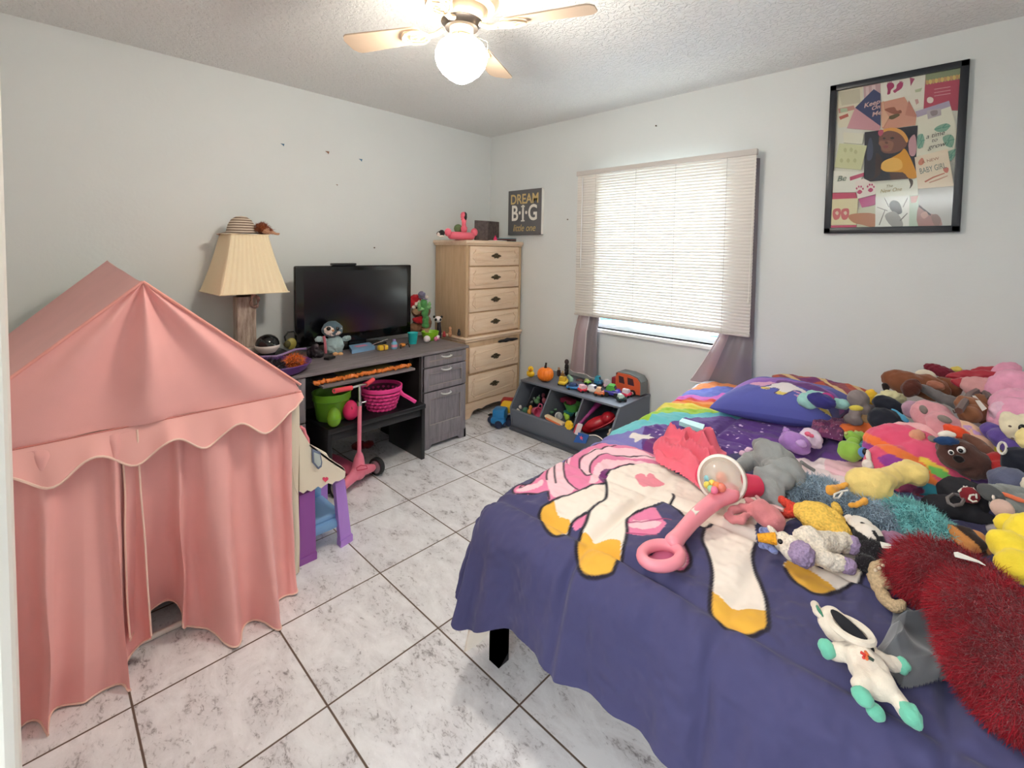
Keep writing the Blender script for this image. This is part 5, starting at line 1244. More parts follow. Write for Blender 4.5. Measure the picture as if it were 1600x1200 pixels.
# keyboard shelf garland
gr = thing('orange_garland', 'orange and black beaded garland heaped along the keyboard shelf', 'garland', (0.78, -1.85, 0.672))
pts = []
for i in range(120):
    t = i/119; P = at(492+150*t, 583.5-23*t-0.0*t, x=0.80); pts.append((0.80+0.008*sin(i*0.9), P[1], 0.690+0.004*sin(i*1.7)))
mb = MB(); mb.tube(pts, [0.010+0.006*(i % 3 == 0) for i in range(120)], 8); part(gr, 'bead_string', mb, mat('garland_orange', (222, 124, 52), rough=0.4))
mb = MB(); mb.tube([(x-0.018, y, z-0.004) for x, y, z in pts], [0.010+0.004*(i % 2) for i in range(120)], 6); part(gr, 'dark_string', mb, mat('garland_dark', (60, 34, 24), rough=0.5))
solo('paper_pad', 'flat yellowish sheet lying on the keyboard shelf behind the garland', 'paper', MB().box((0.66, -1.80, 0.677), (0.12, 0.40, 0.006), 0.002), mat('pad_yellow', (190, 176, 120), rough=0.8))

# ================================================================ on the bench (top 0.412)
BZ = 0.4125
p = at(514, 640, z=BZ); bc = (0.72, -2.07)
mb = MB(); mb.lathe([(0.001, 0.002), (0.088, 0.0), (0.095, 0.01), (0.112, 0.13), (0.120, 0.135), (0.120, 0.16), (0.124, 0.18), (0.119, 0.181), (0.112, 0.14), (0.088, 0.012), (0.001, 0.01)], (*bc, BZ), 40)
solo('green_bucket', 'green plastic tub on the black bench left of the scooter handlebar', 'bucket', mb, mat('leaf_green', (96, 150, 34), rough=0.35))
def egg(c, r, h, n=28):
    mb = MB(); prof = []
    for i in range(17):
        t = pi*i/16; z = h/2*(1-cos(t)); w = r*sin(t)*(1+0.12*cos(t)); prof.append((max(w, 0.0004), z))
    mb.lathe(prof, c, n, cap=False); return mb
p = at(522, 667, z=BZ); e1 = thing('plastic_egg', 'shiny green plastic egg standing on the black bench', 'plastic egg', tuple(p)); part(e1, 'shell', egg(tuple(p), 0.043, 0.125), glossm('egg_green', (118, 170, 40), rough=0.15)); part(e1, 'seam', MB().tube([(p[0]+0.0434*cos(a_), p[1]+0.0434*sin(a_), p[2]+0.055) for a_ in np.linspace(0, 2*pi, 28)[:-1]], 0.0012, 5, True), mat('egg_seam', (90, 140, 30)))
p = at(548, 656, z=BZ); e2 = thing('pink_egg_toy', 'hot pink egg-shaped chick toy beside the green egg', 'toy', tuple(p)); part(e2, 'shell', egg(tuple(p), 0.050, 0.130), mat('hot_pink', (232, 46, 108), rough=0.5)); part(e2, 'beak', ellmb(((p[0]+0.036, p[1]-0.012, p[2]+0.088), (0.010, 0.004, 0.012))), mat('beak_brown', (160, 60, 50)))
# woven basket
bs = thing('woven_basket', 'hot pink woven easter basket with a folded handle on the black bench', 'basket', (0.78, -1.73, BZ))
bx, by = 0.775, -1.735; magenta = mat('basket_pink', (226, 60, 140), rough=0.6); magd = mat('basket_pink_dark', (172, 34, 104), rough=0.6)
mb = MB(); mb2 = MB(); nW = 40
for ring in range(5):
    z0 = 0.012+ring*0.027; t = (z0)/0.15; r0 = 0.085+0.052*t
    pts = [(bx+(r0+0.005*(1 if (k+ring) % 2 else -1))*cos(2*pi*k/nW), by+(r0+0.005*(1 if (k+ring) % 2 else -1))*sin(2*pi*k/nW), BZ+z0) for k in range(nW)]
    mb.tube(pts, 0.0105, 6, True)
part(bs, 'weave', mb, magenta)
mb = MB(); mb.lathe([(0.001, 0.004), (0.080, 0.003), (0.130, 0.145), (0.126, 0.145), (0.077, 0.008), (0.001, 0.008)], (bx, by, BZ), 40); part(bs, 'lining', mb, mat('basket_inner', (104, 40, 70), rough=0.8))
mb = MB(); mb.lathe([(0.138, 0.138), (0.142, 0.140), (0.143, 0.165), (0.138, 0.168), (0.132, 0.165), (0.132, 0.140), (0.138, 0.138)], (bx, by, BZ), 40, cap=False); part(bs, 'rim', mb, magenta)
A_ = at(629, 616, x=0.90); B2 = at(649, 628, x=0.93); mb = MB(); mb.tube([(0.86, -1.66, BZ+0.15), tuple(A_), tuple((A_+B2)/2+np.array((0, 0, 0.002))), tuple(B2)], 0.014, 6); part(bs, 'handle', mb, magenta)
mb = MB(); mb.tube([(bx-0.07, by-0.12, BZ+0.155), (bx-0.11, by-0.08, BZ+0.17), (bx-0.13, by, BZ+0.172)], 0.008, 6); part(bs, 'handle', mb, magenta)
sp = soft([((bx, by, BZ+0.05), (0.085, 0.085, 0.03))], 0.008); o_ = solo('basket_filling', 'dark shredded paper grass heaped inside the pink basket', 'paper grass', strands(sp, 1400, 0.05, 0.003, 0.3, 0.9, 8), mat('shred_dark', (96, 52, 66), rough=0.6), kind='stuff')

# ================================================================ scooter
sc_ = thing('kick_scooter', 'pink three-wheeled kick scooter parked in front of the black bench', 'scooter', (0.90, -1.98, 0))
spk = mat('scooter_pink', (236, 128, 150), rough=0.4); rub = mat('black_rubber', (24, 24, 26), rough=0.7); grip_m = mat('grip_red', (226, 70, 84), rough=0.6)
wl, wr = np.array((0.985, -2.155, 0.06)), np.array((0.880, -1.830, 0.06))
axis = Vector(wr-wl).normalized(); Rw = axis.to_track_quat('Z', 'Y').to_matrix()
def wheel(c, r, w, root):
    mb = MB(); c = Vector(c); mb.lathe([(r*0.72, -w/2), (r*0.94, -w/2), (r, -w*0.3), (r, w*0.3), (r*0.94, w/2), (r*0.72, w/2)], c, 32, Rw, cap=False); t_ = part(root, 'wheel', mb, rub)
    mb = MB(); mb.lathe([(0.001, -w*0.42), (r*0.3, -w*0.45), (r*0.74, -w*0.40), (r*0.74, w*0.40), (r*0.3, w*0.45), (0.001, w*0.42)], c, 32, Rw); h_ = part(t_, 'hub', mb, mat('hub_grey', (190, 180, 186), rough=0.25, metal=0.5))
    return t_
wheel(wl, 0.060, 0.034, sc_); wheel(wr, 0.060, 0.034, sc_)
hx = at(567, 735, x=0.93); steer = np.array((0.94, -1.985, 0.0))
part(sc_, 'front_yoke', soft(chain([(tuple(wl+np.array((0, 0.035, 0.0))), 0.026), ((0.945, -2.03, 0.085), 0.036), ((0.93, -1.99, 0.105), 0.044), ((0.915, -1.94, 0.085), 0.036), (tuple(wr+np.array((0.0, -0.035, 0.0))), 0.026)])+chain([((0.93, -1.99, 0.09), 0.05), ((0.928, -1.985, 0.17), 0.034), ((0.928, -1.983, 0.20), 0.024)]), 0.005, 4, 0), spk)
mb = MB(); mb.tube([tuple(at(557, 731, x=0.985)), tuple(at(564, 727, x=0.987)), tuple(at(573, 728, x=0.985)), tuple(at(574, 732, x=0.985)), tuple(at(566, 734, x=0.987)), tuple(at(558, 735, x=0.985))], 0.003, 6, True); part(sc_, 'badge_ring', mb, mat('badge_red', (206, 60, 90)))
mb = MB(); P0 = (0.94, -1.990, 0.18); Pm = at(562, 630, x=0.942); mb.cyl(P0, Pm, 0.013); part(sc_, 'stem', mb, spk)
Pt = at(562, 602, x=0.945); mb = MB(); mb.cyl(Pm, Pt, 0.009); part(sc_, 'upper_stem', mb, chrome)
mb = MB(); mb.lathe([(0.017, -0.014), (0.017, 0.014)], Pm, 16); mb.cyl(tuple(Pm+np.array((0.0, 0.01, 0.0))), tuple(Pm+np.array((0.01, 0.04, 0.004))), 0.005); part(sc_, 'clamp', mb, chrome)
GL0, GL1, GR0, GR1 = at(522, 611, x=1.02), at(549, 606, x=0.965), at(572, 601, x=0.905), at(583, 593, x=0.86)
mb = MB(); mb.tube([tuple(GL0), tuple(GL1), tuple(Pt), tuple(GR0), tuple(GR1)], 0.0085, 10); part(sc_, 'handlebar', mb, chrome)
part(sc_, 'grip', MB().cyl(GL0, GL1, 0.0145), grip_m); part(sc_, 'grip', MB().cyl(GR0, GR1, 0.0145), grip_m)
dk0 = np.array((0.90, -1.99, 0.075)); dirb = np.array((-0.98, -0.10, 0)); dirb /= np.linalg.norm(dirb)
mb = MB(); pr_ = [(0.0, 0.05), (0.10, 0.062), (0.30, 0.060), (0.38, 0.045), (0.42, 0.0)]; sd = np.array((-dirb[1], dirb[0], 0))
pl = [dk0[:2]+dirb[:2]*t-sd[:2]*w for t, w in pr_]+[dk0[:2]+dirb[:2]*t+sd[:2]*w for t, w in pr_[::-1][1:]]
mb.prism([tuple(p_) for p_ in pl], 'z', 0.062, 0.082); part(sc_, 'deck', mb, mat('scooter_deck', (206, 90, 120), rough=0.6), angle=30)
wheel(dk0+dirb*0.40+np.array((0, 0, -0.03)), 0.045, 0.030, sc_)
part(sc_, 'brake', MB().box(tuple(dk0+dirb*0.40+np.array((0, 0, 0.028))), (0.09, 0.05, 0.010), 0.005, (0, 0, 0.3)), spk)
# red toy and cable glimpsed under the bench
mb = soft([((0.42, -1.72, 0.03), (0.05, 0.06, 0.03)), ((0.45, -1.66, 0.03), (0.03, 0.05, 0.028))], 0.006); solo('red_soft_toy', 'crumpled dark red soft toy on the floor under the black bench', 'soft toy', mb, plushm('dark_red_cloth', (120, 30, 34)))
mb = MB(); mb.tube(smooth_line([(0.50, -2.25, 0.30), (0.62, -2.252, 0.18), (0.80, -2.256, 0.16), (0.93, -2.254, 0.10), (1.02, -2.258, 0.02)], 5), 0.003, 6); solo('power_cable', 'thin black cable sagging beside the left end of the bench', 'cable', mb, blackp)
part(bn, 'side_panel', MB().box2((0.30, -2.236, 0), (0.32, -1.45, 0.05)), black_m) if False else None

# ================================================================ toy vanity table by the tent
vt = thing('toy_vanity', 'purple and cream toy vanity table with a scalloped top and blue seat, beside the tent', 'toy table', (1.30, -2.42, 0))
vp = mat('vanity_purple', (146, 78, 160), rough=0.4); vl_ = mat('vanity_lilac', (176, 130, 214), rough=0.4); vc = mat('vanity_cream', (236, 224, 204), rough=0.45); vb = mat('vanity_blue', (126, 170, 214), rough=0.4); vk = mat('vanity_pink', (236, 140, 152), rough=0.4)
def quadleg(pts, d0, mt, name='leg'):
    mb = MB(); P = [np.array(p) for p in pts]; off = np.array(d0)
    mb.add([*P, *[p+off for p in P]], [(0, 1, 2, 3), (7, 6, 5, 4), (0, 4, 5, 1), (1, 5, 6, 2), (2, 6, 7, 3), (3, 7, 4, 0)]); return part(vt, name, mb, mt, smooth=False)
# near (left) leg panel and far leg, on planes read from the floor contact
xa = 1.452
L0, L1, L2, L3 = at(466, 878, x=xa), at(494, 868, x=xa), at(492, 765, x=xa-0.02), at(468, 775, x=xa-0.02)
L0[2] = 0; L1[2] = 0
quadleg((L0, L1, L2, L3), (-0.035, -0.005, 0), vp)
F0, F1, F2, F3 = at(533, 853, x=1.455), at(550, 846, x=1.44), at(539, 750, x=1.41), at(524, 756, x=1.415)
F0[2] = 0; F1[2] = 0
quadleg((F0, F1, F2, F3), (-0.035, 0.0, 0), vl_)
for pr2 in ((L0, L1, 0.05), (F0, F1, 0.05)):
    a_, b2 = pr2[0].copy(), pr2[1].copy(); quadleg((a_+(0.004, -0.003, 0), b2+(0.004, 0.003, 0), b2+(0.004, 0.003, 0.035), a_+(0.004, -0.003, 0.035)), (-0.045, 0, 0), vp if pr2[0] is L0 else vl_, 'foot')
quadleg(((1.16, -2.555, 0), (1.16, -2.50, 0), (1.18, -2.50, 0.30), (1.18, -2.555, 0.30)), (-0.035, 0, 0), vp); quadleg(((1.13, -2.33, 0), (1.13, -2.28, 0), (1.15, -2.29, 0.30), (1.15, -2.33, 0.30)), (-0.035, 0, 0), vl_)
# scalloped cream hood
xh = 1.445
top = [(468, 667), (484, 694), (510, 708), (516, 718), (535, 729), (540, 737), (539, 746)]
low = [(535, 749), (529, 752), (524, 752), (519, 757), (513, 755), (508, 758), (502, 763), (497, 760), (492, 764), (486, 768), (480, 766), (474, 771), (468, 768)]
poly = [tuple(at(px, py, x=xh)[1:]) for px, py in top+low]
mb = MB(); mb.prism(poly, 'x', xh-0.022, xh); part(vt, 'scalloped_front', mb, vc, angle=30)
A1, A2, A3 = at(484, 694, x=xh), at(516, 718, x=xh), at(538, 732, x=xh)
mb = MB(); mb.add([A1, A2, A3, A3+(-0.26, 0, 0), A2+(-0.26, 0, 0), A1+(-0.26, 0, 0), A1-(0, 0, 0.012), A2-(0, 0, 0.012), A3-(0, 0, 0.012), A3+(-0.26, 0, -0.012), A2+(-0.26, 0, -0.012), A1+(-0.26, 0, -0.012)], [(0, 1, 4, 5), (1, 2, 3, 4), (6, 11, 10, 7), (7, 10, 9, 8), (0, 6, 7, 1), (1, 7, 8, 2), (2, 8, 9, 3), (3, 9, 10, 4), (4, 10, 11, 5), (5, 11, 6, 0)]); part(vt, 'table_top', mb, vc, smooth=False)
mir = [tuple(at(px, py, x=xh+0.006)[1:]) for px, py in ((487, 701), (500, 706), (503, 722), (502, 729), (497, 733), (488, 723))]
mb = MB(); mb.prism(mir, 'x', xh+0.0005, xh+0.010); mf = part(vt, 'mirror_frame', mb, mat('vanity_grey', (110, 120, 146), rough=0.4), smooth=False)
c_y = sum(p_[0] for p_ in mir)/6; c_z = sum(p_[1] for p_ in mir)/6; mb = MB(); mb.prism([(c_y+(y_-c_y)*0.7, c_z+(z_-c_z)*0.72) for y_, z_ in mir], 'x', xh+0.010, xh+0.012); part(mf, 'mirror_glass', mb, mat('mirror_tint', (190, 198, 196), rough=0.1), smooth=False)
def hpts(px, py, s): 
    o = []
    for k in range(24):
        t = 2*pi*k/24; o.append((px+s*16*sin(t)**3/16, py-s*(13*cos(t)-5*cos(2*t)-2*cos(3*t)-cos(4*t))/16))
    return [tuple(at(a_, b2, x=xh+0.002)[1:]) for a_, b2 in o]
mb = MB(); mb.prism(hpts(508.5, 749, 4.6), 'x', xh+0.0003, xh+0.003); part(vt, 'heart_emblem', mb, mat('heart_red', (222, 70, 104), rough=0.4), angle=50)
mb = MB(); mb.prism([tuple(at(px, py, x=1.40)[1:]) for px, py in ((468, 668), (475, 672), (479, 684), (482, 698), (481, 716), (477, 722), (479, 745), (468, 752))], 'x', 1.36, 1.385); part(vt, 'back_mirror', mb, mat('vanity_plum', (130, 44, 104), rough=0.35), angle=30)
mb = MB(); mb.tube([tuple(at(px, py, x=1.405)) for px, py in ((469, 667), (475, 671), (477, 679), (481, 686), (482, 700), (481, 715), (477, 722))], 0.008, 8); part(vt, 'mirror_rim', mb, vk)
mb = MB(); mb.box2((1.16, -2.50, 0.085), (1.42, -2.33, 0.135), 0.02); mb.box2((1.16, -2.49, 0.13), (1.40, -2.325, 0.16), 0.02); part(vt, 'seat', mb, vb)
mb = MB(); mb.box2((1.13, -2.50, 0.13), (1.17, -2.33, 0.27), 0.015); part(vt, 'seat_back', mb, vb)
# ================================================================ on top of the chest (top 1.632)
TZ = 1.6325
fl = thing('flamingo_float', 'pink toy flamingo swim ring with a black beak on top of the chest', 'toy', (0.42, -0.66, TZ))
fp = mat('flamingo_pink', (240, 110, 130), rough=0.4)
def TP(px, py, rx, ry, x=0.42, dk=0.9, ang=0):
    P = at(px, py, x=x); k = mpp(P); return (tuple(P), (rx*k, ry*k, min(rx, ry)*k*dk), vrot(P, ang))
cr_ = at(721, 363, x=0.42)
mb = MB(); mb.tube([(0.42+0.045*cos(a), cr_[1]+0.110*sin(a), TZ+0.036) for a in np.linspace(0, 2*pi, 33)[:-1]], 0.034, 12, True); part(fl, 'ring', mb, fp)
part(fl, 'neck', soft([TP(725, 358, 5, 8), TP(725, 345, 3.8, 10), TP(724, 336, 4.5, 5), TP(722, 338, 2.5, 7)], 0.004), fp); part(fl, 'beak', soft([TP(727, 338, 2.8, 7, 0.435)], 0.003), eyeb)
for px in (700, 741): part(fl, 'wing', ellmb(TP(px, 363, 5.5, 6.5, 0.43)), fp)
p = at(716, 351, x=0.33); solo('green_ball', 'small round green ball behind the flamingo ring', 'ball', MB().ell((0.33, p[1], TZ+0.105), 0.040, None, 24, 16), mat('moss_ball', (106, 128, 84), rough=0.8, var=0.1, vscale=40))
solo('ball_tin', 'little dark tin under the green ball', 'tin', MB().lathe([(0.032, 0), (0.032, 0.066), (0.001, 0.066)], (0.33, p[1], TZ), 20), mat('tin_dark', (60, 64, 60), rough=0.4))
tb = thing('black_white_toy', 'small black and white soft toy at the left end of the chest top', 'soft toy', (0.38, -0.76, TZ)); part(tb, 'body', soft([TP(690, 364, 5, 5, 0.40), TP(686, 365, 4, 4, 0.40)], 0.004), mat('dark_fur', (46, 40, 42), rough=0.9)); part(tb, 'muzzle', soft([TP(685, 366, 2.5, 3, 0.43), TP(690, 369, 4, 1.8, 0.43)], 0.003), pw)
c1, c2 = at(743, 344, x=0.34), at(781, 344, x=0.34)
ph = thing('photo_booklet', 'dark open photo booklet standing on top of the chest', 'booklet', (0.34, (c1[1]+c2[1])/2, TZ))
mb = MB(); ym = (c1[1]+c2[1])/2-0.02; zt = c1[2]
for (ya, xa_), (yb_, xb_) in (((c1[1], 0.33), (ym, 0.36)), ((ym, 0.36), (c2[1], 0.33))):
    mb.add([(xa_, ya, TZ), (xb_, yb_, TZ), (xb_, yb_, zt), (xa_, ya, zt), (xa_-0.004, ya, TZ), (xb_-0.004, yb_, TZ), (xb_-0.004, yb_, zt), (xa_-0.004, ya, zt)], [(0, 1, 2, 3), (7, 6, 5, 4), (0, 4, 5, 1), (1, 5, 6, 2), (2, 6, 7, 3), (3, 7, 4, 0)])
part(ph, 'page', mb, mat('booklet_dark', (92, 80, 78), rough=0.5, var=0.5, vscale=35), smooth=False)
p = at(774, 366, x=0.46); pc = thing('pink_cone_toy', 'tiny hot pink cone toy at the front of the chest top', 'toy', (0.46, p[1], TZ)); part(pc, 'cone', MB().lathe([(0.020, 0), (0.018, 0.02), (0.008, 0.04), (0.001, 0.05)], (0.46, p[1], TZ), 18), mat('hot_pink', (0, 0, 0))); part(pc, 'ball_top', ellmb(((0.46, p[1], TZ+0.05), (0.006, 0.006, 0.006))), mat('hot_pink', (0, 0, 0)))
for i, (px, c, dz, lb) in enumerate(((800, (70, 80, 90), 0.0, 'dark slim book lying flat, lowest at the right end of the chest top'), (797, (120, 60, 60), 0.012, 'maroon slim book in the stack on the chest top'), (801, (130, 160, 170), 0.024, 'pale blue slim book topmost on the chest top'))):
    p = at(px, 370, x=0.38); mb = MB(); mb.box((0.36+0.01*i, -0.135-0.01*i, TZ+0.006+dz), (0.20, 0.14, 0.011), 0.002, (0, 0, 0.12*i)); solo('book', lb, 'book', mb, mat('slim_book_%d' % i, c, rough=0.6), group='books flat on the chest')
mb = MB(); mb.box((0.44, -0.30, TZ+0.004), (0.10, 0.16, 0.006), 0.002, (0, 0, 0.1)); solo('white_card', 'white card lying flat in front of the photo booklet', 'card', mb, white_m)
mb = MB(); mb.tube([(0.47+0.01*sin(i), -0.34+0.02*i, TZ+0.010) for i in range(10)], 0.005, 6); solo('black_cable', 'dark cord lying along the front of the chest top', 'cord', mb, blackp)

# ================================================================ grey toy bin under the window
tb_ = thing('toy_bin', 'slate grey wooden toy organiser with three open bins, under the window', 'toy storage', (1.44, -0.30, 0))
slate = mat('slate_paint', (104, 110, 122), rough=0.45)
X0b, X1b = 0.935, 1.935; prof = [(-0.02, 0.0), (-0.02, 0.41), (-0.462, 0.41), (-0.60, 0.20), (-0.60, 0.175), (-0.575, 0.0)]
def side(x0, x1, pr=prof, nm='side_panel'): part(tb_, nm, MB().prism(pr, 'x', x0, x1), slate, smooth=False)
side(X0b, X0b+0.016); side(X1b-0.016, X1b)
pd = [(-0.03, 0.03), (-0.03, 0.405), (-0.452, 0.405), (-0.585, 0.20), (-0.565, 0.03)]
side(1.262, 1.276, pd, 'divider'); side(1.592, 1.606, pd, 'divider')
part(tb_, 'top_board', MB().box2((X0b-0.004, -0.470, 0.396), (X1b+0.004, -0.015, 0.412), 0.003), slate)
part(tb_, 'back_board', MB().box2((X0b+0.01, -0.03, 0.0), (X1b-0.01, -0.02, 0.40)), slate)
part(tb_, 'bottom_board', MB().box2((X0b+0.01, -0.57, 0.03), (X1b-0.01, -0.03, 0.045)), slate)
part(tb_, 'front_board', MB().prism([(-0.598, 0.175), (-0.584, 0.185), (-0.560, 0.03), (-0.575, 0.03)], 'x', X0b+0.012, X1b-0.012), slate, smooth=False)
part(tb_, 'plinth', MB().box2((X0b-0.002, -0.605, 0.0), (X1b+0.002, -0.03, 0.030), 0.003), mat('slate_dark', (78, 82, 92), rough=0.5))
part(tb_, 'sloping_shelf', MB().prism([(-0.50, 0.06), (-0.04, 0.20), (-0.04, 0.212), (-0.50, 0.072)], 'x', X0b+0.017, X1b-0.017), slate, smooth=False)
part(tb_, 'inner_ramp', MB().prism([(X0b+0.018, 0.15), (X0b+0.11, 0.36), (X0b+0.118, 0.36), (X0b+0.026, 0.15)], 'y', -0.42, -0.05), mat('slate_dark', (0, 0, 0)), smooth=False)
def BN(px, py, y, rx, ry, dk=0.8, ang=0):
    P = at(px, py, y=y); k = mpp(P); return (tuple(P), (rx*k, ry*k, min(rx, ry)*k*dk), vrot(P, ang))
# left bin
ck = thing('pink_toy_cup', 'pink toy cup lying on its side in the left bin', 'toy cup', tuple(at(838, 651, y=-0.48)))
Pc = at(838, 643, y=-0.47); Rr = Euler((radians(80), 0, radians(70))).to_matrix(); mb = MB(); mb.lathe([(0.001, -0.035), (0.030, -0.035), (0.042, 0.035), (0.038, 0.035), (0.027, -0.030), (0.001, -0.030)], Pc, 28, Rr); part(ck, 'cup_body', mb, mat('toy_cup_pink', (226, 104, 142), rough=0.4))
mb = MB(); mb.tube([tuple(at(841, 636, y=-0.46)), tuple(at(843, 631, y=-0.46)), tuple(at(847, 632, y=-0.46)), tuple(at(847, 638, y=-0.46))], 0.005, 8); part(ck, 'handle', mb, mat('toy_cup_pink', (0, 0, 0)))
def blob(nm, lb, cat, els, c, rough=0.5, plush=False, vox=0.004, group=None):
    return solo(nm, lb, cat, soft(els, vox, 2, 0.0008), plushm(nm+'_p_%d_%d_%d' % c, c) if plush else mat(nm+'_m_%d_%d_%d' % c, c, rough=rough), group)
blob('toy_frog', 'dull green toy frog behind the pink cup in the left bin', 'toy', [BN(839, 627, -0.36, 5, 4), BN(841, 622, -0.36, 3, 3)], (104, 150, 104))
blob('toy_leaf', 'dark green rounded toy at the left corner of the left bin', 'toy', [BN(821, 641, -0.49, 5, 5), BN(816, 645, -0.50, 4, 3)], (70, 120, 96))
blob('toy_bone', 'small white bone-shaped toy at the far left of the left bin', 'toy', [BN(813, 636, -0.52, 2.8, 3), BN(809, 640, -0.53, 2.2, 2.2), BN(811, 642, -0.53, 2, 2)], (222, 216, 206))
blob('toy_peach', 'orange toy fruit tucked left of the pink cup', 'toy', [BN(827, 644, -0.485, 3.5, 5), BN(829, 637, -0.46, 3, 4)], (222, 150, 60))
blob('toy_rattle', 'small pale rattle at the back of the left bin', 'toy', [BN(842, 618, -0.30, 1.8, 2.4), BN(845, 612, -0.28, 1.4, 1.8)], (200, 200, 196))
blob('toy_animal', 'grey toy animal in the middle of the left bin', 'toy', [BN(830, 628, -0.38, 4, 3), BN(835, 623, -0.37, 2.5, 2.5)], (120, 130, 122))
blob('toy_heart', 'dark rose toy at the right back of the left bin', 'toy', [BN(850, 626, -0.38, 3.5, 5), BN(849, 618, -0.33, 3, 4)], (150, 70, 84))
# middle bin
Pm_ = at(886, 626, y=-0.30); mb = MB(); mb.box((Pm_[0], Pm_[1], Pm_[2]+0.004), (0.15, 0.08, 0.035), 0.006, (0, 0, -0.05)); solo('red_toy_case', 'dark pink rectangular toy case at the back of the middle bin', 'toy case', mb, mat('case_pink', (170, 50, 84), rough=0.45))
Pg = at(895, 636, y=-0.34); mb = MB(); mb.lathe([(0.001, 0.002), (0.050, 0), (0.066, 0.04), (0.076, 0.062), (0.072, 0.062), (0.048, 0.006), (0.001, 0.006)], (Pg[0], Pg[1], Pg[2]-0.03), 30); solo('green_toy_bowl', 'mid green toy bowl in the middle bin', 'toy bowl', mb, mat('bowl_green', (92, 166, 76), rough=0.4))
Pt_ = at(889, 646, y=-0.40); mb = MB(); mb.lathe([(0.001, 0.002), (0.030, 0), (0.045, 0.03), (0.042, 0.03), (0.001, 0.006)], (Pt_[0], Pt_[1], Pt_[2]-0.015), 26); solo('teal_toy_bowl', 'small teal toy bowl under the green bowl in the middle bin', 'toy bowl', mb, mat('bowl_teal', (50, 130, 130), rough=0.4))
Pw_ = at(873, 650, y=-0.47); mb = MB(); mb.tube([tuple(np.array(Pw_)+0.026*(cos(a)*RGT+sin(a)*UPV)) for a in np.linspace(0, 2*pi, 25)[:-1]], 0.007, 8, True); mb.ell(tuple(np.array(Pw_)), (0.022, 0.006, 0.022)); solo('white_lens_toy', 'round white and clear toy lens in the middle bin', 'toy', mb, mat('lens_white', (206, 206, 204), rough=0.3))
A0, A1 = at(853, 649, y=-0.56), at(881, 663, y=-0.565); mb = MB(); d_ = Vector(A1-A0); cR = d_.to_track_quat('X', 'Z').to_matrix(); mb.box(tuple((A0+A1)/2), (d_.length, 0.045, 0.022), 0.008, cR); bx_ = thing('pencil_case', 'cream and orange long toy box lying along the lip of the middle bin', 'toy box', tuple((A0+A1)/2)); part(bx_, 'lid', mb, mat('case_cream', (232, 206, 170), rough=0.5)); mb = MB(); mb.box(tuple((A0+A1)/2+np.array((0, -0.012, -0.010))), (d_.length*0.85, 0.03, 0.020), 0.008, cR); part(bx_, 'tray', mb, mat('case_orange', (222, 120, 80), rough=0.5))
Py = at(892, 663, y=-0.59); gr_ = thing('yellow_gear_toy', 'yellow gear-shaped toy hanging over the lip of the middle bin', 'toy', tuple(Py)); pts = []
for k in range(32):
    a = 2*pi*k/32; r = 0.035*(1.0 if (k//2) % 2 else 0.88); pts.append((Py[0]+r*cos(a), Py[2]+r*sin(a)))
part(gr_, 'gear', MB().prism(pts, 'y', Py[1]-0.032, Py[1]-0.012), mat('gear_yellow', (240, 196, 30), rough=0.4), angle=30); part(gr_, 'hub', MB().cyl((Py[0], Py[1]-0.032, Py[2]), (Py[0], Py[1]-0.040, Py[2]), 0.014), mat('gear_yellow', (0, 0, 0)))
blob('lime_toy', 'lime green toy peeking above the yellow gear', 'toy', [BN(886, 652, -0.50, 4.5, 5), BN(883, 648, -0.48, 3, 3)], (150, 190, 60))
blob('mint_block', 'pale mint toy block at the right of the middle bin', 'toy', [BN(902, 648, -0.42, 3.5, 5), BN(901, 655, -0.44, 3, 4)], (170, 206, 196))
blob('dark_green_toy', 'small dark green toy near the left of the middle bin', 'toy', [BN(862, 644, -0.46, 4, 2.6), BN(868, 640, -0.42, 3, 2)], (70, 110, 80))
# right bin
blob('purple_racket', 'long purple toy racket leaning in the right bin', 'toy', chain([(at(907, 661, y=-0.52), 0.013), (at(922, 645, y=-0.44), 0.013), (at(932, 634, y=-0.36), 0.022), (at(938, 627, y=-0.30), 0.030)]), (150, 50, 124))
lb_ = thing('red_toy_car_case', 'large glossy red ladybug-shaped case filling the right bin', 'toy case', tuple(at(935, 675, y=-0.46)))
part(lb_, 'shell', soft([BN(936, 660, -0.44, 25, 10, 1.3, 22), BN(922, 668, -0.47, 14, 8, 1.3, 22), BN(950, 653, -0.42, 12, 10, 1.3, 22)], 0.006, 4, 0), glossm('case_red', (176, 30, 44), rough=0.25))
part(lb_, 'rim', MB().tube([tuple(at(*p_, y=-0.50)) for p_ in ((912, 674), (925, 673), (940, 667), (955, 659), (962, 652))], 0.004, 6), mat('case_red_light', (214, 70, 80), rough=0.3))
P0_, P1_ = at(901, 679, y=-0.62), at(907, 662, y=-0.60); mb = MB(); d_ = Vector(P1_-P0_); mb.box(tuple((P0_+P1_)/2), (0.012, 0.04, d_.length), 0.004, d_.to_track_quat('Z', 'Y').to_matrix()); tg = thing('white_red_tag', 'white and red toy leaning over the lip beside the yellow gear', 'toy', tuple(P0_)); part(tg, 'strip', mb, mat('strip_white', (232, 214, 216), rough=0.4)); mb = MB(); mb.box(tuple((P0_+P1_)/2+np.array((-0.016, -0.004, -0.002))), (0.018, 0.03, d_.length*0.8), 0.006, d_.to_track_quat('Z', 'Y').to_matrix()); part(tg, 'strip_edge', mb, mat('strip_red', (206, 60, 76), rough=0.4))
q_ = [tuple(at(*p_, y=-0.618)[[0, 2]]) for p_ in ((903, 676), (920, 680), (915, 693), (896, 691))]; cb = thing('blue_card', 'blue card with a pink star hanging on the front of the toy bin', 'card', (1.63, -0.615, 0.08)); part(cb, 'card_sheet', MB().prism(q_, 'y', -0.618, -0.612), mat('card_blue', (40, 96, 176), rough=0.4), smooth=False)
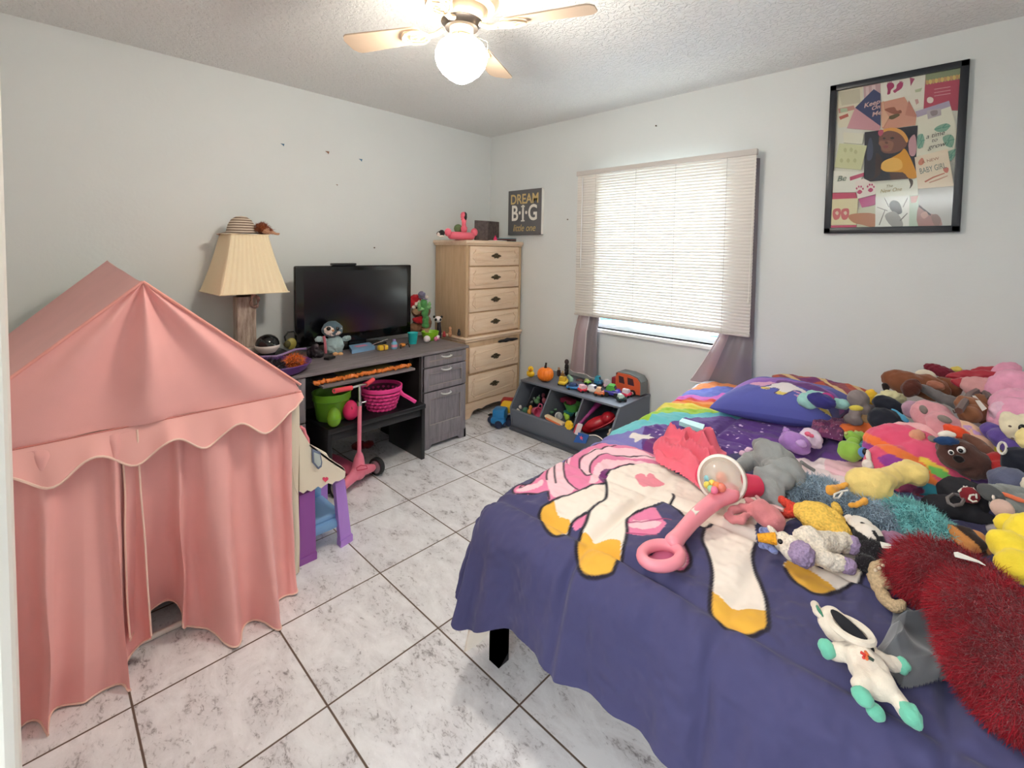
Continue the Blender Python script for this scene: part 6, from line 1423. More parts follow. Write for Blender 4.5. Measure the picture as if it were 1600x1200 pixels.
cx_, cz_ = sum(p_[0] for p_ in q_)/4, sum(p_[1] for p_ in q_)/4+0.004; st = [(cx_+(0.020 if k % 2 == 0 else 0.008)*cos(2*pi*k/10+0.3), cz_+(0.020 if k % 2 == 0 else 0.008)*sin(2*pi*k/10+0.3)) for k in range(10)]; part(cb, 'star', MB().prism(st, 'y', -0.6195, -0.618), mat('star_pink', (240, 96, 130), rough=0.4), smooth=False)
mb = MB(); mb.tube(smooth_line([tuple(at(*p_, y=-0.60)) for p_ in ((921, 680), (930, 680), (937, 683), (943, 688))], 4), 0.004, 6); solo('white_cable', 'short white cord trailing over the lip of the right bin', 'cord', mb, white_m)
blob('white_toy_dino', 'small cream spiky toy at the right corner of the right bin', 'toy', [BN(955, 674, -0.50, 4, 5), BN(960, 669, -0.48, 2, 4), BN(951, 679, -0.51, 3, 3)], (206, 196, 176))

# ---- on top of the bin (0.412)
BT_ = 0.4125
p = at(829, 589, z=BT_); dk_ = thing('rubber_duck', 'yellow rubber duck at the left end of the toy bin', 'rubber duck', tuple(p)); yl = glossm('duck_yellow', (246, 196, 30), rough=0.3)
part(dk_, 'body', soft([((p[0], p[1], BT_+0.028), (0.040, 0.034, 0.028)), ((p[0]-0.030, p[1]+0.0, BT_+0.036), (0.016, 0.014, 0.014)), ((p[0]+0.004, p[1]-0.004, BT_+0.075), (0.026, 0.026, 0.026)), ((p[0]+0.002, p[1], BT_+0.05), (0.02, 0.02, 0.02))], 0.004, 3, 0), yl); part(dk_, 'beak', ellmb(((p[0]+0.020, p[1]-0.026, BT_+0.070), (0.012, 0.012, 0.006))), mat('duck_orange', (232, 110, 30), rough=0.4))
for s in (-1, 1): part(dk_, 'eye', ellmb(((p[0]+0.014+s*0.012, p[1]-0.022-s*0.004+0.0, BT_+0.083), (0.003, 0.003, 0.004))), eyeb)
p = at(852, 596, z=BT_); pu = thing('pumpkin', 'bright orange ribbed toy pumpkin with a dark stem on the toy bin', 'pumpkin', tuple(p)); mb = MB(); P = np.zeros((97, 21, 3))
for i in range(97):
    a = 2*pi*i/96; rib = 1-0.10*abs(sin(a*5))**0.0*(1-abs(sin(a*5.5)))**2
    for j in range(21):
        t = pi*j/20; r = 0.072*sin(t)**0.85*rib if 0 < j < 20 else 0.0005; P[i, j] = (p[0]+r*cos(a), p[1]+r*sin(a), BT_+0.064-0.064*cos(t)*(1-0.12*cos(t)**6))
mb.grid(P); part(pu, 'shell', mb, mat('pumpkin_orange', (240, 124, 24), rough=0.45), angle=180); part(pu, 'stem', MB().tube([(p[0], p[1], BT_+0.115), (p[0], p[1], BT_+0.135), (p[0]+0.008, p[1]-0.004, BT_+0.155), (p[0]+0.010, p[1]-0.006, BT_+0.163)], [0.014, 0.010, 0.008, 0.010], 10), mat('stem_dark', (44, 36, 30), rough=0.7))
def figurine(px, py, h_, c, c2, lb, nm='dark_figurine'):
    p = at(px, py, z=BT_); t_ = thing(nm, lb, 'figurine', tuple(p)); part(t_, 'body', soft([((p[0], p[1], BT_+h_*0.25), (0.020, 0.018, h_*0.25)), ((p[0], p[1], BT_+h_*0.52), (0.022, 0.016, h_*0.2))], 0.004), mat(nm+'_b%d' % px, c, rough=0.5)); part(t_, 'head', ellmb(((p[0], p[1], BT_+h_*0.82), (h_*0.13, h_*0.13, h_*0.16))), mat(nm+'_h%d' % px, c2, rough=0.5)); return t_
figurine(873, 588, 0.085, (70, 44, 36), (176, 140, 110), 'brown and cream figurine right of the pumpkin'); figurine(879, 592, 0.075, (150, 110, 60), (206, 180, 130), 'small yellowish figurine between brown figurine and yellow truck'); figurine(885, 587, 0.155, (24, 20, 26), (60, 48, 50), 'tall black figurine beside the left curtain')
blob('teal_small_toy', 'small pale green toy behind the yellow truck', 'toy', [BN(892, 593, -0.20, 4, 5), BN(889, 588, -0.20, 3, 3)], (150, 190, 160))
blob('dark_flat_toy', 'dark red low toy under the left curtain hem', 'toy', [BN(906, 595, -0.12, 7, 4), BN(914, 597, -0.12, 5, 4)], (84, 50, 52))
def car(px, py, L, W, H, c, c2, lb, rz=0.0, big=0.0, kind='toy car'):
    L *= 1.25; W *= 1.2; H *= 1.15
    p = at(px, py, z=BT_); t_ = thing('toy_car', lb, kind, (0, 0, 0), 'toy cars on the toy bin'); r = 0.0105+big; g = r*0.55
    m1 = mat('car_%02x%02x%02x' % c, c, rough=0.25, coat=0.5); m2 = mat('car_%02x%02x%02x' % c2, c2, rough=0.25)
    mb = MB(); mb.box((0, 0, g+H*0.24), (L, W, H*0.46), min(H*0.2, W*0.3), None, 3); mb.box((L*0.22, 0, g+H*0.40), (L*0.45, W*0.86, H*0.30), H*0.1, None, 2); part(t_, 'body', mb, m1)
    mb = MB(); mb.prism([(-L*0.40, g+H*0.42), (-L*0.30, g+H*0.86), (-L*0.24, g+H*0.92), (L*0.06, g+H*0.92), (L*0.12, g+H*0.86), (L*0.26, g+H*0.42)], 'y', -W*0.40, W*0.40); part(t_, 'cabin', mb, m2, angle=20)
    part(t_, 'windscreen', MB().prism([(L*0.10, g+H*0.84), (L*0.13, g+H*0.84), (L*0.25, g+H*0.52), (L*0.22, g+H*0.52)], 'y', -W*0.33, W*0.33), mat('car_window', (40, 50, 70), rough=0.1), smooth=False)
    for sx in (-1, 1):
        for sy in (-1, 1):
            mb = MB(); mb.lathe([(0.0005, -0.005), (r*0.6, -0.006), (r, -0.004), (r, 0.004), (r*0.6, 0.006), (0.0005, 0.005)], (sx*L*0.30, sy*(W*0.5-0.002), r), 18, Euler((radians(90), 0, 0)).to_matrix()); w_ = part(t_, 'wheel', mb, rub)
    t_.location = (p[0], p[1], BT_); t_.rotation_euler = (0, 0, rz); return t_
car(880, 601, 0.085, 0.055, 0.062, (240, 200, 50), (200, 160, 30), 'yellow toy truck right of the pumpkin', 1.9)
car(897, 608, 0.100, 0.055, 0.038, (30, 120, 190), (20, 60, 110), 'flat bright blue toy race car', 0.5)
car(912, 612, 0.075, 0.050, 0.050, (222, 50, 70), (236, 190, 200), 'red toy car right of the flat blue car', 1.2)
car(918, 600, 0.050, 0.035, 0.035, (140, 206, 60), (222, 232, 160), 'little lime green toy car behind the red car', 0.8)
car(927, 614, 0.090, 0.045, 0.055, (232, 226, 222), (226, 230, 236), 'white toy rescue truck near the front edge', 0.0)
car(937, 618, 0.065, 0.048, 0.056, (222, 110, 60), (240, 190, 150), 'orange and cream toy truck just right of the white rescue truck', 0.4)
car(935, 602, 0.060, 0.045, 0.070, (30, 110, 160), (60, 170, 200), 'upright blue toy robot car behind the white truck', 0.2)
car(950, 606, 0.060, 0.045, 0.060, (226, 190, 206), (240, 232, 236), 'pale pink and white toy car left of the monster truck', 0.9)
car(957, 619, 0.100, 0.070, 0.075, (70, 60, 170), (80, 170, 70), 'purple and green toy monster truck with big wheels', 0.3, 0.010)
car(971, 604, 0.055, 0.045, 0.075, (240, 184, 50), (226, 150, 30), 'yellow rounded toy car by the orange bus', 0.7)
car(983, 610, 0.060, 0.045, 0.050, (90, 160, 70), (226, 232, 190), 'green toy car with a cream top by the bus wheel', 0.6)
car(979, 620, 0.065, 0.050, 0.055, (226, 60, 90), (236, 222, 226), 'red and white toy car at the right end of the bin top', 1.5)
car(971, 627, 0.058, 0.042, 0.048, (30, 70, 66), (206, 232, 222), 'dark green toy car with a mint top at the front right corner', 1.0)
# bus
bu = thing('toy_bus', 'orange wooden toy bus with dark windows and a grey roof on the toy bin', 'toy bus', (1.81, -0.11, BT_))
BX_, BXe, By0, By1 = 1.705, 1.925, -0.165, -0.055; sd_ = [(BX_, 0.43), (BX_, 0.535), (BX_+0.02, 0.572), (BX_+0.12, 0.572), (BXe-0.03, 0.556), (BXe-0.004, 0.53), (BXe, 0.49), (BXe, 0.43)]
part(bu, 'side_body', MB().prism(sd_, 'y', By0, By1), mat('bus_orange', (222, 96, 56), rough=0.5), angle=20)
part(bu, 'roof', MB().prism([(BX_+0.015, 0.566), (BX_+0.02, 0.580), (BX_+0.12, 0.580), (BXe-0.025, 0.564), (BXe+0.004, 0.53), (BXe+0.006, 0.43), (BXe-0.006, 0.43), (BXe-0.008, 0.52), (BXe-0.035, 0.552), (BX_+0.12, 0.568)], 'y', By0+0.006, By1+0.004), mat('bus_grey', (112, 116, 116), rough=0.5), angle=20)
part(bu, 'front_end', MB().box2((BX_-0.045, By0+0.005, 0.43), (BX_+0.004, By1, 0.525), 0.012), mat('bus_maroon', (140, 34, 50), rough=0.45)); part(bu, 'windscreen', MB().box2((BX_-0.006, By0+0.01, 0.50), (BX_+0.012, By1-0.005, 0.568), 0.006), mat('bus_maroon_dark', (96, 24, 40), rough=0.3))
for xa_, xb_ in ((BX_+0.035, BX_+0.085), (BX_+0.115, BX_+0.17)): part(bu, 'window', MB().prism([(xa_, 0.495), (xa_-0.006, 0.55), (xb_-0.012, 0.546), (xb_, 0.493)], 'y', By0-0.003, By0+0.004), mat('bus_window', (70, 40, 50), rough=0.3), smooth=False)
for xx in (BX_-0.01, BX_+0.16):
    for yy in (By0-0.004, By1): w_ = part(bu, 'wheel', MB().lathe([(0.001, -0.010), (0.024, -0.010), (0.024, 0.010), (0.001, 0.010)], (xx, yy, BT_+0.024), 24, Euler((radians(90), 0, 0)).to_matrix()), rub); part(w_, 'hub_cap', MB().lathe([(0.001, 0.0), (0.012, 0.0), (0.010, 0.003), (0.001, 0.003)], (xx, yy-0.010, BT_+0.024), 18, Euler((radians(90), 0, 0)).to_matrix()), mat('hub_pale', (222, 180, 176), rough=0.4))

# ---- toy dump truck on the floor
tr_ = thing('toy_dump_truck', 'blue and yellow toy truck on the floor between the chest and toy bin', 'toy truck', (0.80, -0.55, 0))
tb1 = mat('truck_blue', (36, 124, 186), rough=0.4); tcx, tcy = 0.80, -0.585
part(tr_, 'cab', MB().box((tcx, tcy, 0.095), (0.115, 0.13, 0.115), 0.022, (0, 0, 0.5)), tb1); part(tr_, 'hood', MB().box((tcx+0.03, tcy-0.05, 0.055), (0.13, 0.07, 0.06), 0.018, (0, 0, 0.5)), tb1)
part(tr_, 'chassis', MB().box((tcx, tcy+0.01, 0.035), (0.14, 0.20, 0.04), 0.012, (0, 0, 0.5)), mat('truck_navy', (26, 40, 72), rough=0.5))
part(tr_, 'tipper', MB().box((tcx-0.02, tcy+0.12, 0.13), (0.13, 0.12, 0.07), 0.02, (0.25, 0, 0.5)), mat('truck_yellow', (236, 190, 40), rough=0.4)); part(tr_, 'load', MB().box((tcx-0.06, tcy+0.17, 0.155), (0.14, 0.10, 0.05), 0.02, (0.2, 0, 0.5)), mat('truck_red', (160, 40, 50), rough=0.5))
for dx_, dy_ in ((0.055, -0.07), (-0.075, -0.035), (0.02, 0.10), (0.085, 0.03)): part(tr_, 'wheel', MB().lathe([(0.001, -0.016), (0.03, -0.016), (0.034, -0.008), (0.034, 0.008), (0.03, 0.016), (0.001, 0.016)], (tcx+dx_, tcy+dy_, 0.034), 22, Euler((radians(90), 0, 0.5)).to_matrix()), mat('truck_navy', (0, 0, 0)))
mb = MB(); mb.box((0.60, -0.47, 0.006), (0.10, 0.05, 0.010), 0.003, (0, 0, 0.4)); solo('floor_gadget', 'flat dark scrap on the floor beneath the front skirt of the chest', 'scrap', mb, blackp)
# ================================================================ on the bed
BS = 0.625        # top of the comforter
def ecol(nm, c): return plushm(nm, c)
def plush(name, lb, cat, body, m, vox=0.006, sm=3, group=None):
    me = soft(body, vox, sm); co = np.empty(len(me.vertices)*3); me.vertices.foreach_get('co', co); V = co.reshape(-1, 3)
    base = ((V[:, 0].min()+V[:, 0].max())/2, (V[:, 1].min()+V[:, 1].max())/2, V[:, 2].min())
    t_ = thing(name, lb, cat, base, group); part(t_, 'body', me, m); return t_
def sp(t_, nm, els, m, vox=0.004, sm=2, label=None): return part(t_, nm, soft(els, vox, sm), m, label=label)
def ep(t_, nm, e, m): return part(t_, nm, ellmb(e), m)
def strip(t_, nm, pts, r, m, closed=False): return part(t_, nm, MB().tube(pts, r, 6, closed), m)
def flower_print_pillow(name, lb, corners, thick, paint, base_c, zc, wav=0.0, seed=1):
    """soft pillow: corners (left-near, right-near, right-far, left-far) in room xy, painted in its own u,v"""
    n = 130; m_ = 90; u, v = np.meshgrid(np.linspace(0, 1, n), np.linspace(0, 1, m_), indexing='ij')
    c = [np.array(q, float) for q in corners]
    pin = lambda a: 1-0.05*np.sin(np.pi*a)
    uu = 0.5+(u-0.5)*(1-0.07*np.sin(np.pi*v)); vv_ = 0.5+(v-0.5)*(1-0.10*np.sin(np.pi*u))
    P = (c[0][None, None]*((1-uu)*(1-vv_))[..., None]+c[1]*(uu*(1-vv_))[..., None]+c[2]*(uu*vv_)[..., None]+c[3]*((1-uu)*vv_)[..., None])
    prof = (np.clip(4*u*(1-u), 0, 1)**0.42)*(np.clip(4*v*(1-v), 0, 1)**0.42)
    wr = noise2(u*9, v*6, seed)*0.018*prof+noise2(u*26, v*18, seed+1)*0.005*prof
    top = P.copy(); top[..., 2] += thick*0.62*prof+wr; bot = P.copy(); bot[..., 2] -= thick*0.38*prof
    me = bpy.data.meshes.new(name); N = n*m_; V = np.concatenate([top.reshape(-1, 3), bot.reshape(-1, 3)])
    I, J = np.meshgrid(np.arange(n-1), np.arange(m_-1), indexing='ij'); q = (I*m_+J).ravel()
    F = np.concatenate([np.stack([q, q+m_, q+m_+1, q+1], 1), np.stack([q+N, q+1+N, q+m_+1+N, q+m_+N], 1)]).astype(np.int32)
    me.vertices.add(2*N); me.vertices.foreach_set('co', V.ravel()); me.loops.add(F.size); me.loops.foreach_set('vertex_index', F.ravel()); me.polygons.add(len(F)); me.polygons.foreach_set('loop_start', np.arange(0, F.size, 4, dtype=np.int32)); me.update(calc_edges=True)
    col = np.empty((n, m_, 3)); col[:] = lin(base_c)
    if paint: paint(u, v, col)
    cc_ = np.concatenate([col.reshape(-1, 3), np.tile(lin(base_c), (N, 1))]); ca = me.color_attributes.new('Col', 'FLOAT_COLOR', 'POINT'); ca.data.foreach_set('color', np.concatenate([cc_, np.ones((2*N, 1))], 1).ravel())
    return me
pillow_m = mat('printed_pillow', (100, 110, 190), rough=0.8, vcol=True, bump=0.1, bscale=600, sheen=0.1, bdist=0.002)
# ---- unicorn pillow
pc_ = [at(1108, 637, z=0.665), at(1298, 664, z=0.665), at(1345, 632, z=0.69), at(1165, 604, z=0.69)]
pc_[2][1] = min(pc_[2][1], -0.09); pc_[3][1] = min(pc_[3][1], -0.09)
def Q(pts, poly=True):                                  # picture points on the pillow -> its own u,v by nearest surface point
    return pts
def paint_pillow(u, v, col):
    v = v*2.1
    def F(pl, c): col[inpoly(u, v, smooth_poly(pl, 4))] = lin(c)
    F([(0.00, 0.72), (0.12, 0.62), (0.22, 0.72), (0.35, 0.82), (0.60, 0.80), (0.85, 0.9), (1.1, 0.85), (1.1, 1.2), (-0.1, 1.2)], (150, 100, 190))
    F([(0.45, 0.80), (0.65, 0.76), (0.85, 0.82), (0.95, 1.1), (0.5, 1.1)], (110, 60, 130))
    F([(0.27, 0.62), (0.22, 0.74), (0.30, 0.84), (0.42, 0.82), (0.48, 0.72), (0.45, 0.62), (0.40, 0.66), (0.38, 0.56), (0.33, 0.50), (0.34, 0.60)], (228, 170, 204))
    F([(0.42, 0.72), (0.52, 0.80), (0.66, 0.72), (0.80, 0.60), (0.92, 0.44), (0.99, 0.25), (0.94, 0.16), (0.86, 0.22), (0.84, 0.38), (0.76, 0.50), (0.66, 0.54), (0.62, 0.44), (0.58, 0.30), (0.50, 0.32), (0.52, 0.46), (0.46, 0.52), (0.40, 0.42), (0.36, 0.48), (0.42, 0.60)], (234, 226, 228))
    F([(0.50, 0.32), (0.58, 0.30), (0.60, 0.38), (0.51, 0.40)], (230, 206, 110)); F([(0.94, 0.16), (0.99, 0.25), (0.93, 0.30), (0.87, 0.24)], (230, 206, 110)); F([(0.36, 0.44), (0.41, 0.41), (0.44, 0.48), (0.38, 0.52)], (230, 206, 110))
    F([(0.64, 0.50), (0.72, 0.46), (0.78, 0.36), (0.74, 0.30), (0.66, 0.36), (0.72, 0.40), (0.66, 0.46)], (232, 170, 200))
    for pl in ([(0.36, 0.48), (0.42, 0.60), (0.42, 0.72), (0.52, 0.80), (0.66, 0.72), (0.80, 0.60), (0.92, 0.44), (0.99, 0.25)], [(0.40, 0.42), (0.46, 0.52), (0.52, 0.46), (0.50, 0.32), (0.58, 0.30), (0.62, 0.44), (0.66, 0.54), (0.76, 0.50), (0.84, 0.38), (0.86, 0.22), (0.94, 0.16)]):
        col[segdist(u, v, smooth_line(pl, 4)) < 0.006] = lin((80, 60, 110))
me = flower_print_pillow('unicorn_pillow', '', pc_, 0.235, paint_pillow, (92, 98, 180), 0)
pl_ = solo('unicorn_pillow', 'blue-violet pillow printed with a small white unicorn, at the head of the bed', 'pillow', me, pillow_m)
def paint2(u, v, col):
    col[(np.sin(u*14+3*v) > 0.1)] = lin((190, 90, 70)); col[(np.sin(u*9-5*v) > 0.5)] = lin((122, 56, 110)); col[(np.sin(u*17+8*v) > 0.8)] = lin((222, 190, 140))
pc2 = [at(1215, 612, z=0.74), at(1325, 632, z=0.72), at(1322, 622, z=0.73), at(1225, 602, z=0.74)]
pc2 = [np.array((2.80, -0.20, 0.70)), np.array((3.36, -0.20, 0.70)), np.array((3.38, -0.05, 0.745)), np.array((2.82, -0.05, 0.745))]
solo('patterned_pillow', 'orange and maroon patterned pillow behind the unicorn pillow against the wall', 'pillow', flower_print_pillow('patterned_pillow', '', pc2, 0.10, paint2, (150, 80, 90), 0, seed=6), pillow_m)
def paint3(u, v, col):
    col[(noise2(u*8, v*8, 21) > 0.12)] = lin((150, 66, 110)); col[(noise2(u*30, v*30, 22) > 0.40)] = lin((220, 190, 220))
pc3 = [at(1262, 680, z=0.655), at(1316, 690, z=0.655), at(1330, 656, z=0.67), at(1270, 652, z=0.67)]
solo('magenta_cloth', 'dark magenta speckled cloth lying between the unicorn pillow and green dinosaur', 'cloth', flower_print_pillow('magenta_cloth', '', pc3, 0.045, paint3, (110, 44, 96), 0, seed=9), pillow_m)

# ---- coral shirt thrown on the comforter
n = 110; u, v = np.meshgrid(np.linspace(0, 1, n), np.linspace(0, 1, n), indexing='ij')
outl = [tuple(at(px, py, z=BS+0.02)[:2]) for px, py in ((1020, 690), (1030, 678), (1060, 673), (1085, 679), (1110, 684), (1128, 694), (1137, 703), (1120, 722), (1104, 742), (1112, 758), (1095, 756), (1072, 738), (1040, 722), (1024, 712))]
X = np.linspace(min(p[0] for p in outl), max(p[0] for p in outl), n); Y = np.linspace(min(p[1] for p in outl), max(p[1] for p in outl), n)
GX, GY = np.meshgrid(X, Y, indexing='ij'); pts_ = smooth_poly(outl, 5); inside = inpoly(GX, GY, pts_); dd = segdist(GX, GY, pts_+[pts_[0]])
H = np.clip(dd/0.035, 0, 1)**0.6*0.058; rid = 1-np.abs(np.sin(3.4*noise2(GX*9, GY*14, 41)+GX*16+GY*24)); H = H*(0.45+1.1*rid**2+0.9*noise2(GX*15, GY*13, 42))
H = np.clip(H, 0.004, None)+0.012*noise2(GX*34, GY*26, 43)*1.6*np.clip(dd/0.02, 0, 1); Z = BS-0.008+H
mb = MB(); idx = -np.ones((n, n), int)
for i in range(n):
    for j in range(n):
        if inside[i, j]: idx[i, j] = len(mb.v); mb.v.append((GX[i, j], GY[i, j], Z[i, j]))
for i in range(n-1):
    for j in range(n-1):
        q = (idx[i, j], idx[i+1, j], idx[i+1, j+1], idx[i, j+1])
        if min(q) >= 0: mb.f.append(q); mb.m.append(0)
solo('coral_shirt', 'crumpled coral pink shirt lying on the comforter behind the push toy', 'shirt', mb, mat('coral_cloth', (232, 106, 126), rough=0.9, bump=0.08, bscale=400, sheen=0.1), angle=180)

# ---- push toy with ball dome
pt = thing('push_popper', 'pink toy push popper with a clear dome of coloured balls lying on the comforter', 'push toy', tuple(at(1085, 800, z=BS)))
pk_ = mat('popper_pink', (240, 146, 160), rough=0.35); wp = mat('popper_white', (238, 230, 222), rough=0.4)
Cd = at(1127, 748, z=BS+0.105); kd = mpp(Cd); ax = Vector(-(at(1127, 748, z=BS+0.105)-CAM)).normalized(); ax = (ax+Vector((-0.15, -0.05, 0.0))).normalized()
side_ax = (Vector(at(1173, 760, z=BS+0.07))-Vector(at(1127, 748, z=BS+0.105))).normalized()
Rd = ax.to_track_quat('Z', 'Y').to_matrix(); R0 = 35*kd
mb = MB(); mb.lathe([(R0*0.985, -0.028), (R0*1.03, -0.022), (R0*1.04, -0.005), (R0*1.0, 0.006), (R0*0.90, 0.010), (R0*0.88, 0.004), (R0*0.95, -0.005)], Cd, 48, Rd, cap=False); part(pt, 'rim', mb, wp)
mb = MB(); mb.lathe([(0.0005, -0.040), (R0*0.5, -0.038), (R0*0.85, -0.024), (R0*0.99, -0.010)], Cd, 40, Rd, cap=False); part(pt, 'back_shell', mb, wp)
dome_m = mat('clear_dome', (240, 228, 206), rough=0.08, alpha=0.34, coat=0.6)
mb = MB(); mb.lathe([(R0*0.90, 0.006), (R0*0.84, 0.022), (R0*0.66, 0.040), (R0*0.38, 0.052), (0.0005, 0.056)], Cd, 40, Rd, cap=False); part(pt, 'dome', mb, dome_m)
for px, py, r, c in ((1107, 748, 6, (130, 186, 196)), (1114, 756, 6, (240, 206, 90)), (1121, 760, 7, (240, 140, 80)), (1106, 758, 5.5, (222, 206, 90)), (1128, 762, 7, (236, 130, 110)), (1128, 746, 8.5, (232, 110, 120)), (1117, 766, 6, (240, 120, 150)), (1112, 764, 5.5, (150, 200, 160))):
    P = at(px, py, z=BS+0.105); P = P+np.array(ax)*0.012; part(pt, 'ball', MB().ell(tuple(P), r*mpp(P), None, 16, 10), mat('ball_%d' % px, c, rough=0.3))
mb = MB(); a0, a1 = at(1152, 758, z=BS+0.080), at(1183, 759, z=BS+0.070); mb.cyl(a0, a1, 0.045, 0.036, 28); part(pt, 'side_cap', mb, mat('popper_red', (226, 60, 96), rough=0.4)); a2, a3 = at(1095, 742, z=BS+0.055), at(1106, 745, z=BS+0.06); mb = MB(); mb.cyl(a2, a3, 0.036, 0.045, 28); part(pt, 'side_cap', mb, mat('popper_red', (0, 0, 0)))
hp_ = [(1140, 770, BS+0.075, 15), (1122, 779, BS+0.065, 13), (1100, 796, BS+0.050, 12.5), (1080, 815, BS+0.038, 12), (1062, 836, BS+0.032, 12), (1052, 848, BS+0.030, 14)]
part(pt, 'handle_arm', soft(K(*hp_, dens=0.12), 0.004, 6, 0), pk_)
cen = at(1033, 869, z=BS+0.018); ring = []
for k in range(30):
    a = 2*pi*k/30; P = at(1033+30*cos(a), 868-17*sin(a)*1.0, z=BS+0.024); ring.append(tuple(P))
mb = MB(); mb.tube(ring, 0.017, 12, True); part(pt, 'handle_ring', mb, pk_)
Ls = [at(*p, z=BS+0.067) for p in ((1080, 796), (1096, 785), (1102, 791), (1087, 803))]; mb = MB(); mb.add([*Ls, *[q-np.array((0, 0, 0.02)) for q in Ls]], [(0, 1, 2, 3), (4, 7, 6, 5), (0, 4, 5, 1), (1, 5, 6, 2), (2, 6, 7, 3), (3, 7, 4, 0)]); part(pt, 'label_plate', mb, wp, smooth=False)
# wheels' hub at the foot of the dome
# ---- light teal packet
Ls = [tuple(at(*p, z=BS+0.012)[:2]) for p in ((1061, 661), (1066, 656), (1101, 666), (1098, 674))]; mb = MB(); mb.prism(Ls, 'z', BS+0.0, BS+0.022); solo('wipes_packet', 'pale teal packet lying on the purple band behind the coral shirt', 'packet', mb, mat('packet_teal', (176, 222, 222), rough=0.4, var=0.06, vscale=40), smooth=False)

# ---- elephant plush
Z0 = BS
el = plush('elephant_plush', 'grey elephant plush lying face down with its legs towards the push toy', 'plush toy',
   [E(1215, 722, Z0+0.09, 40, 26, -35), E(1235, 745, Z0+0.08, 24, 30, 20), E(1192, 697, Z0+0.085, 16, 13), E(1203, 770, Z0+0.05, 22, 20), E(1222, 790, Z0+0.03, 14, 12)]+K((1150, 735, Z0+0.045, 9), (1172, 720, Z0+0.06, 13), (1195, 717, Z0+0.08, 15), (1215, 735, Z0+0.09, 16))+K((1190, 742, Z0+0.09, 13), (1208, 742, Z0+0.095, 16), (1225, 750, Z0+0.09, 15)), ecol('elephant_grey', (146, 148, 148)), 0.006, 4)
strip(el, 'tail', [tuple(at(*q)) if False else tuple(at(q[0], q[1], z=q[2])) for q in ((1252, 722, Z0+0.07), (1262, 729, Z0+0.045), (1272, 735, Z0+0.03))], 0.008, ecol('elephant_grey', (0, 0, 0)))
sp(el, 'ear', [E(1243, 738, Z0+0.105, 9, 13, 30, 0.5)], ecol('elephant_ear', (172, 162, 156)))
strip(el, 'sewn_tag', [tuple(at(*q, z=Z0+0.04)) for q in ((1222, 768), (1223, 761), (1229, 764), (1232, 770))], 0.003, white_m)
# ---- purple and white plush
pp = plush('lilac_plush', 'lilac eared plush with a white body lying behind the elephant', 'plush toy', [E(1244, 692, Z0+0.045, 22, 16, -20), E(1232, 690, Z0+0.04, 14, 12)], ecol('lilac_fur', (172, 130, 200)))
sp(pp, 'torso', [E(1266, 683, Z0+0.05, 15, 14), E(1275, 690, Z0+0.045, 10, 12)], ecol('lilac_white', (228, 206, 226))); sp(pp, 'ear', [E(1226, 684, Z0+0.05, 5, 9, 15)], ecol('lilac_fur', (0, 0, 0))); sp(pp, 'ear', [E(1229, 674, Z0+0.06, 6, 6)], ecol('lilac_fur', (0, 0, 0)))
sp(pp, 'muzzle', [E(1252, 693, Z0+0.075, 8, 6)], ecol('lilac_light', (196, 158, 216))); sp(pp, 'bow', [E(1262, 678, Z0+0.085, 5, 4), E(1268, 681, Z0+0.085, 4, 3.5)], ecol('bow_pink', (236, 110, 140)))
# ---- mint whale-ish plush on the pillow
mw = plush('mint_plush', 'mint green plush with a navy star-sprinkled belly leaning on the unicorn pillow', 'plush toy', [E(1262, 626, 0.80, 15, 13, -10), E(1280, 622, 0.80, 20, 11, -10), E(1308, 630, 0.78, 15, 8, -10), E(1318, 632, 0.78, 9, 9)], ecol('mint_fur', (160, 210, 204)))
sp(mw, 'belly', [E(1283, 626, 0.815, 21, 12, -6)], ecol('navy_sparkle', (62, 60, 130))); sp(mw, 'patch', [E(1294, 619, 0.83, 9, 5, -15)], ecol('patch_magenta', (176, 60, 130)))
# ---- bee plush
be = plush('grey_yellow_plush', 'grey plush with yellow stripes and a tan snout sitting right of the unicorn pillow', 'plush toy', [E(1341, 625, 0.80, 15, 16), E(1336, 645, 0.76, 9, 10), E(1333, 655, 0.73, 13, 10), E(1350, 640, 0.76, 9, 12)], ecol('bee_grey', (142, 130, 130)))
sp(be, 'yellow_patch', [E(1361, 620, 0.80, 9, 12), ], ecol('bee_yellow', (238, 190, 60))); sp(be, 'dark_back', [E(1366, 622, 0.79, 5, 11)], ecol('bee_black', (34, 30, 34))); sp(be, 'stripe', [E(1338, 638, 0.785, 10, 5, 10)], ecol('bee_yellow2', (226, 206, 90))); sp(be, 'snout', [E(1351, 655, 0.73, 10, 7, 20)], ecol('bee_tan', (176, 140, 100)))
# ---- orange carrot plush
plush('carrot_plush', 'bright orange long plush lying beneath the grey and yellow plush', 'plush toy', K((1320, 670, 0.675, 8), (1340, 670, 0.68, 9), (1358, 668, 0.69, 11), (1366, 674, 0.68, 10)), ecol('carrot_orange', (240, 122, 66)))
# ---- green dinosaur
di = plush('green_dinosaur_plush', 'lime green dinosaur plush with a spiky crest lying on its side', 'plush toy', [E(1333, 683, 0.70, 12, 9), E(1341, 685, 0.69, 14, 11), E(1328, 705, 0.68, 17, 16), E(1333, 695, 0.69, 11, 12)], ecol('dino_green', (150, 196, 84)))
for px, py in ((1322, 677), (1330, 675), (1338, 675), (1346, 676), (1354, 680)): sp(di, 'crest_spike', [E(px, py, 0.715, 3.2, 3)], ecol('dino_crest', (206, 206, 130)))
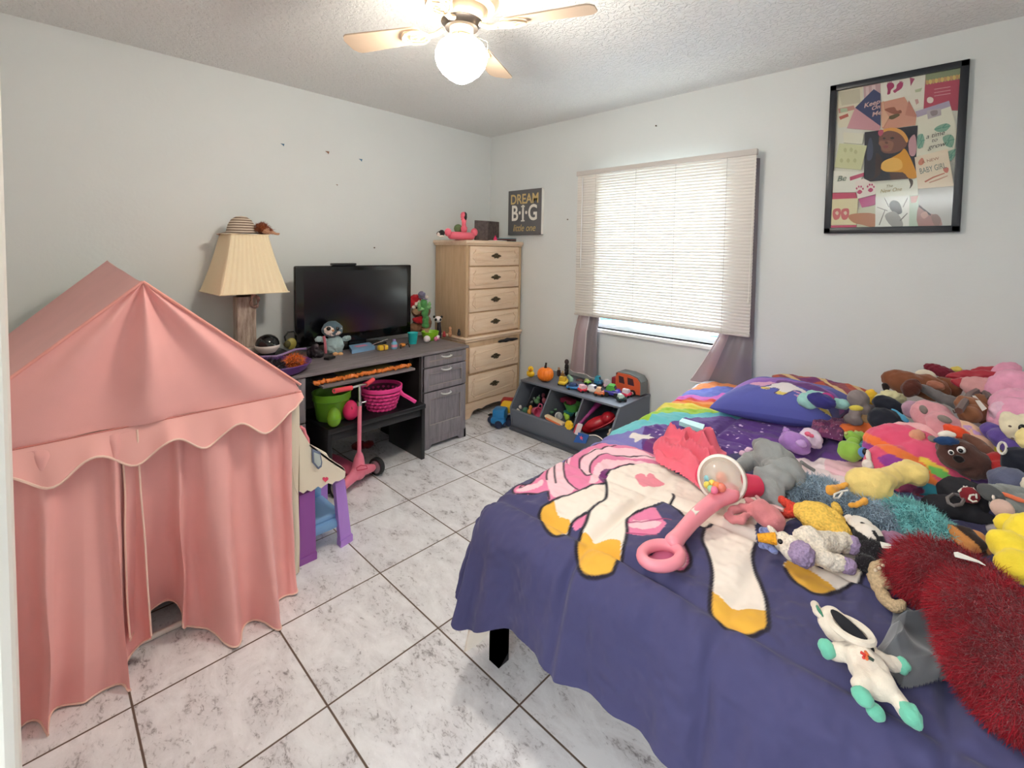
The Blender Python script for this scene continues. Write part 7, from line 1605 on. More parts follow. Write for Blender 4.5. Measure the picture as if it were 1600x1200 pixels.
# ---- big eyed toy
bz = plush('big_eyed_plush', 'small teal and blue plush with one large round eye and white ears', 'plush toy', [E(1352, 703, 0.69, 11, 11), E(1352, 695, 0.70, 10, 6)], ecol('teal_fur', (60, 130, 130)))
ep(bz, 'eye_ring', E(1349, 707, 0.715, 7, 8, 0, 0.5), ecol('eye_blue', (96, 140, 196))); ep(bz, 'eye', E(1352, 706, 0.725, 4, 5.5, 0, 0.6), eyeb); sp(bz, 'ear', [E(1357, 714, 0.72, 4, 12, 8), ], pw); sp(bz, 'ear', [E(1356, 726, 0.70, 8, 8)], pw)

# ---- large pink round plush with tie-dye belly
def tiedye(P):
    out = np.tile(lin((222, 90, 110)), (len(P), 1)); return out
rb_me = soft([E(1420, 712, 0.72, 62, 46, -12, 0.55), E(1450, 735, 0.70, 50, 45, -20, 0.5), E(1395, 735, 0.68, 40, 40, 0, 0.5)], 0.007, 4)
rp = thing('rainbow_plush', 'large round pink plush with a swirling tie-dye rainbow belly, mid pile', 'plush toy', tuple(at(1425, 765, z=Z0)))
co = np.empty(len(rb_me.vertices)*3); rb_me.vertices.foreach_get('co', co); Vv = co.reshape(-1, 3); rel = Vv-CAM; w_ = rel@FWD; px_ = PPX+F_PX*(rel@RGT)/w_; py_ = PPY-F_PX*(rel@UPV)/w_
ctr = Vv.mean(0); lu = (Vv-ctr)@RGT; lv = (Vv-ctr)@UPV                     # the dye pattern lives in the plush's own width and height
cols = np.tile(lin((226, 84, 120)), (len(Vv), 1)); S_ = 0.00205
def pat(cx, cy, rx, ry, ang, c, sd):
    a = radians(ang); X_ = lu/S_-cx+6*noise2(lu*40+sd, lv*40, 50+sd); Y_ = -lv/S_-cy+6*noise2(lu*40, lv*40+sd, 60+sd); q1 = X_*cos(a)+Y_*sin(a); q2 = -X_*sin(a)+Y_*cos(a); cols[(q1/rx)**2+(q2/ry)**2 < 1] = lin(c)
pat(-22, -16, 34, 14, 30, (240, 120, 60), 1); pat(-42, -8, 22, 13, 0, (150, 60, 150), 2); pat(-12, -2, 30, 9, 50, (240, 130, 60), 3); pat(6, -14, 16, 6, 25, (240, 206, 80), 4); pat(16, 0, 20, 8, 35, (110, 190, 90), 5); pat(-44, 14, 16, 10, -10, (240, 190, 70), 6); pat(-6, 32, 18, 14, -30, (50, 150, 170), 7); pat(-30, 34, 20, 12, 10, (160, 70, 110), 8)
ca = rb_me.color_attributes.new('Col', 'FLOAT_COLOR', 'POINT'); ca.data.foreach_set('color', np.concatenate([cols, np.ones((len(cols), 1))], 1).ravel())
part(rp, 'body', rb_me, mat('tie_dye', (220, 90, 110), rough=0.95, vcol=True, bump=0.3, bscale=260, sheen=0.3, bdist=0.004))
sp(rp, 'head', [E(1420, 690, 0.76, 48, 30, 14, 0.8), E(1390, 696, 0.74, 26, 22, 0, 0.8)], ecol('pale_pink_fur', (246, 186, 190)), 0.007, 4); sp(rp, 'ear', [E(1358, 695, 0.72, 5, 3, -20)], ecol('rose', (220, 90, 120)))
sp(rp, 'paw', [E(1432, 682, 0.81, 12, 10, 50)], ecol('peach_fur', (226, 160, 130)))
# pastel round plush behind
pr_ = plush('pastel_plush', 'round pastel rainbow plush behind the pink hoofed plush', 'plush toy', [E(1512, 680, 0.83, 26, 20, -35), E(1530, 695, 0.81, 18, 16, -35)], ecol('pastel_a', (236, 190, 160))); sp(pr_, 'lilac_band', [E(1518, 677, 0.845, 18, 10, -35)], ecol('pastel_b', (204, 160, 206)))
# ---- black hats / round-eared plush
bl = plush('black_plush', 'black rounded plush with a light blue band right of the carrot plush', 'plush toy', [E(1388, 634, 0.83, 22, 14, -20), E(1384, 658, 0.79, 24, 20, -15), E(1400, 670, 0.76, 24, 18)], mat('black_cloth', (26, 30, 44), rough=0.95, sheen=0.15))
sp(bl, 'blue_band', [E(1404, 647, 0.83, 12, 3.5, -35), E(1413, 654, 0.83, 8, 4, -40)], ecol('band_blue', (84, 160, 196)))
plush('mauve_plush', 'small mauve plush peeking out behind the pink hoofed plush', 'plush toy', [E(1425, 640, 0.85, 14, 14)], ecol('mauve', (182, 144, 164)))
# ---- brown hat plush
bh = plush('brown_bear_plush', 'brown bear plush in a maroon hat with a white pompom against the wall', 'plush toy', [E(1415, 598, 0.90, 32, 19, -8), E(1450, 605, 0.89, 28, 20, -12), E(1478, 605, 0.88, 20, 16)], ecol('bear_brown', (134, 84, 60)), 0.007, 4)
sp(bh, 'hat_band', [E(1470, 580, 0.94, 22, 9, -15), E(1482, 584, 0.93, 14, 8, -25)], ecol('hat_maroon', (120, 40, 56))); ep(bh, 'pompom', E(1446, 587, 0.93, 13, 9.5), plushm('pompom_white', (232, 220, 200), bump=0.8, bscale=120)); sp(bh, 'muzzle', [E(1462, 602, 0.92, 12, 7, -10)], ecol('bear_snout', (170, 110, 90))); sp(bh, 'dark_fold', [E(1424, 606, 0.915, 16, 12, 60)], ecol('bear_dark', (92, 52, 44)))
yw = plush('pale_yellow_plush', 'pale yellow plush with a dark ear tucked under the brown bear', 'plush toy', [E(1392, 618, 0.86, 14, 9), E(1378, 622, 0.85, 10, 7), E(1405, 622, 0.85, 10, 8)], ecol('pale_yellow', (224, 216, 170))); sp(yw, 'ear', [E(1384, 605, 0.88, 5, 7, 20)], ecol('ear_dark', (44, 36, 36)))
# ---- red cushion and yellow scrap at the wall
sp_r = plush('red_cushion', 'flat dark red cushion against the wall behind the pink plushes', 'cushion', [E(1520, 587, 0.95, 34, 9, 14), E(1545, 580, 0.96, 22, 8, 12), E(1500, 598, 0.93, 12, 8)], mat('red_satin', (176, 34, 54), rough=0.5, sheen=0.2))
plush('yellow_scrap_toy', 'pale yellow toy just showing above the red cushion', 'plush toy', [E(1494, 577, 0.95, 8, 5, 10)], ecol('pale_yellow2', (232, 210, 110)))
# ---- pink unicorn-like big plush at right edge
bp = plush('big_pink_plush', 'big pale pink plush with long ears sitting at the right end of the pile', 'plush toy', [E(1585, 615, 0.93, 34, 38, 0, 0.7), E(1590, 660, 0.88, 36, 40, 0, 0.7), E(1572, 650, 0.88, 22, 30, 0, 0.7), E(1588, 638, 0.905, 32, 32, 0, 0.9)], ecol('big_pink', (238, 168, 196)), 0.008, 4)
sp(bp, 'ear', [E(1573, 580, 0.98, 18, 14, 35)], ecol('big_pink', (0, 0, 0))); sp(bp, 'arm', [E(1562, 645, 0.91, 12, 18), ], ecol('big_pink_light', (232, 190, 210))); sp(bp, 'paw', [E(1554, 639, 0.91, 6, 9)], ecol('paw_teal', (140, 200, 206)))
mp_ = plush('furry_pink_plush', 'dusty pink furry plush lying left of the big pale pink plush', 'plush toy', [E(1540, 612, 0.91, 32, 20, -22), E(1520, 600, 0.92, 22, 10, 5), E(1562, 628, 0.89, 14, 16)], ecol('furry_pink', (216, 160, 160)), 0.007); sp(mp_, 'shoulder', [E(1550, 603, 0.94, 17, 13)], ecol('furry_pink', (0, 0, 0)))
# ---- grey dog, brown bear with tag
gd = plush('grey_dog_plush', 'small dark grey dog plush lying between the brown bear and pink hoofed plush', 'plush toy', [E(1450, 610, 0.90, 12, 8, -35), E(1468, 620, 0.88, 17, 9, -15), E(1488, 628, 0.87, 16, 9, -20)], ecol('dog_grey', (118, 112, 112))); 
tb2 = plush('tagged_brown_plush', 'tan brown plush with a white care tag and a dark curved ear', 'plush toy', [E(1522, 640, 0.88, 26, 17, -30), E(1515, 648, 0.88, 15, 14), E(1532, 630, 0.88, 16, 15), E(1518, 645, 0.88, 18, 14)], ecol('tan_brown', (150, 100, 72)))
strip(tb2, 'ear', [tuple(at(px, py, z=0.915)) for px, py in ((1498, 642), (1506, 630), (1516, 616), (1528, 610), (1540, 614), (1549, 624))], 0.014, ecol('dark_ear', (100, 70, 64)))
Ls = [at(*p, z=0.925) for p in ((1519, 618), (1524, 618), (1542, 638), (1535, 642))]; mb = MB(); mb.add([*Ls, *[q-np.array((0, 0, 0.002)) for q in Ls]], [(0, 1, 2, 3), (7, 6, 5, 4), (0, 4, 5, 1), (1, 5, 6, 2), (2, 6, 7, 3), (3, 7, 4, 0)]); part(tb2, 'care_tag', mb, white_m, smooth=False)
# ---- pink hoofed plush
hh_ = plush('pink_hoofed_plush', 'dusty pink plush with grey felt hooves lying on its back on the pile', 'plush toy', [E(1458, 652, 0.86, 30, 24, -25), E(1480, 670, 0.84, 30, 22, -40), E(1490, 688, 0.82, 20, 14, -40)], ecol('hoof_pink', (214, 152, 160)), 0.006, 4)
ep(hh_, 'hoof', E(1443, 640, 0.895, 5, 7, 25), ecol('felt_grey', (136, 126, 120))); ep(hh_, 'hoof', E(1476, 655, 0.895, 9, 5.5, -15), ecol('felt_grey', (0, 0, 0))); ep(hh_, 'hoof', E(1457, 686, 0.83, 6, 5, -20), ecol('felt_grey', (0, 0, 0)))
strip(hh_, 'smile_stitch', [tuple(at(px, py, z=0.89)) for px, py in ((1489, 641), (1491, 645), (1495, 645), (1497, 643))], 0.002, eyeb)
# ---- dark brown dog in cap
dg = plush('capped_dog_plush', 'dark brown dog plush wearing an orange, white and blue cap', 'plush toy', [E(1500, 712, 0.80, 30, 26, -20), E(1520, 725, 0.78, 24, 24), E(1485, 700, 0.81, 18, 18)], ecol('dog_brown', (88, 60, 54)), 0.006, 4)
sp(dg, 'ear', [E(1528, 697, 0.83, 22, 11, -38), E(1540, 706, 0.82, 12, 10, -38)], ecol('dog_ear', (112, 76, 64)))
sp(dg, 'cap_crown', [E(1495, 675, 0.86, 18, 9, -18)], ecol('cap_orange', (236, 84, 50))); sp(dg, 'cap_front', [E(1479, 679, 0.865, 12, 6, 18)], ecol('cap_white', (236, 226, 214))); sp(dg, 'cap_brim', [E(1479, 689, 0.86, 16, 7, 12)], ecol('cap_navy', (38, 66, 110)))
ep(dg, 'eye', E(1502, 703, 0.845, 5.5, 5.5), glossm('eye_white', (0, 0, 0))); ep(dg, 'pupil', E(1501, 704, 0.856, 3.0, 3.2), eyeb); ep(dg, 'eye', E(1486, 707, 0.845, 3.6, 4), glossm('eye_white', (0, 0, 0))); ep(dg, 'pupil', E(1486, 707, 0.853, 2.3, 2.5), eyeb); sp(dg, 'nose', [E(1498, 717, 0.85, 7, 6)], ecol('nose_black', (26, 18, 20)))
plush('red_scarf_toy', 'small red plush bundle right of the dark brown dog', 'plush toy', [E(1557, 722, 0.80, 16, 15), E(1563, 732, 0.79, 13, 12)], ecol('scarf_red', (176, 50, 50)))
# ---- purple plush with ring, cow
pu_ = plush('purple_plush', 'deep purple plush with a white fabric ring above the red bundle', 'plush toy', [E(1552, 675, 0.87, 16, 14, -30), E(1570, 688, 0.86, 22, 16, -30), E(1585, 700, 0.85, 18, 14)], ecol('deep_purple', (98, 78, 150)))
strip(pu_, 'fabric_ring', [tuple(at(1566+6.5*cos(a), 700-9*sin(a), z=0.885)) for a in np.linspace(0, 2*pi, 17)[:-1]], 0.004, white_m, True)
cw = plush('cream_faced_plush', 'cream muzzled plush with a big dark eye at the right edge of the pile', 'plush toy', [E(1582, 665, 0.93, 16, 22, 20), E(1600, 672, 0.92, 16, 26)], ecol('cream_fur', (232, 220, 190))); sp(cw, 'face_patch', [E(1600, 685, 0.94, 10, 16)], ecol('cream_yellow', (236, 216, 150))); ep(cw, 'eye', E(1598, 669, 0.965, 5, 6), eyeb)
for px, py in ((1578, 666), (1582, 685)): ep(cw, 'nostril', E(px, py, 0.955, 2, 1.6), ecol('nostril', (110, 90, 80)))
plush('navy_plush', 'black-navy plush below the cream muzzled plush at the right edge', 'plush toy', [E(1590, 722, 0.85, 20, 24), E(1600, 740, 0.82, 16, 18)], mat('navy_cloth', (22, 26, 40), rough=0.95, sheen=0.1))
# ---- slate round plush & shark
sl = plush('slate_plush', 'slate blue round plush with a cream patch above the grey-footed plush', 'plush toy', [E(1580, 755, 0.80, 28, 24), E(1598, 765, 0.78, 18, 22)], ecol('slate', (94, 98, 122))); sp(sl, 'patch', [E(1602, 757, 0.825, 6, 12)], ecol('slate_cream', (214, 204, 186)))
gs = plush('grey_footed_plush', 'grey plush with a dark oval foot and pale pink sole reaching from the right', 'plush toy', K((1545, 770, 0.80, 12), (1570, 768, 0.80, 12), (1600, 775, 0.79, 12))+[E(1600, 787, 0.785, 14, 16)]+K((1568, 795, 0.78, 16), (1590, 798, 0.77, 15), (1605, 800, 0.77, 14)), ecol('foot_grey', (136, 140, 138)))
ep(gs, 'dark_sole', E(1548, 771, 0.825, 17, 12, -25, 0.5), ecol('sole_dark', (84, 86, 88))); ep(gs, 'pink_sole', E(1566, 795, 0.80, 14, 14, 0, 0.7), ecol('sole_pink', (214, 180, 166))); sp(gs, 'orange_strip', [E(1585, 778, 0.815, 20, 4, -8)], ecol('strip_orange', (232, 120, 84))); sp(gs, 'claw', [E(1552, 777, 0.835, 3, 5, 10)], pw)
# ---- black cap with red embroidery
cp = plush('baseball_hat', 'black cloth cap with a red and white embroidered patch, mid right of the pile', 'cap', [E(1505, 775, 0.755, 34, 28, -10, 0.6), E(1475, 790, 0.73, 30, 18, 15, 0.5), E(1500, 800, 0.72, 44, 14, 5, 0.5)], mat('cap_black', (34, 32, 38), rough=0.9), 0.006, 4)
sp(cp, 'embroidered_patch', [E(1515, 774, 0.785, 13, 13, 0, 0.35)], ecol('patch_red', (130, 40, 48)))
for q_ in (((1498, 768), (1504, 763), (1512, 760), (1520, 762), (1525, 768), (1526, 778)), ((1506, 760), (1509, 766), (1515, 766), (1518, 762)), ((1522, 773), (1516, 774), (1514, 780), (1520, 784), (1526, 783))): strip(cp, 'embroidered_line', [tuple(at(px, py, z=0.795)) for px, py in q_], 0.0028, white_t)
strip(cp, 'brim_edge', [tuple(at(px, py, z=0.77)) for px, py in ((1480, 778), (1482, 786), (1490, 790), (1502, 788), (1506, 781), (1500, 774), (1490, 772))], 0.005, mat('cap_lining', (120, 112, 112), rough=0.8), True)
plush('grey_band_toy', 'short dark grey plush tail right of the black cap', 'plush toy', K((1520, 806, 0.70, 5), (1532, 800, 0.71, 6), (1542, 790, 0.72, 6)), ecol('tail_grey', (90, 84, 86)))
plush('white_fluff_toy', 'small white and pink fluffy toy left of the yellow plush', 'plush toy', [E(1550, 815, 0.70, 10, 7, 20), E(1556, 828, 0.69, 13, 11), E(1545, 808, 0.70, 7, 4, 40)], ecol('fluff_white', (222, 208, 204)))

# ---- yellow bird plush
yb_ = plush('yellow_bird_plush', 'pale yellow long-necked bird plush with orange feet lying across the pile', 'plush toy', [E(1357, 757, 0.76, 32, 26, 0, 0.75), E(1370, 765, 0.75, 22, 22)]+K((1375, 752, 0.78, 18), (1400, 742, 0.79, 15), (1425, 737, 0.80, 18), (1430, 740, 0.80, 18)), ecol('bird_yellow', (234, 206, 128)), 0.006, 5)
sp(yb_, 'foot', K((1322, 757, 0.76, 4), (1308, 762, 0.75, 4.5), (1299, 766, 0.75, 8)), ecol('foot_orange', (232, 166, 70))); sp(yb_, 'foot', K((1352, 783, 0.74, 5), (1340, 788, 0.73, 4.5), (1330, 790, 0.72, 4)), ecol('foot_orange', (0, 0, 0)))
strip(yb_, 'ribbon_loop', [tuple(at(px, py, z=0.765)) for px, py in ((1324, 766), (1314, 768), (1304, 772), (1303, 778), (1310, 778), (1316, 770))], 0.003, white_m)
# ---- shaggy boa: blue-grey then teal
def boa(name, lb, pts, c1, c2, n_, ln):
    core = soft(K(*pts, dens=0.4), 0.008, 3); t_ = thing(name, lb, 'boa', tuple(at(pts[0][0], pts[0][1], z=Z0)))
    fur = strands(core, n_, ln, 0.0035, 0.5, 0.75, 11, 3); part(t_, 'core', core, plushm(name+'_core', c2)); part(t_, 'fringe', fur, mat(name+'_fringe', c1, rough=0.8, var=0.35, vscale=30, sheen=0.2)); return t_
boa('grey_boa', 'shaggy blue-grey fringed boa winding from the elephant to the teal boa', [(1240, 768, Z0+0.04, 14), (1262, 764, Z0+0.05, 19), (1285, 768, Z0+0.05, 20), (1305, 778, Z0+0.06, 18), (1330, 795, Z0+0.06, 16), (1355, 803, Z0+0.06, 20), (1385, 810, Z0+0.06, 22)], (150, 170, 186), (110, 124, 136), 5200, 0.030)
boa('teal_boa', 'shaggy teal fringed boa at the heart of the pile', [(1395, 802, Z0+0.075, 20), (1420, 808, Z0+0.08, 24), (1445, 822, Z0+0.08, 25), (1468, 838, Z0+0.07, 22), (1482, 842, Z0+0.06, 18)], (120, 190, 190), (70, 130, 132), 5200, 0.030)
plush('white_cloud_print_toy', 'white blotched plush peeking between the yellow bird and the boa', 'plush toy', [E(1392, 775, 0.72, 14, 9, -30), E(1405, 784, 0.71, 12, 7, -30)], plushm('blotched', (206, 190, 184), var=0.35, vscale=35))
# ---- rose mouse plush
rm = plush('rose_trunk_plush', 'dusty rose plush with a curled trunk in front of the elephant', 'plush toy', [E(1198, 805, Z0+0.045, 27, 19, -28), E(1210, 815, Z0+0.04, 16, 15), E(1178, 790, Z0+0.045, 14, 9)]+K((1175, 797, Z0+0.045, 8), (1158, 794, Z0+0.035, 6.5), (1143, 798, Z0+0.028, 6.5), (1138, 806, Z0+0.024, 6.5), (1146, 813, Z0+0.022, 6.5), (1160, 812, Z0+0.03, 7), (1166, 806, Z0+0.034, 6)), ecol('dusty_rose', (206, 128, 132)), 0.005, 3)
strip(rm, 'ribbon', [tuple(at(px, py, z=Z0+0.06)) for px, py in ((1182, 776), (1190, 785), (1200, 790), (1212, 792), (1224, 797))], 0.007, mat('rose_ribbon', (214, 170, 170), rough=0.5)); sp(rm, 'ear', [E(1172, 783, Z0+0.06, 9, 5, -15)], ecol('dusty_rose', (0, 0, 0)))
# ---- crochet chick
crochet = lambda k, c: mat(k, c, rough=0.95, bump=0.9, bscale=150, var=0.22, vscale=150, bdist=0.008)
cy_ = plush('crochet_chick', 'yellow crocheted square chick with a red beak leaning on the rose plush', 'crochet toy', [E(1280, 808, Z0+0.06, 36, 22, -3, 0.9), E(1290, 822, Z0+0.05, 36, 20, -5, 0.9), E(1262, 800, Z0+0.065, 20, 14), E(1308, 795, Z0+0.07, 8, 10, 20), E(1248, 793, Z0+0.065, 8, 7)], crochet('crochet_yellow', (240, 196, 90)), 0.005, 3)
sp(cy_, 'beak', K((1222, 781, Z0+0.06, 6), (1232, 788, Z0+0.06, 7), (1244, 795, Z0+0.06, 8))+K((1226, 803, Z0+0.04, 7), (1238, 800, Z0+0.05, 8)), crochet('crochet_red', (216, 66, 50)))
# ---- crochet unicorn
cu_ = plush('crochet_unicorn', 'cream crocheted unicorn with a purple muzzle and golden horn lying in front of the chick', 'crochet toy', [E(1240, 858, Z0+0.055, 20, 19, 0), E(1225, 848, Z0+0.05, 16, 16), E(1268, 845, Z0+0.055, 26, 20, -10)]+K((1278, 848, Z0+0.05, 18), (1300, 848, Z0+0.045, 16), (1322, 848, Z0+0.04, 14))+K((1270, 868, Z0+0.04, 14), (1292, 876, Z0+0.035, 14), (1312, 880, Z0+0.035, 13)), crochet('crochet_cream', (234, 222, 206)), 0.005, 3)
sp(cu_, 'muzzle', [E(1253, 866, Z0+0.065, 19, 19)], crochet('crochet_lilac', (164, 142, 176))); sp(cu_, 'hoof', [E(1331, 852, Z0+0.04, 13, 15, -30)], crochet('crochet_lilac', (0, 0, 0))); sp(cu_, 'hoof', [E(1324, 884, Z0+0.035, 13, 13, -20)], crochet('crochet_lilac', (0, 0, 0)))
part(cu_, 'horn', MB().cyl(at(1213, 842, z=Z0+0.06), at(1184, 840, z=Z0+0.05), 0.018, 0.011, 16), crochet('crochet_gold', (240, 166, 40))); ep(cu_, 'eye', E(1219, 846, Z0+0.095, 3.8, 3.8), eyeb)
sp(cu_, 'mane', [E(1205, 857, Z0+0.03, 12, 6, -15), E(1192, 852, Z0+0.03, 7, 6)], plushm('mane_mixed', (130, 140, 190), var=0.5, vscale=90, bump=0.9)); sp(cu_, 'mane', [E(1192, 829, Z0+0.045, 7, 6), E(1203, 831, Z0+0.05, 9, 7)], plushm('mane_mixed', (0, 0, 0))); sp(cu_, 'ear', [E(1207, 829, Z0+0.075, 10, 5, -35)], crochet('crochet_cream', (0, 0, 0)))
# ---- spotted dog
def spotted(me, c1, c2, sc, th, sd, name):
    co = np.empty(len(me.vertices)*3); me.vertices.foreach_get('co', co); V = co.reshape(-1, 3); c = np.tile(lin(c1), (len(V), 1)); a = (V@RGT)*sc; b_ = (V@UPV)*sc
    c[noise2(a+40, b_+40, sd) > th] = lin(c2); at_ = me.color_attributes.new('Col', 'FLOAT_COLOR', 'POINT'); at_.data.foreach_set('color', np.concatenate([c, np.ones((len(c), 1))], 1).ravel())
    return mat(name, c1, rough=0.95, vcol=True, bump=0.25, bscale=260, sheen=0.2, bdist=0.004)
me = soft([E(1345, 825, Z0+0.055, 20, 17, -35), E(1358, 840, Z0+0.05, 21, 20, -30), E(1330, 815, Z0+0.06, 11, 10)], 0.003, 4)
dm = spotted(me, (226, 216, 206), (26, 22, 26), 70, 0.16, 71, 'dalmatian_fur'); sd_t = thing('spotted_plush', 'white plush with black dalmatian spots right of the crocheted unicorn', 'plush toy', tuple(at(1350, 850, z=Z0))); part(sd_t, 'body', me, dm)
co_me = soft([E(1375, 868, Z0+0.035, 34, 18, -10), E(1355, 880, Z0+0.03, 16, 14)], 0.006); bf = thing('black_fluffy_scarf', 'black fluffy cloth lying between the spotted plush and tan knit', 'scarf', tuple(at(1375, 880, z=Z0))); cfl = strands(co_me, 1800, 0.012, 0.003, 0.3, 0.8, 5); part(bf, 'core', co_me, plushm('black_fluff', (40, 36, 40))); part(bf, 'fluff', cfl, plushm('black_fluff', (0, 0, 0)))
mv = plush('mauve_tagged_plush', 'dusky mauve plush with a pale tag under the teal boa', 'plush toy', [E(1405, 850, Z0+0.05, 24, 16, -20), E(1385, 842, Z0+0.05, 14, 12)], ecol('dusky_mauve', (150, 108, 134)))
Ls = [at(*p, z=Z0+0.09) for p in ((1375, 846), (1392, 850), (1393, 857), (1378, 855))]; mb = MB(); mb.add([*Ls, *[q-np.array((0, 0, 0.002)) for q in Ls]], [(0, 1, 2, 3), (7, 6, 5, 4), (0, 4, 5, 1), (1, 5, 6, 2), (2, 6, 7, 3), (3, 7, 4, 0)]); part(mv, 'care_tag', mb, white_m, smooth=False)
# ---- tiger plush
me = soft([E(1505, 838, 0.72, 22, 16, -10), E(1498, 850, 0.70, 34, 14, 20), E(1525, 848, 0.70, 20, 18, -30), E(1470, 860, 0.68, 16, 9), E(1482, 856, 0.69, 12, 10)], 0.0035, 4)
co = np.empty(len(me.vertices)*3); me.vertices.foreach_get('co', co); V = co.reshape(-1, 3); a = (V-V.mean(0))@RGT; b_ = (V-V.mean(0))@UPV; c = np.tile(lin((196, 130, 70)), (len(V), 1)); c[np.sin((a*0.9+b_*0.5)*95+6*noise2(a*14+9, b_*14+9, 3)) > 0.0] = lin((44, 28, 24))
at_ = me.color_attributes.new('Col', 'FLOAT_COLOR', 'POINT'); at_.data.foreach_set('color', np.concatenate([c, np.ones((len(c), 1))], 1).ravel()); tg_ = thing('tiger_plush', 'orange and black striped tiger plush between the teal boa and the red plush', 'plush toy', tuple(at(1500, 868, z=Z0))); part(tg_, 'body', me, mat('tiger_fur', (196, 130, 70), rough=0.95, vcol=True, bump=0.25, bscale=260, sheen=0.2, bdist=0.004))
# ---- tan knit hat
kn = plush('knitted_hat', 'tan chunky knitted hat lying folded left of the red furry plush', 'hat', [E(1395, 893, Z0+0.045, 34, 18, 18, 0.8), E(1375, 905, Z0+0.035, 18, 14), E(1425, 882, Z0+0.06, 22, 14, 10)]+K((1368, 912, Z0+0.02, 8), (1380, 930, Z0+0.02, 10), (1395, 948, Z0+0.02, 9), (1408, 945, Z0+0.03, 9)), crochet('tan_knit', (196, 170, 134)), 0.006, 3)
for k in range(7): 
    px, py = 1368+k*5.8, 891-k*3.6; ep(kn, 'knit_bobble', E(px, py, Z0+0.085, 2.6, 2.6), crochet('tan_knit_light', (222, 200, 172)))
# ---- red furry plush
rcore = soft([E(1505, 920, 0.74, 85, 46, -16, 0.55), E(1450, 908, 0.70, 46, 32, 5, 0.6), E(1560, 985, 0.74, 75, 62, -30, 0.55), E(1590, 1060, 0.70, 70, 70, -20, 0.55), E(1540, 1020, 0.70, 46, 46, -30, 0.6), E(1590, 1110, 0.66, 40, 36)], 0.010, 5)
rf = thing('red_furry_plush', 'very large shaggy crimson plush sprawled at the near right of the bed', 'plush toy', tuple(at(1540, 1050, z=Z0)))
redm = mat('crimson_fur', (150, 18, 34), rough=0.85, sheen=0.25, var=0.3, vscale=18, spec=0.2)
rfur = strands(rcore, 48000, 0.040, 0.0026, 0.6, 0.45, 21, 3, flow=(-0.5, -0.5, 0.1)); part(rf, 'body', rcore, redm); part(rf, 'fur', rfur, redm)
Ls = [at(*p, z=0.84) for p in ((1490, 863), (1496, 862), (1530, 876), (1540, 883), (1528, 878), (1492, 869))]; mb = MB(); mb.add([*Ls, *[q-np.array((0, 0, 0.002)) for q in Ls]], [tuple(range(6)), tuple(range(11, 5, -1))]+[(i, 6+i, 6+(i+1) % 6, (i+1) % 6) for i in range(6)]); part(rf, 'care_tag', mb, white_m, smooth=False)
# ---- yellow duck-like plush
yd = plush('bright_yellow_plush', 'bright lemon yellow plush at the right edge above the red furry plush', 'plush toy', [E(1585, 822, 0.80, 26, 18, 0), E(1578, 855, 0.79, 30, 24, -15), E(1590, 885, 0.77, 28, 26), E(1605, 850, 0.79, 30, 50)], ecol('lemon_fur', (244, 216, 66)), 0.007, 4)
# ---- grey velvet cloth
n = 100; outl = [tuple(at(px, py, z=Z0+0.03)[:2]) for px, py in ((1398, 928), (1430, 938), (1470, 965), (1482, 985), (1478, 1015), (1482, 1040), (1450, 1050), (1415, 1055), (1398, 1040), (1385, 1022), (1368, 1000), (1378, 985), (1390, 965), (1395, 945))]
X = np.linspace(min(p[0] for p in outl), max(p[0] for p in outl), n); Y = np.linspace(min(p[1] for p in outl), max(p[1] for p in outl), n); GX, GY = np.meshgrid(X, Y, indexing='ij'); pts_ = smooth_poly(outl, 5); inside = inpoly(GX, GY, pts_); dd = segdist(GX, GY, pts_+[pts_[0]])
rid = 1-np.abs(np.sin(3*noise2(GX*12, GY*12, 51)+GX*30-GY*16)); H = np.clip(dd/0.03, 0, 1)**0.6*0.05*(0.55+0.8*rid**2+0.6*noise2(GX*16, GY*16, 52)); Z = Z0-0.004+np.clip(H, 0.003, None)
mb = MB(); idx = -np.ones((n, n), int)
for i in range(n):
    for j in range(n):
        if inside[i, j]: idx[i, j] = len(mb.v); mb.v.append((GX[i, j], GY[i, j], Z[i, j]))
for i in range(n-1):
    for j in range(n-1):
        q = (idx[i, j], idx[i+1, j], idx[i+1, j+1], idx[i, j+1])
        if min(q) >= 0: mb.f.append(q); mb.m.append(0)
solo('grey_velvet_bag', 'crumpled grey velvet cloth bag between the astronaut plush and red furry plush', 'cloth bag', mb, mat('grey_velvet', (92, 94, 98), rough=0.7, sheen=0.4, bump=0.05, bscale=300), angle=180)
# ---- astronaut plush
mint = ecol('mint_paw', (110, 186, 160)); aw = ecol('astro_white', (224, 212, 196))
as_ = plush('astronaut_plush', 'white plush with mint paws and an open black hood, nearest the bed foot', 'plush toy', [E(1356, 1045, Z0+0.045, 34, 27, -48, 0.8), E(1372, 1068, Z0+0.042, 24, 24, 0, 0.8), E(1345, 1025, Z0+0.045, 24, 18, -20)]+K((1335, 1025, Z0+0.045, 13), (1315, 1020, Z0+0.04, 13), (1302, 1018, Z0+0.035, 12))+K((1370, 1030, Z0+0.04, 12), (1390, 1036, Z0+0.035, 11), (1400, 1038, Z0+0.03, 11))+K((1350, 1060, Z0+0.045, 15), (1347, 1075, Z0+0.04, 15))+K((1388, 1075, Z0+0.04, 12), (1402, 1092, Z0+0.03, 14), (1412, 1105, Z0+0.03, 15)), aw, 0.005, 3)
hoodc = [E(1325, 990, Z0+0.055, 44, 22, -27, 0.8), E(1322, 1000, Z0+0.045, 40, 18, -20, 0.8), E(1292, 975, Z0+0.05, 14, 14)]
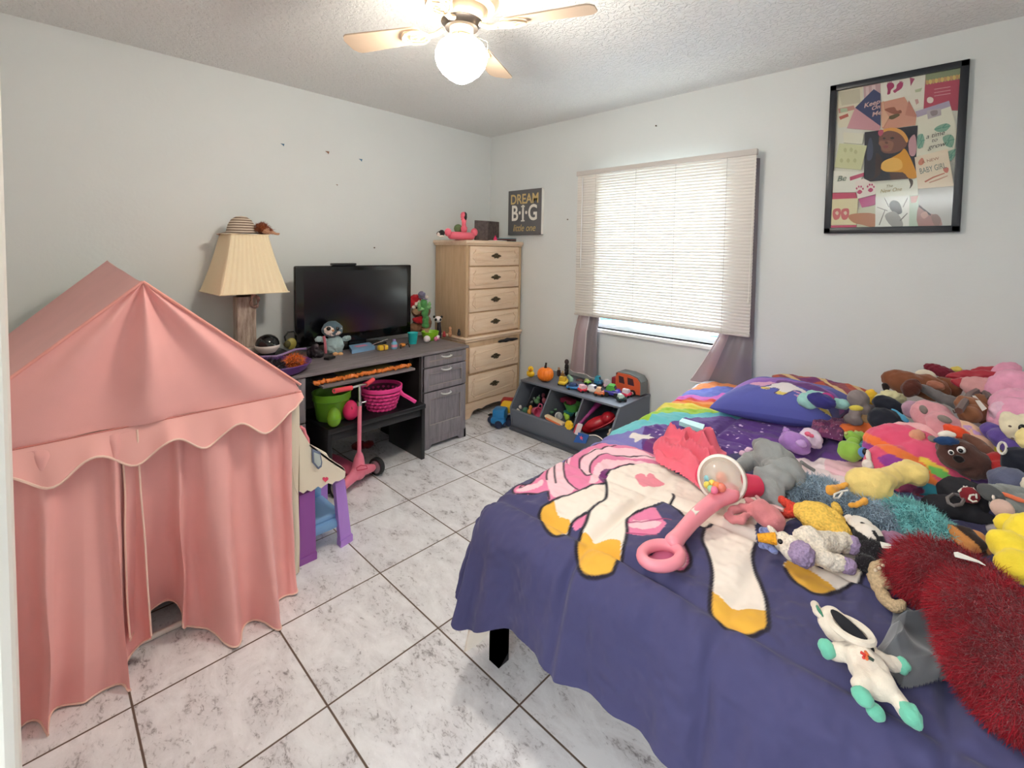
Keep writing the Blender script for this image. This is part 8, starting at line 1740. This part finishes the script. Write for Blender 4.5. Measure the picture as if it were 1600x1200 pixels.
sp(as_, 'hood', hoodc, aw, 0.005, 3); ep(as_, 'face_opening', E(1331, 985, Z0+0.088, 33, 9.5, -30, 0.5), mat('hood_black', (22, 22, 28), rough=0.9))
P0 = []; 
for k in range(28):
    a = 2*pi*k/28; x_, y_ = 37*cos(a), 12.5*sin(a); t = radians(30); P0.append(tuple(at(1331+x_*cos(t)-y_*sin(t), 985+x_*sin(t)+y_*cos(t), z=Z0+0.085)))
strip(as_, 'hood_rim', P0, 0.008, aw, True)
sp(as_, 'ear', K((1272, 944, Z0+0.07, 6), (1278, 955, Z0+0.07, 7), (1287, 966, Z0+0.065, 5)), aw); sp(as_, 'ear_lining', K((1276, 947, Z0+0.082, 2.5), (1281, 955, Z0+0.08, 3), (1286, 963, Z0+0.075, 2)), ecol('green_lining', (70, 130, 104)), 0.003)
sp(as_, 'paw', [E(1292, 1014, Z0+0.042, 12, 14, 15)], mint); sp(as_, 'paw', [E(1410, 1040, Z0+0.034, 11, 12, -15)], mint); sp(as_, 'paw', [E(1347, 1088, Z0+0.042, 16, 13, -15), E(1358, 1095, Z0+0.035, 9, 9)], mint); sp(as_, 'paw', [E(1423, 1117, Z0+0.032, 15, 18, 40)], mint)
sp(as_, 'tail', [E(1368, 1112, Z0+0.02, 13, 13), E(1360, 1102, Z0+0.025, 8, 8)], mint)
for q_, c in ((((1345, 1019), (1352, 1024), (1349, 1028)), (206, 60, 50)), (((1352, 1018), (1356, 1024), (1354, 1030)), (226, 110, 60)), (((1355, 1026), (1362, 1030), (1365, 1032)), (50, 70, 60))): strip(as_, 'stitched_emblem', [tuple(at(px, py, z=Z0+0.082)) for px, py in q_], 0.003, mat('stitch_%d' % c[0], c, rough=0.8))
# ---- small things tucked in
plush('pink_bunny_foot', 'small pale pink plush foot beside the teal big-eyed plush', 'plush toy', [E(1170, 703, Z0+0.02, 7, 5, 20), E(1160, 708, Z0+0.018, 6, 5)], ecol('bunny_pink', (226, 190, 214)))
bpy.context.view_layer.update()
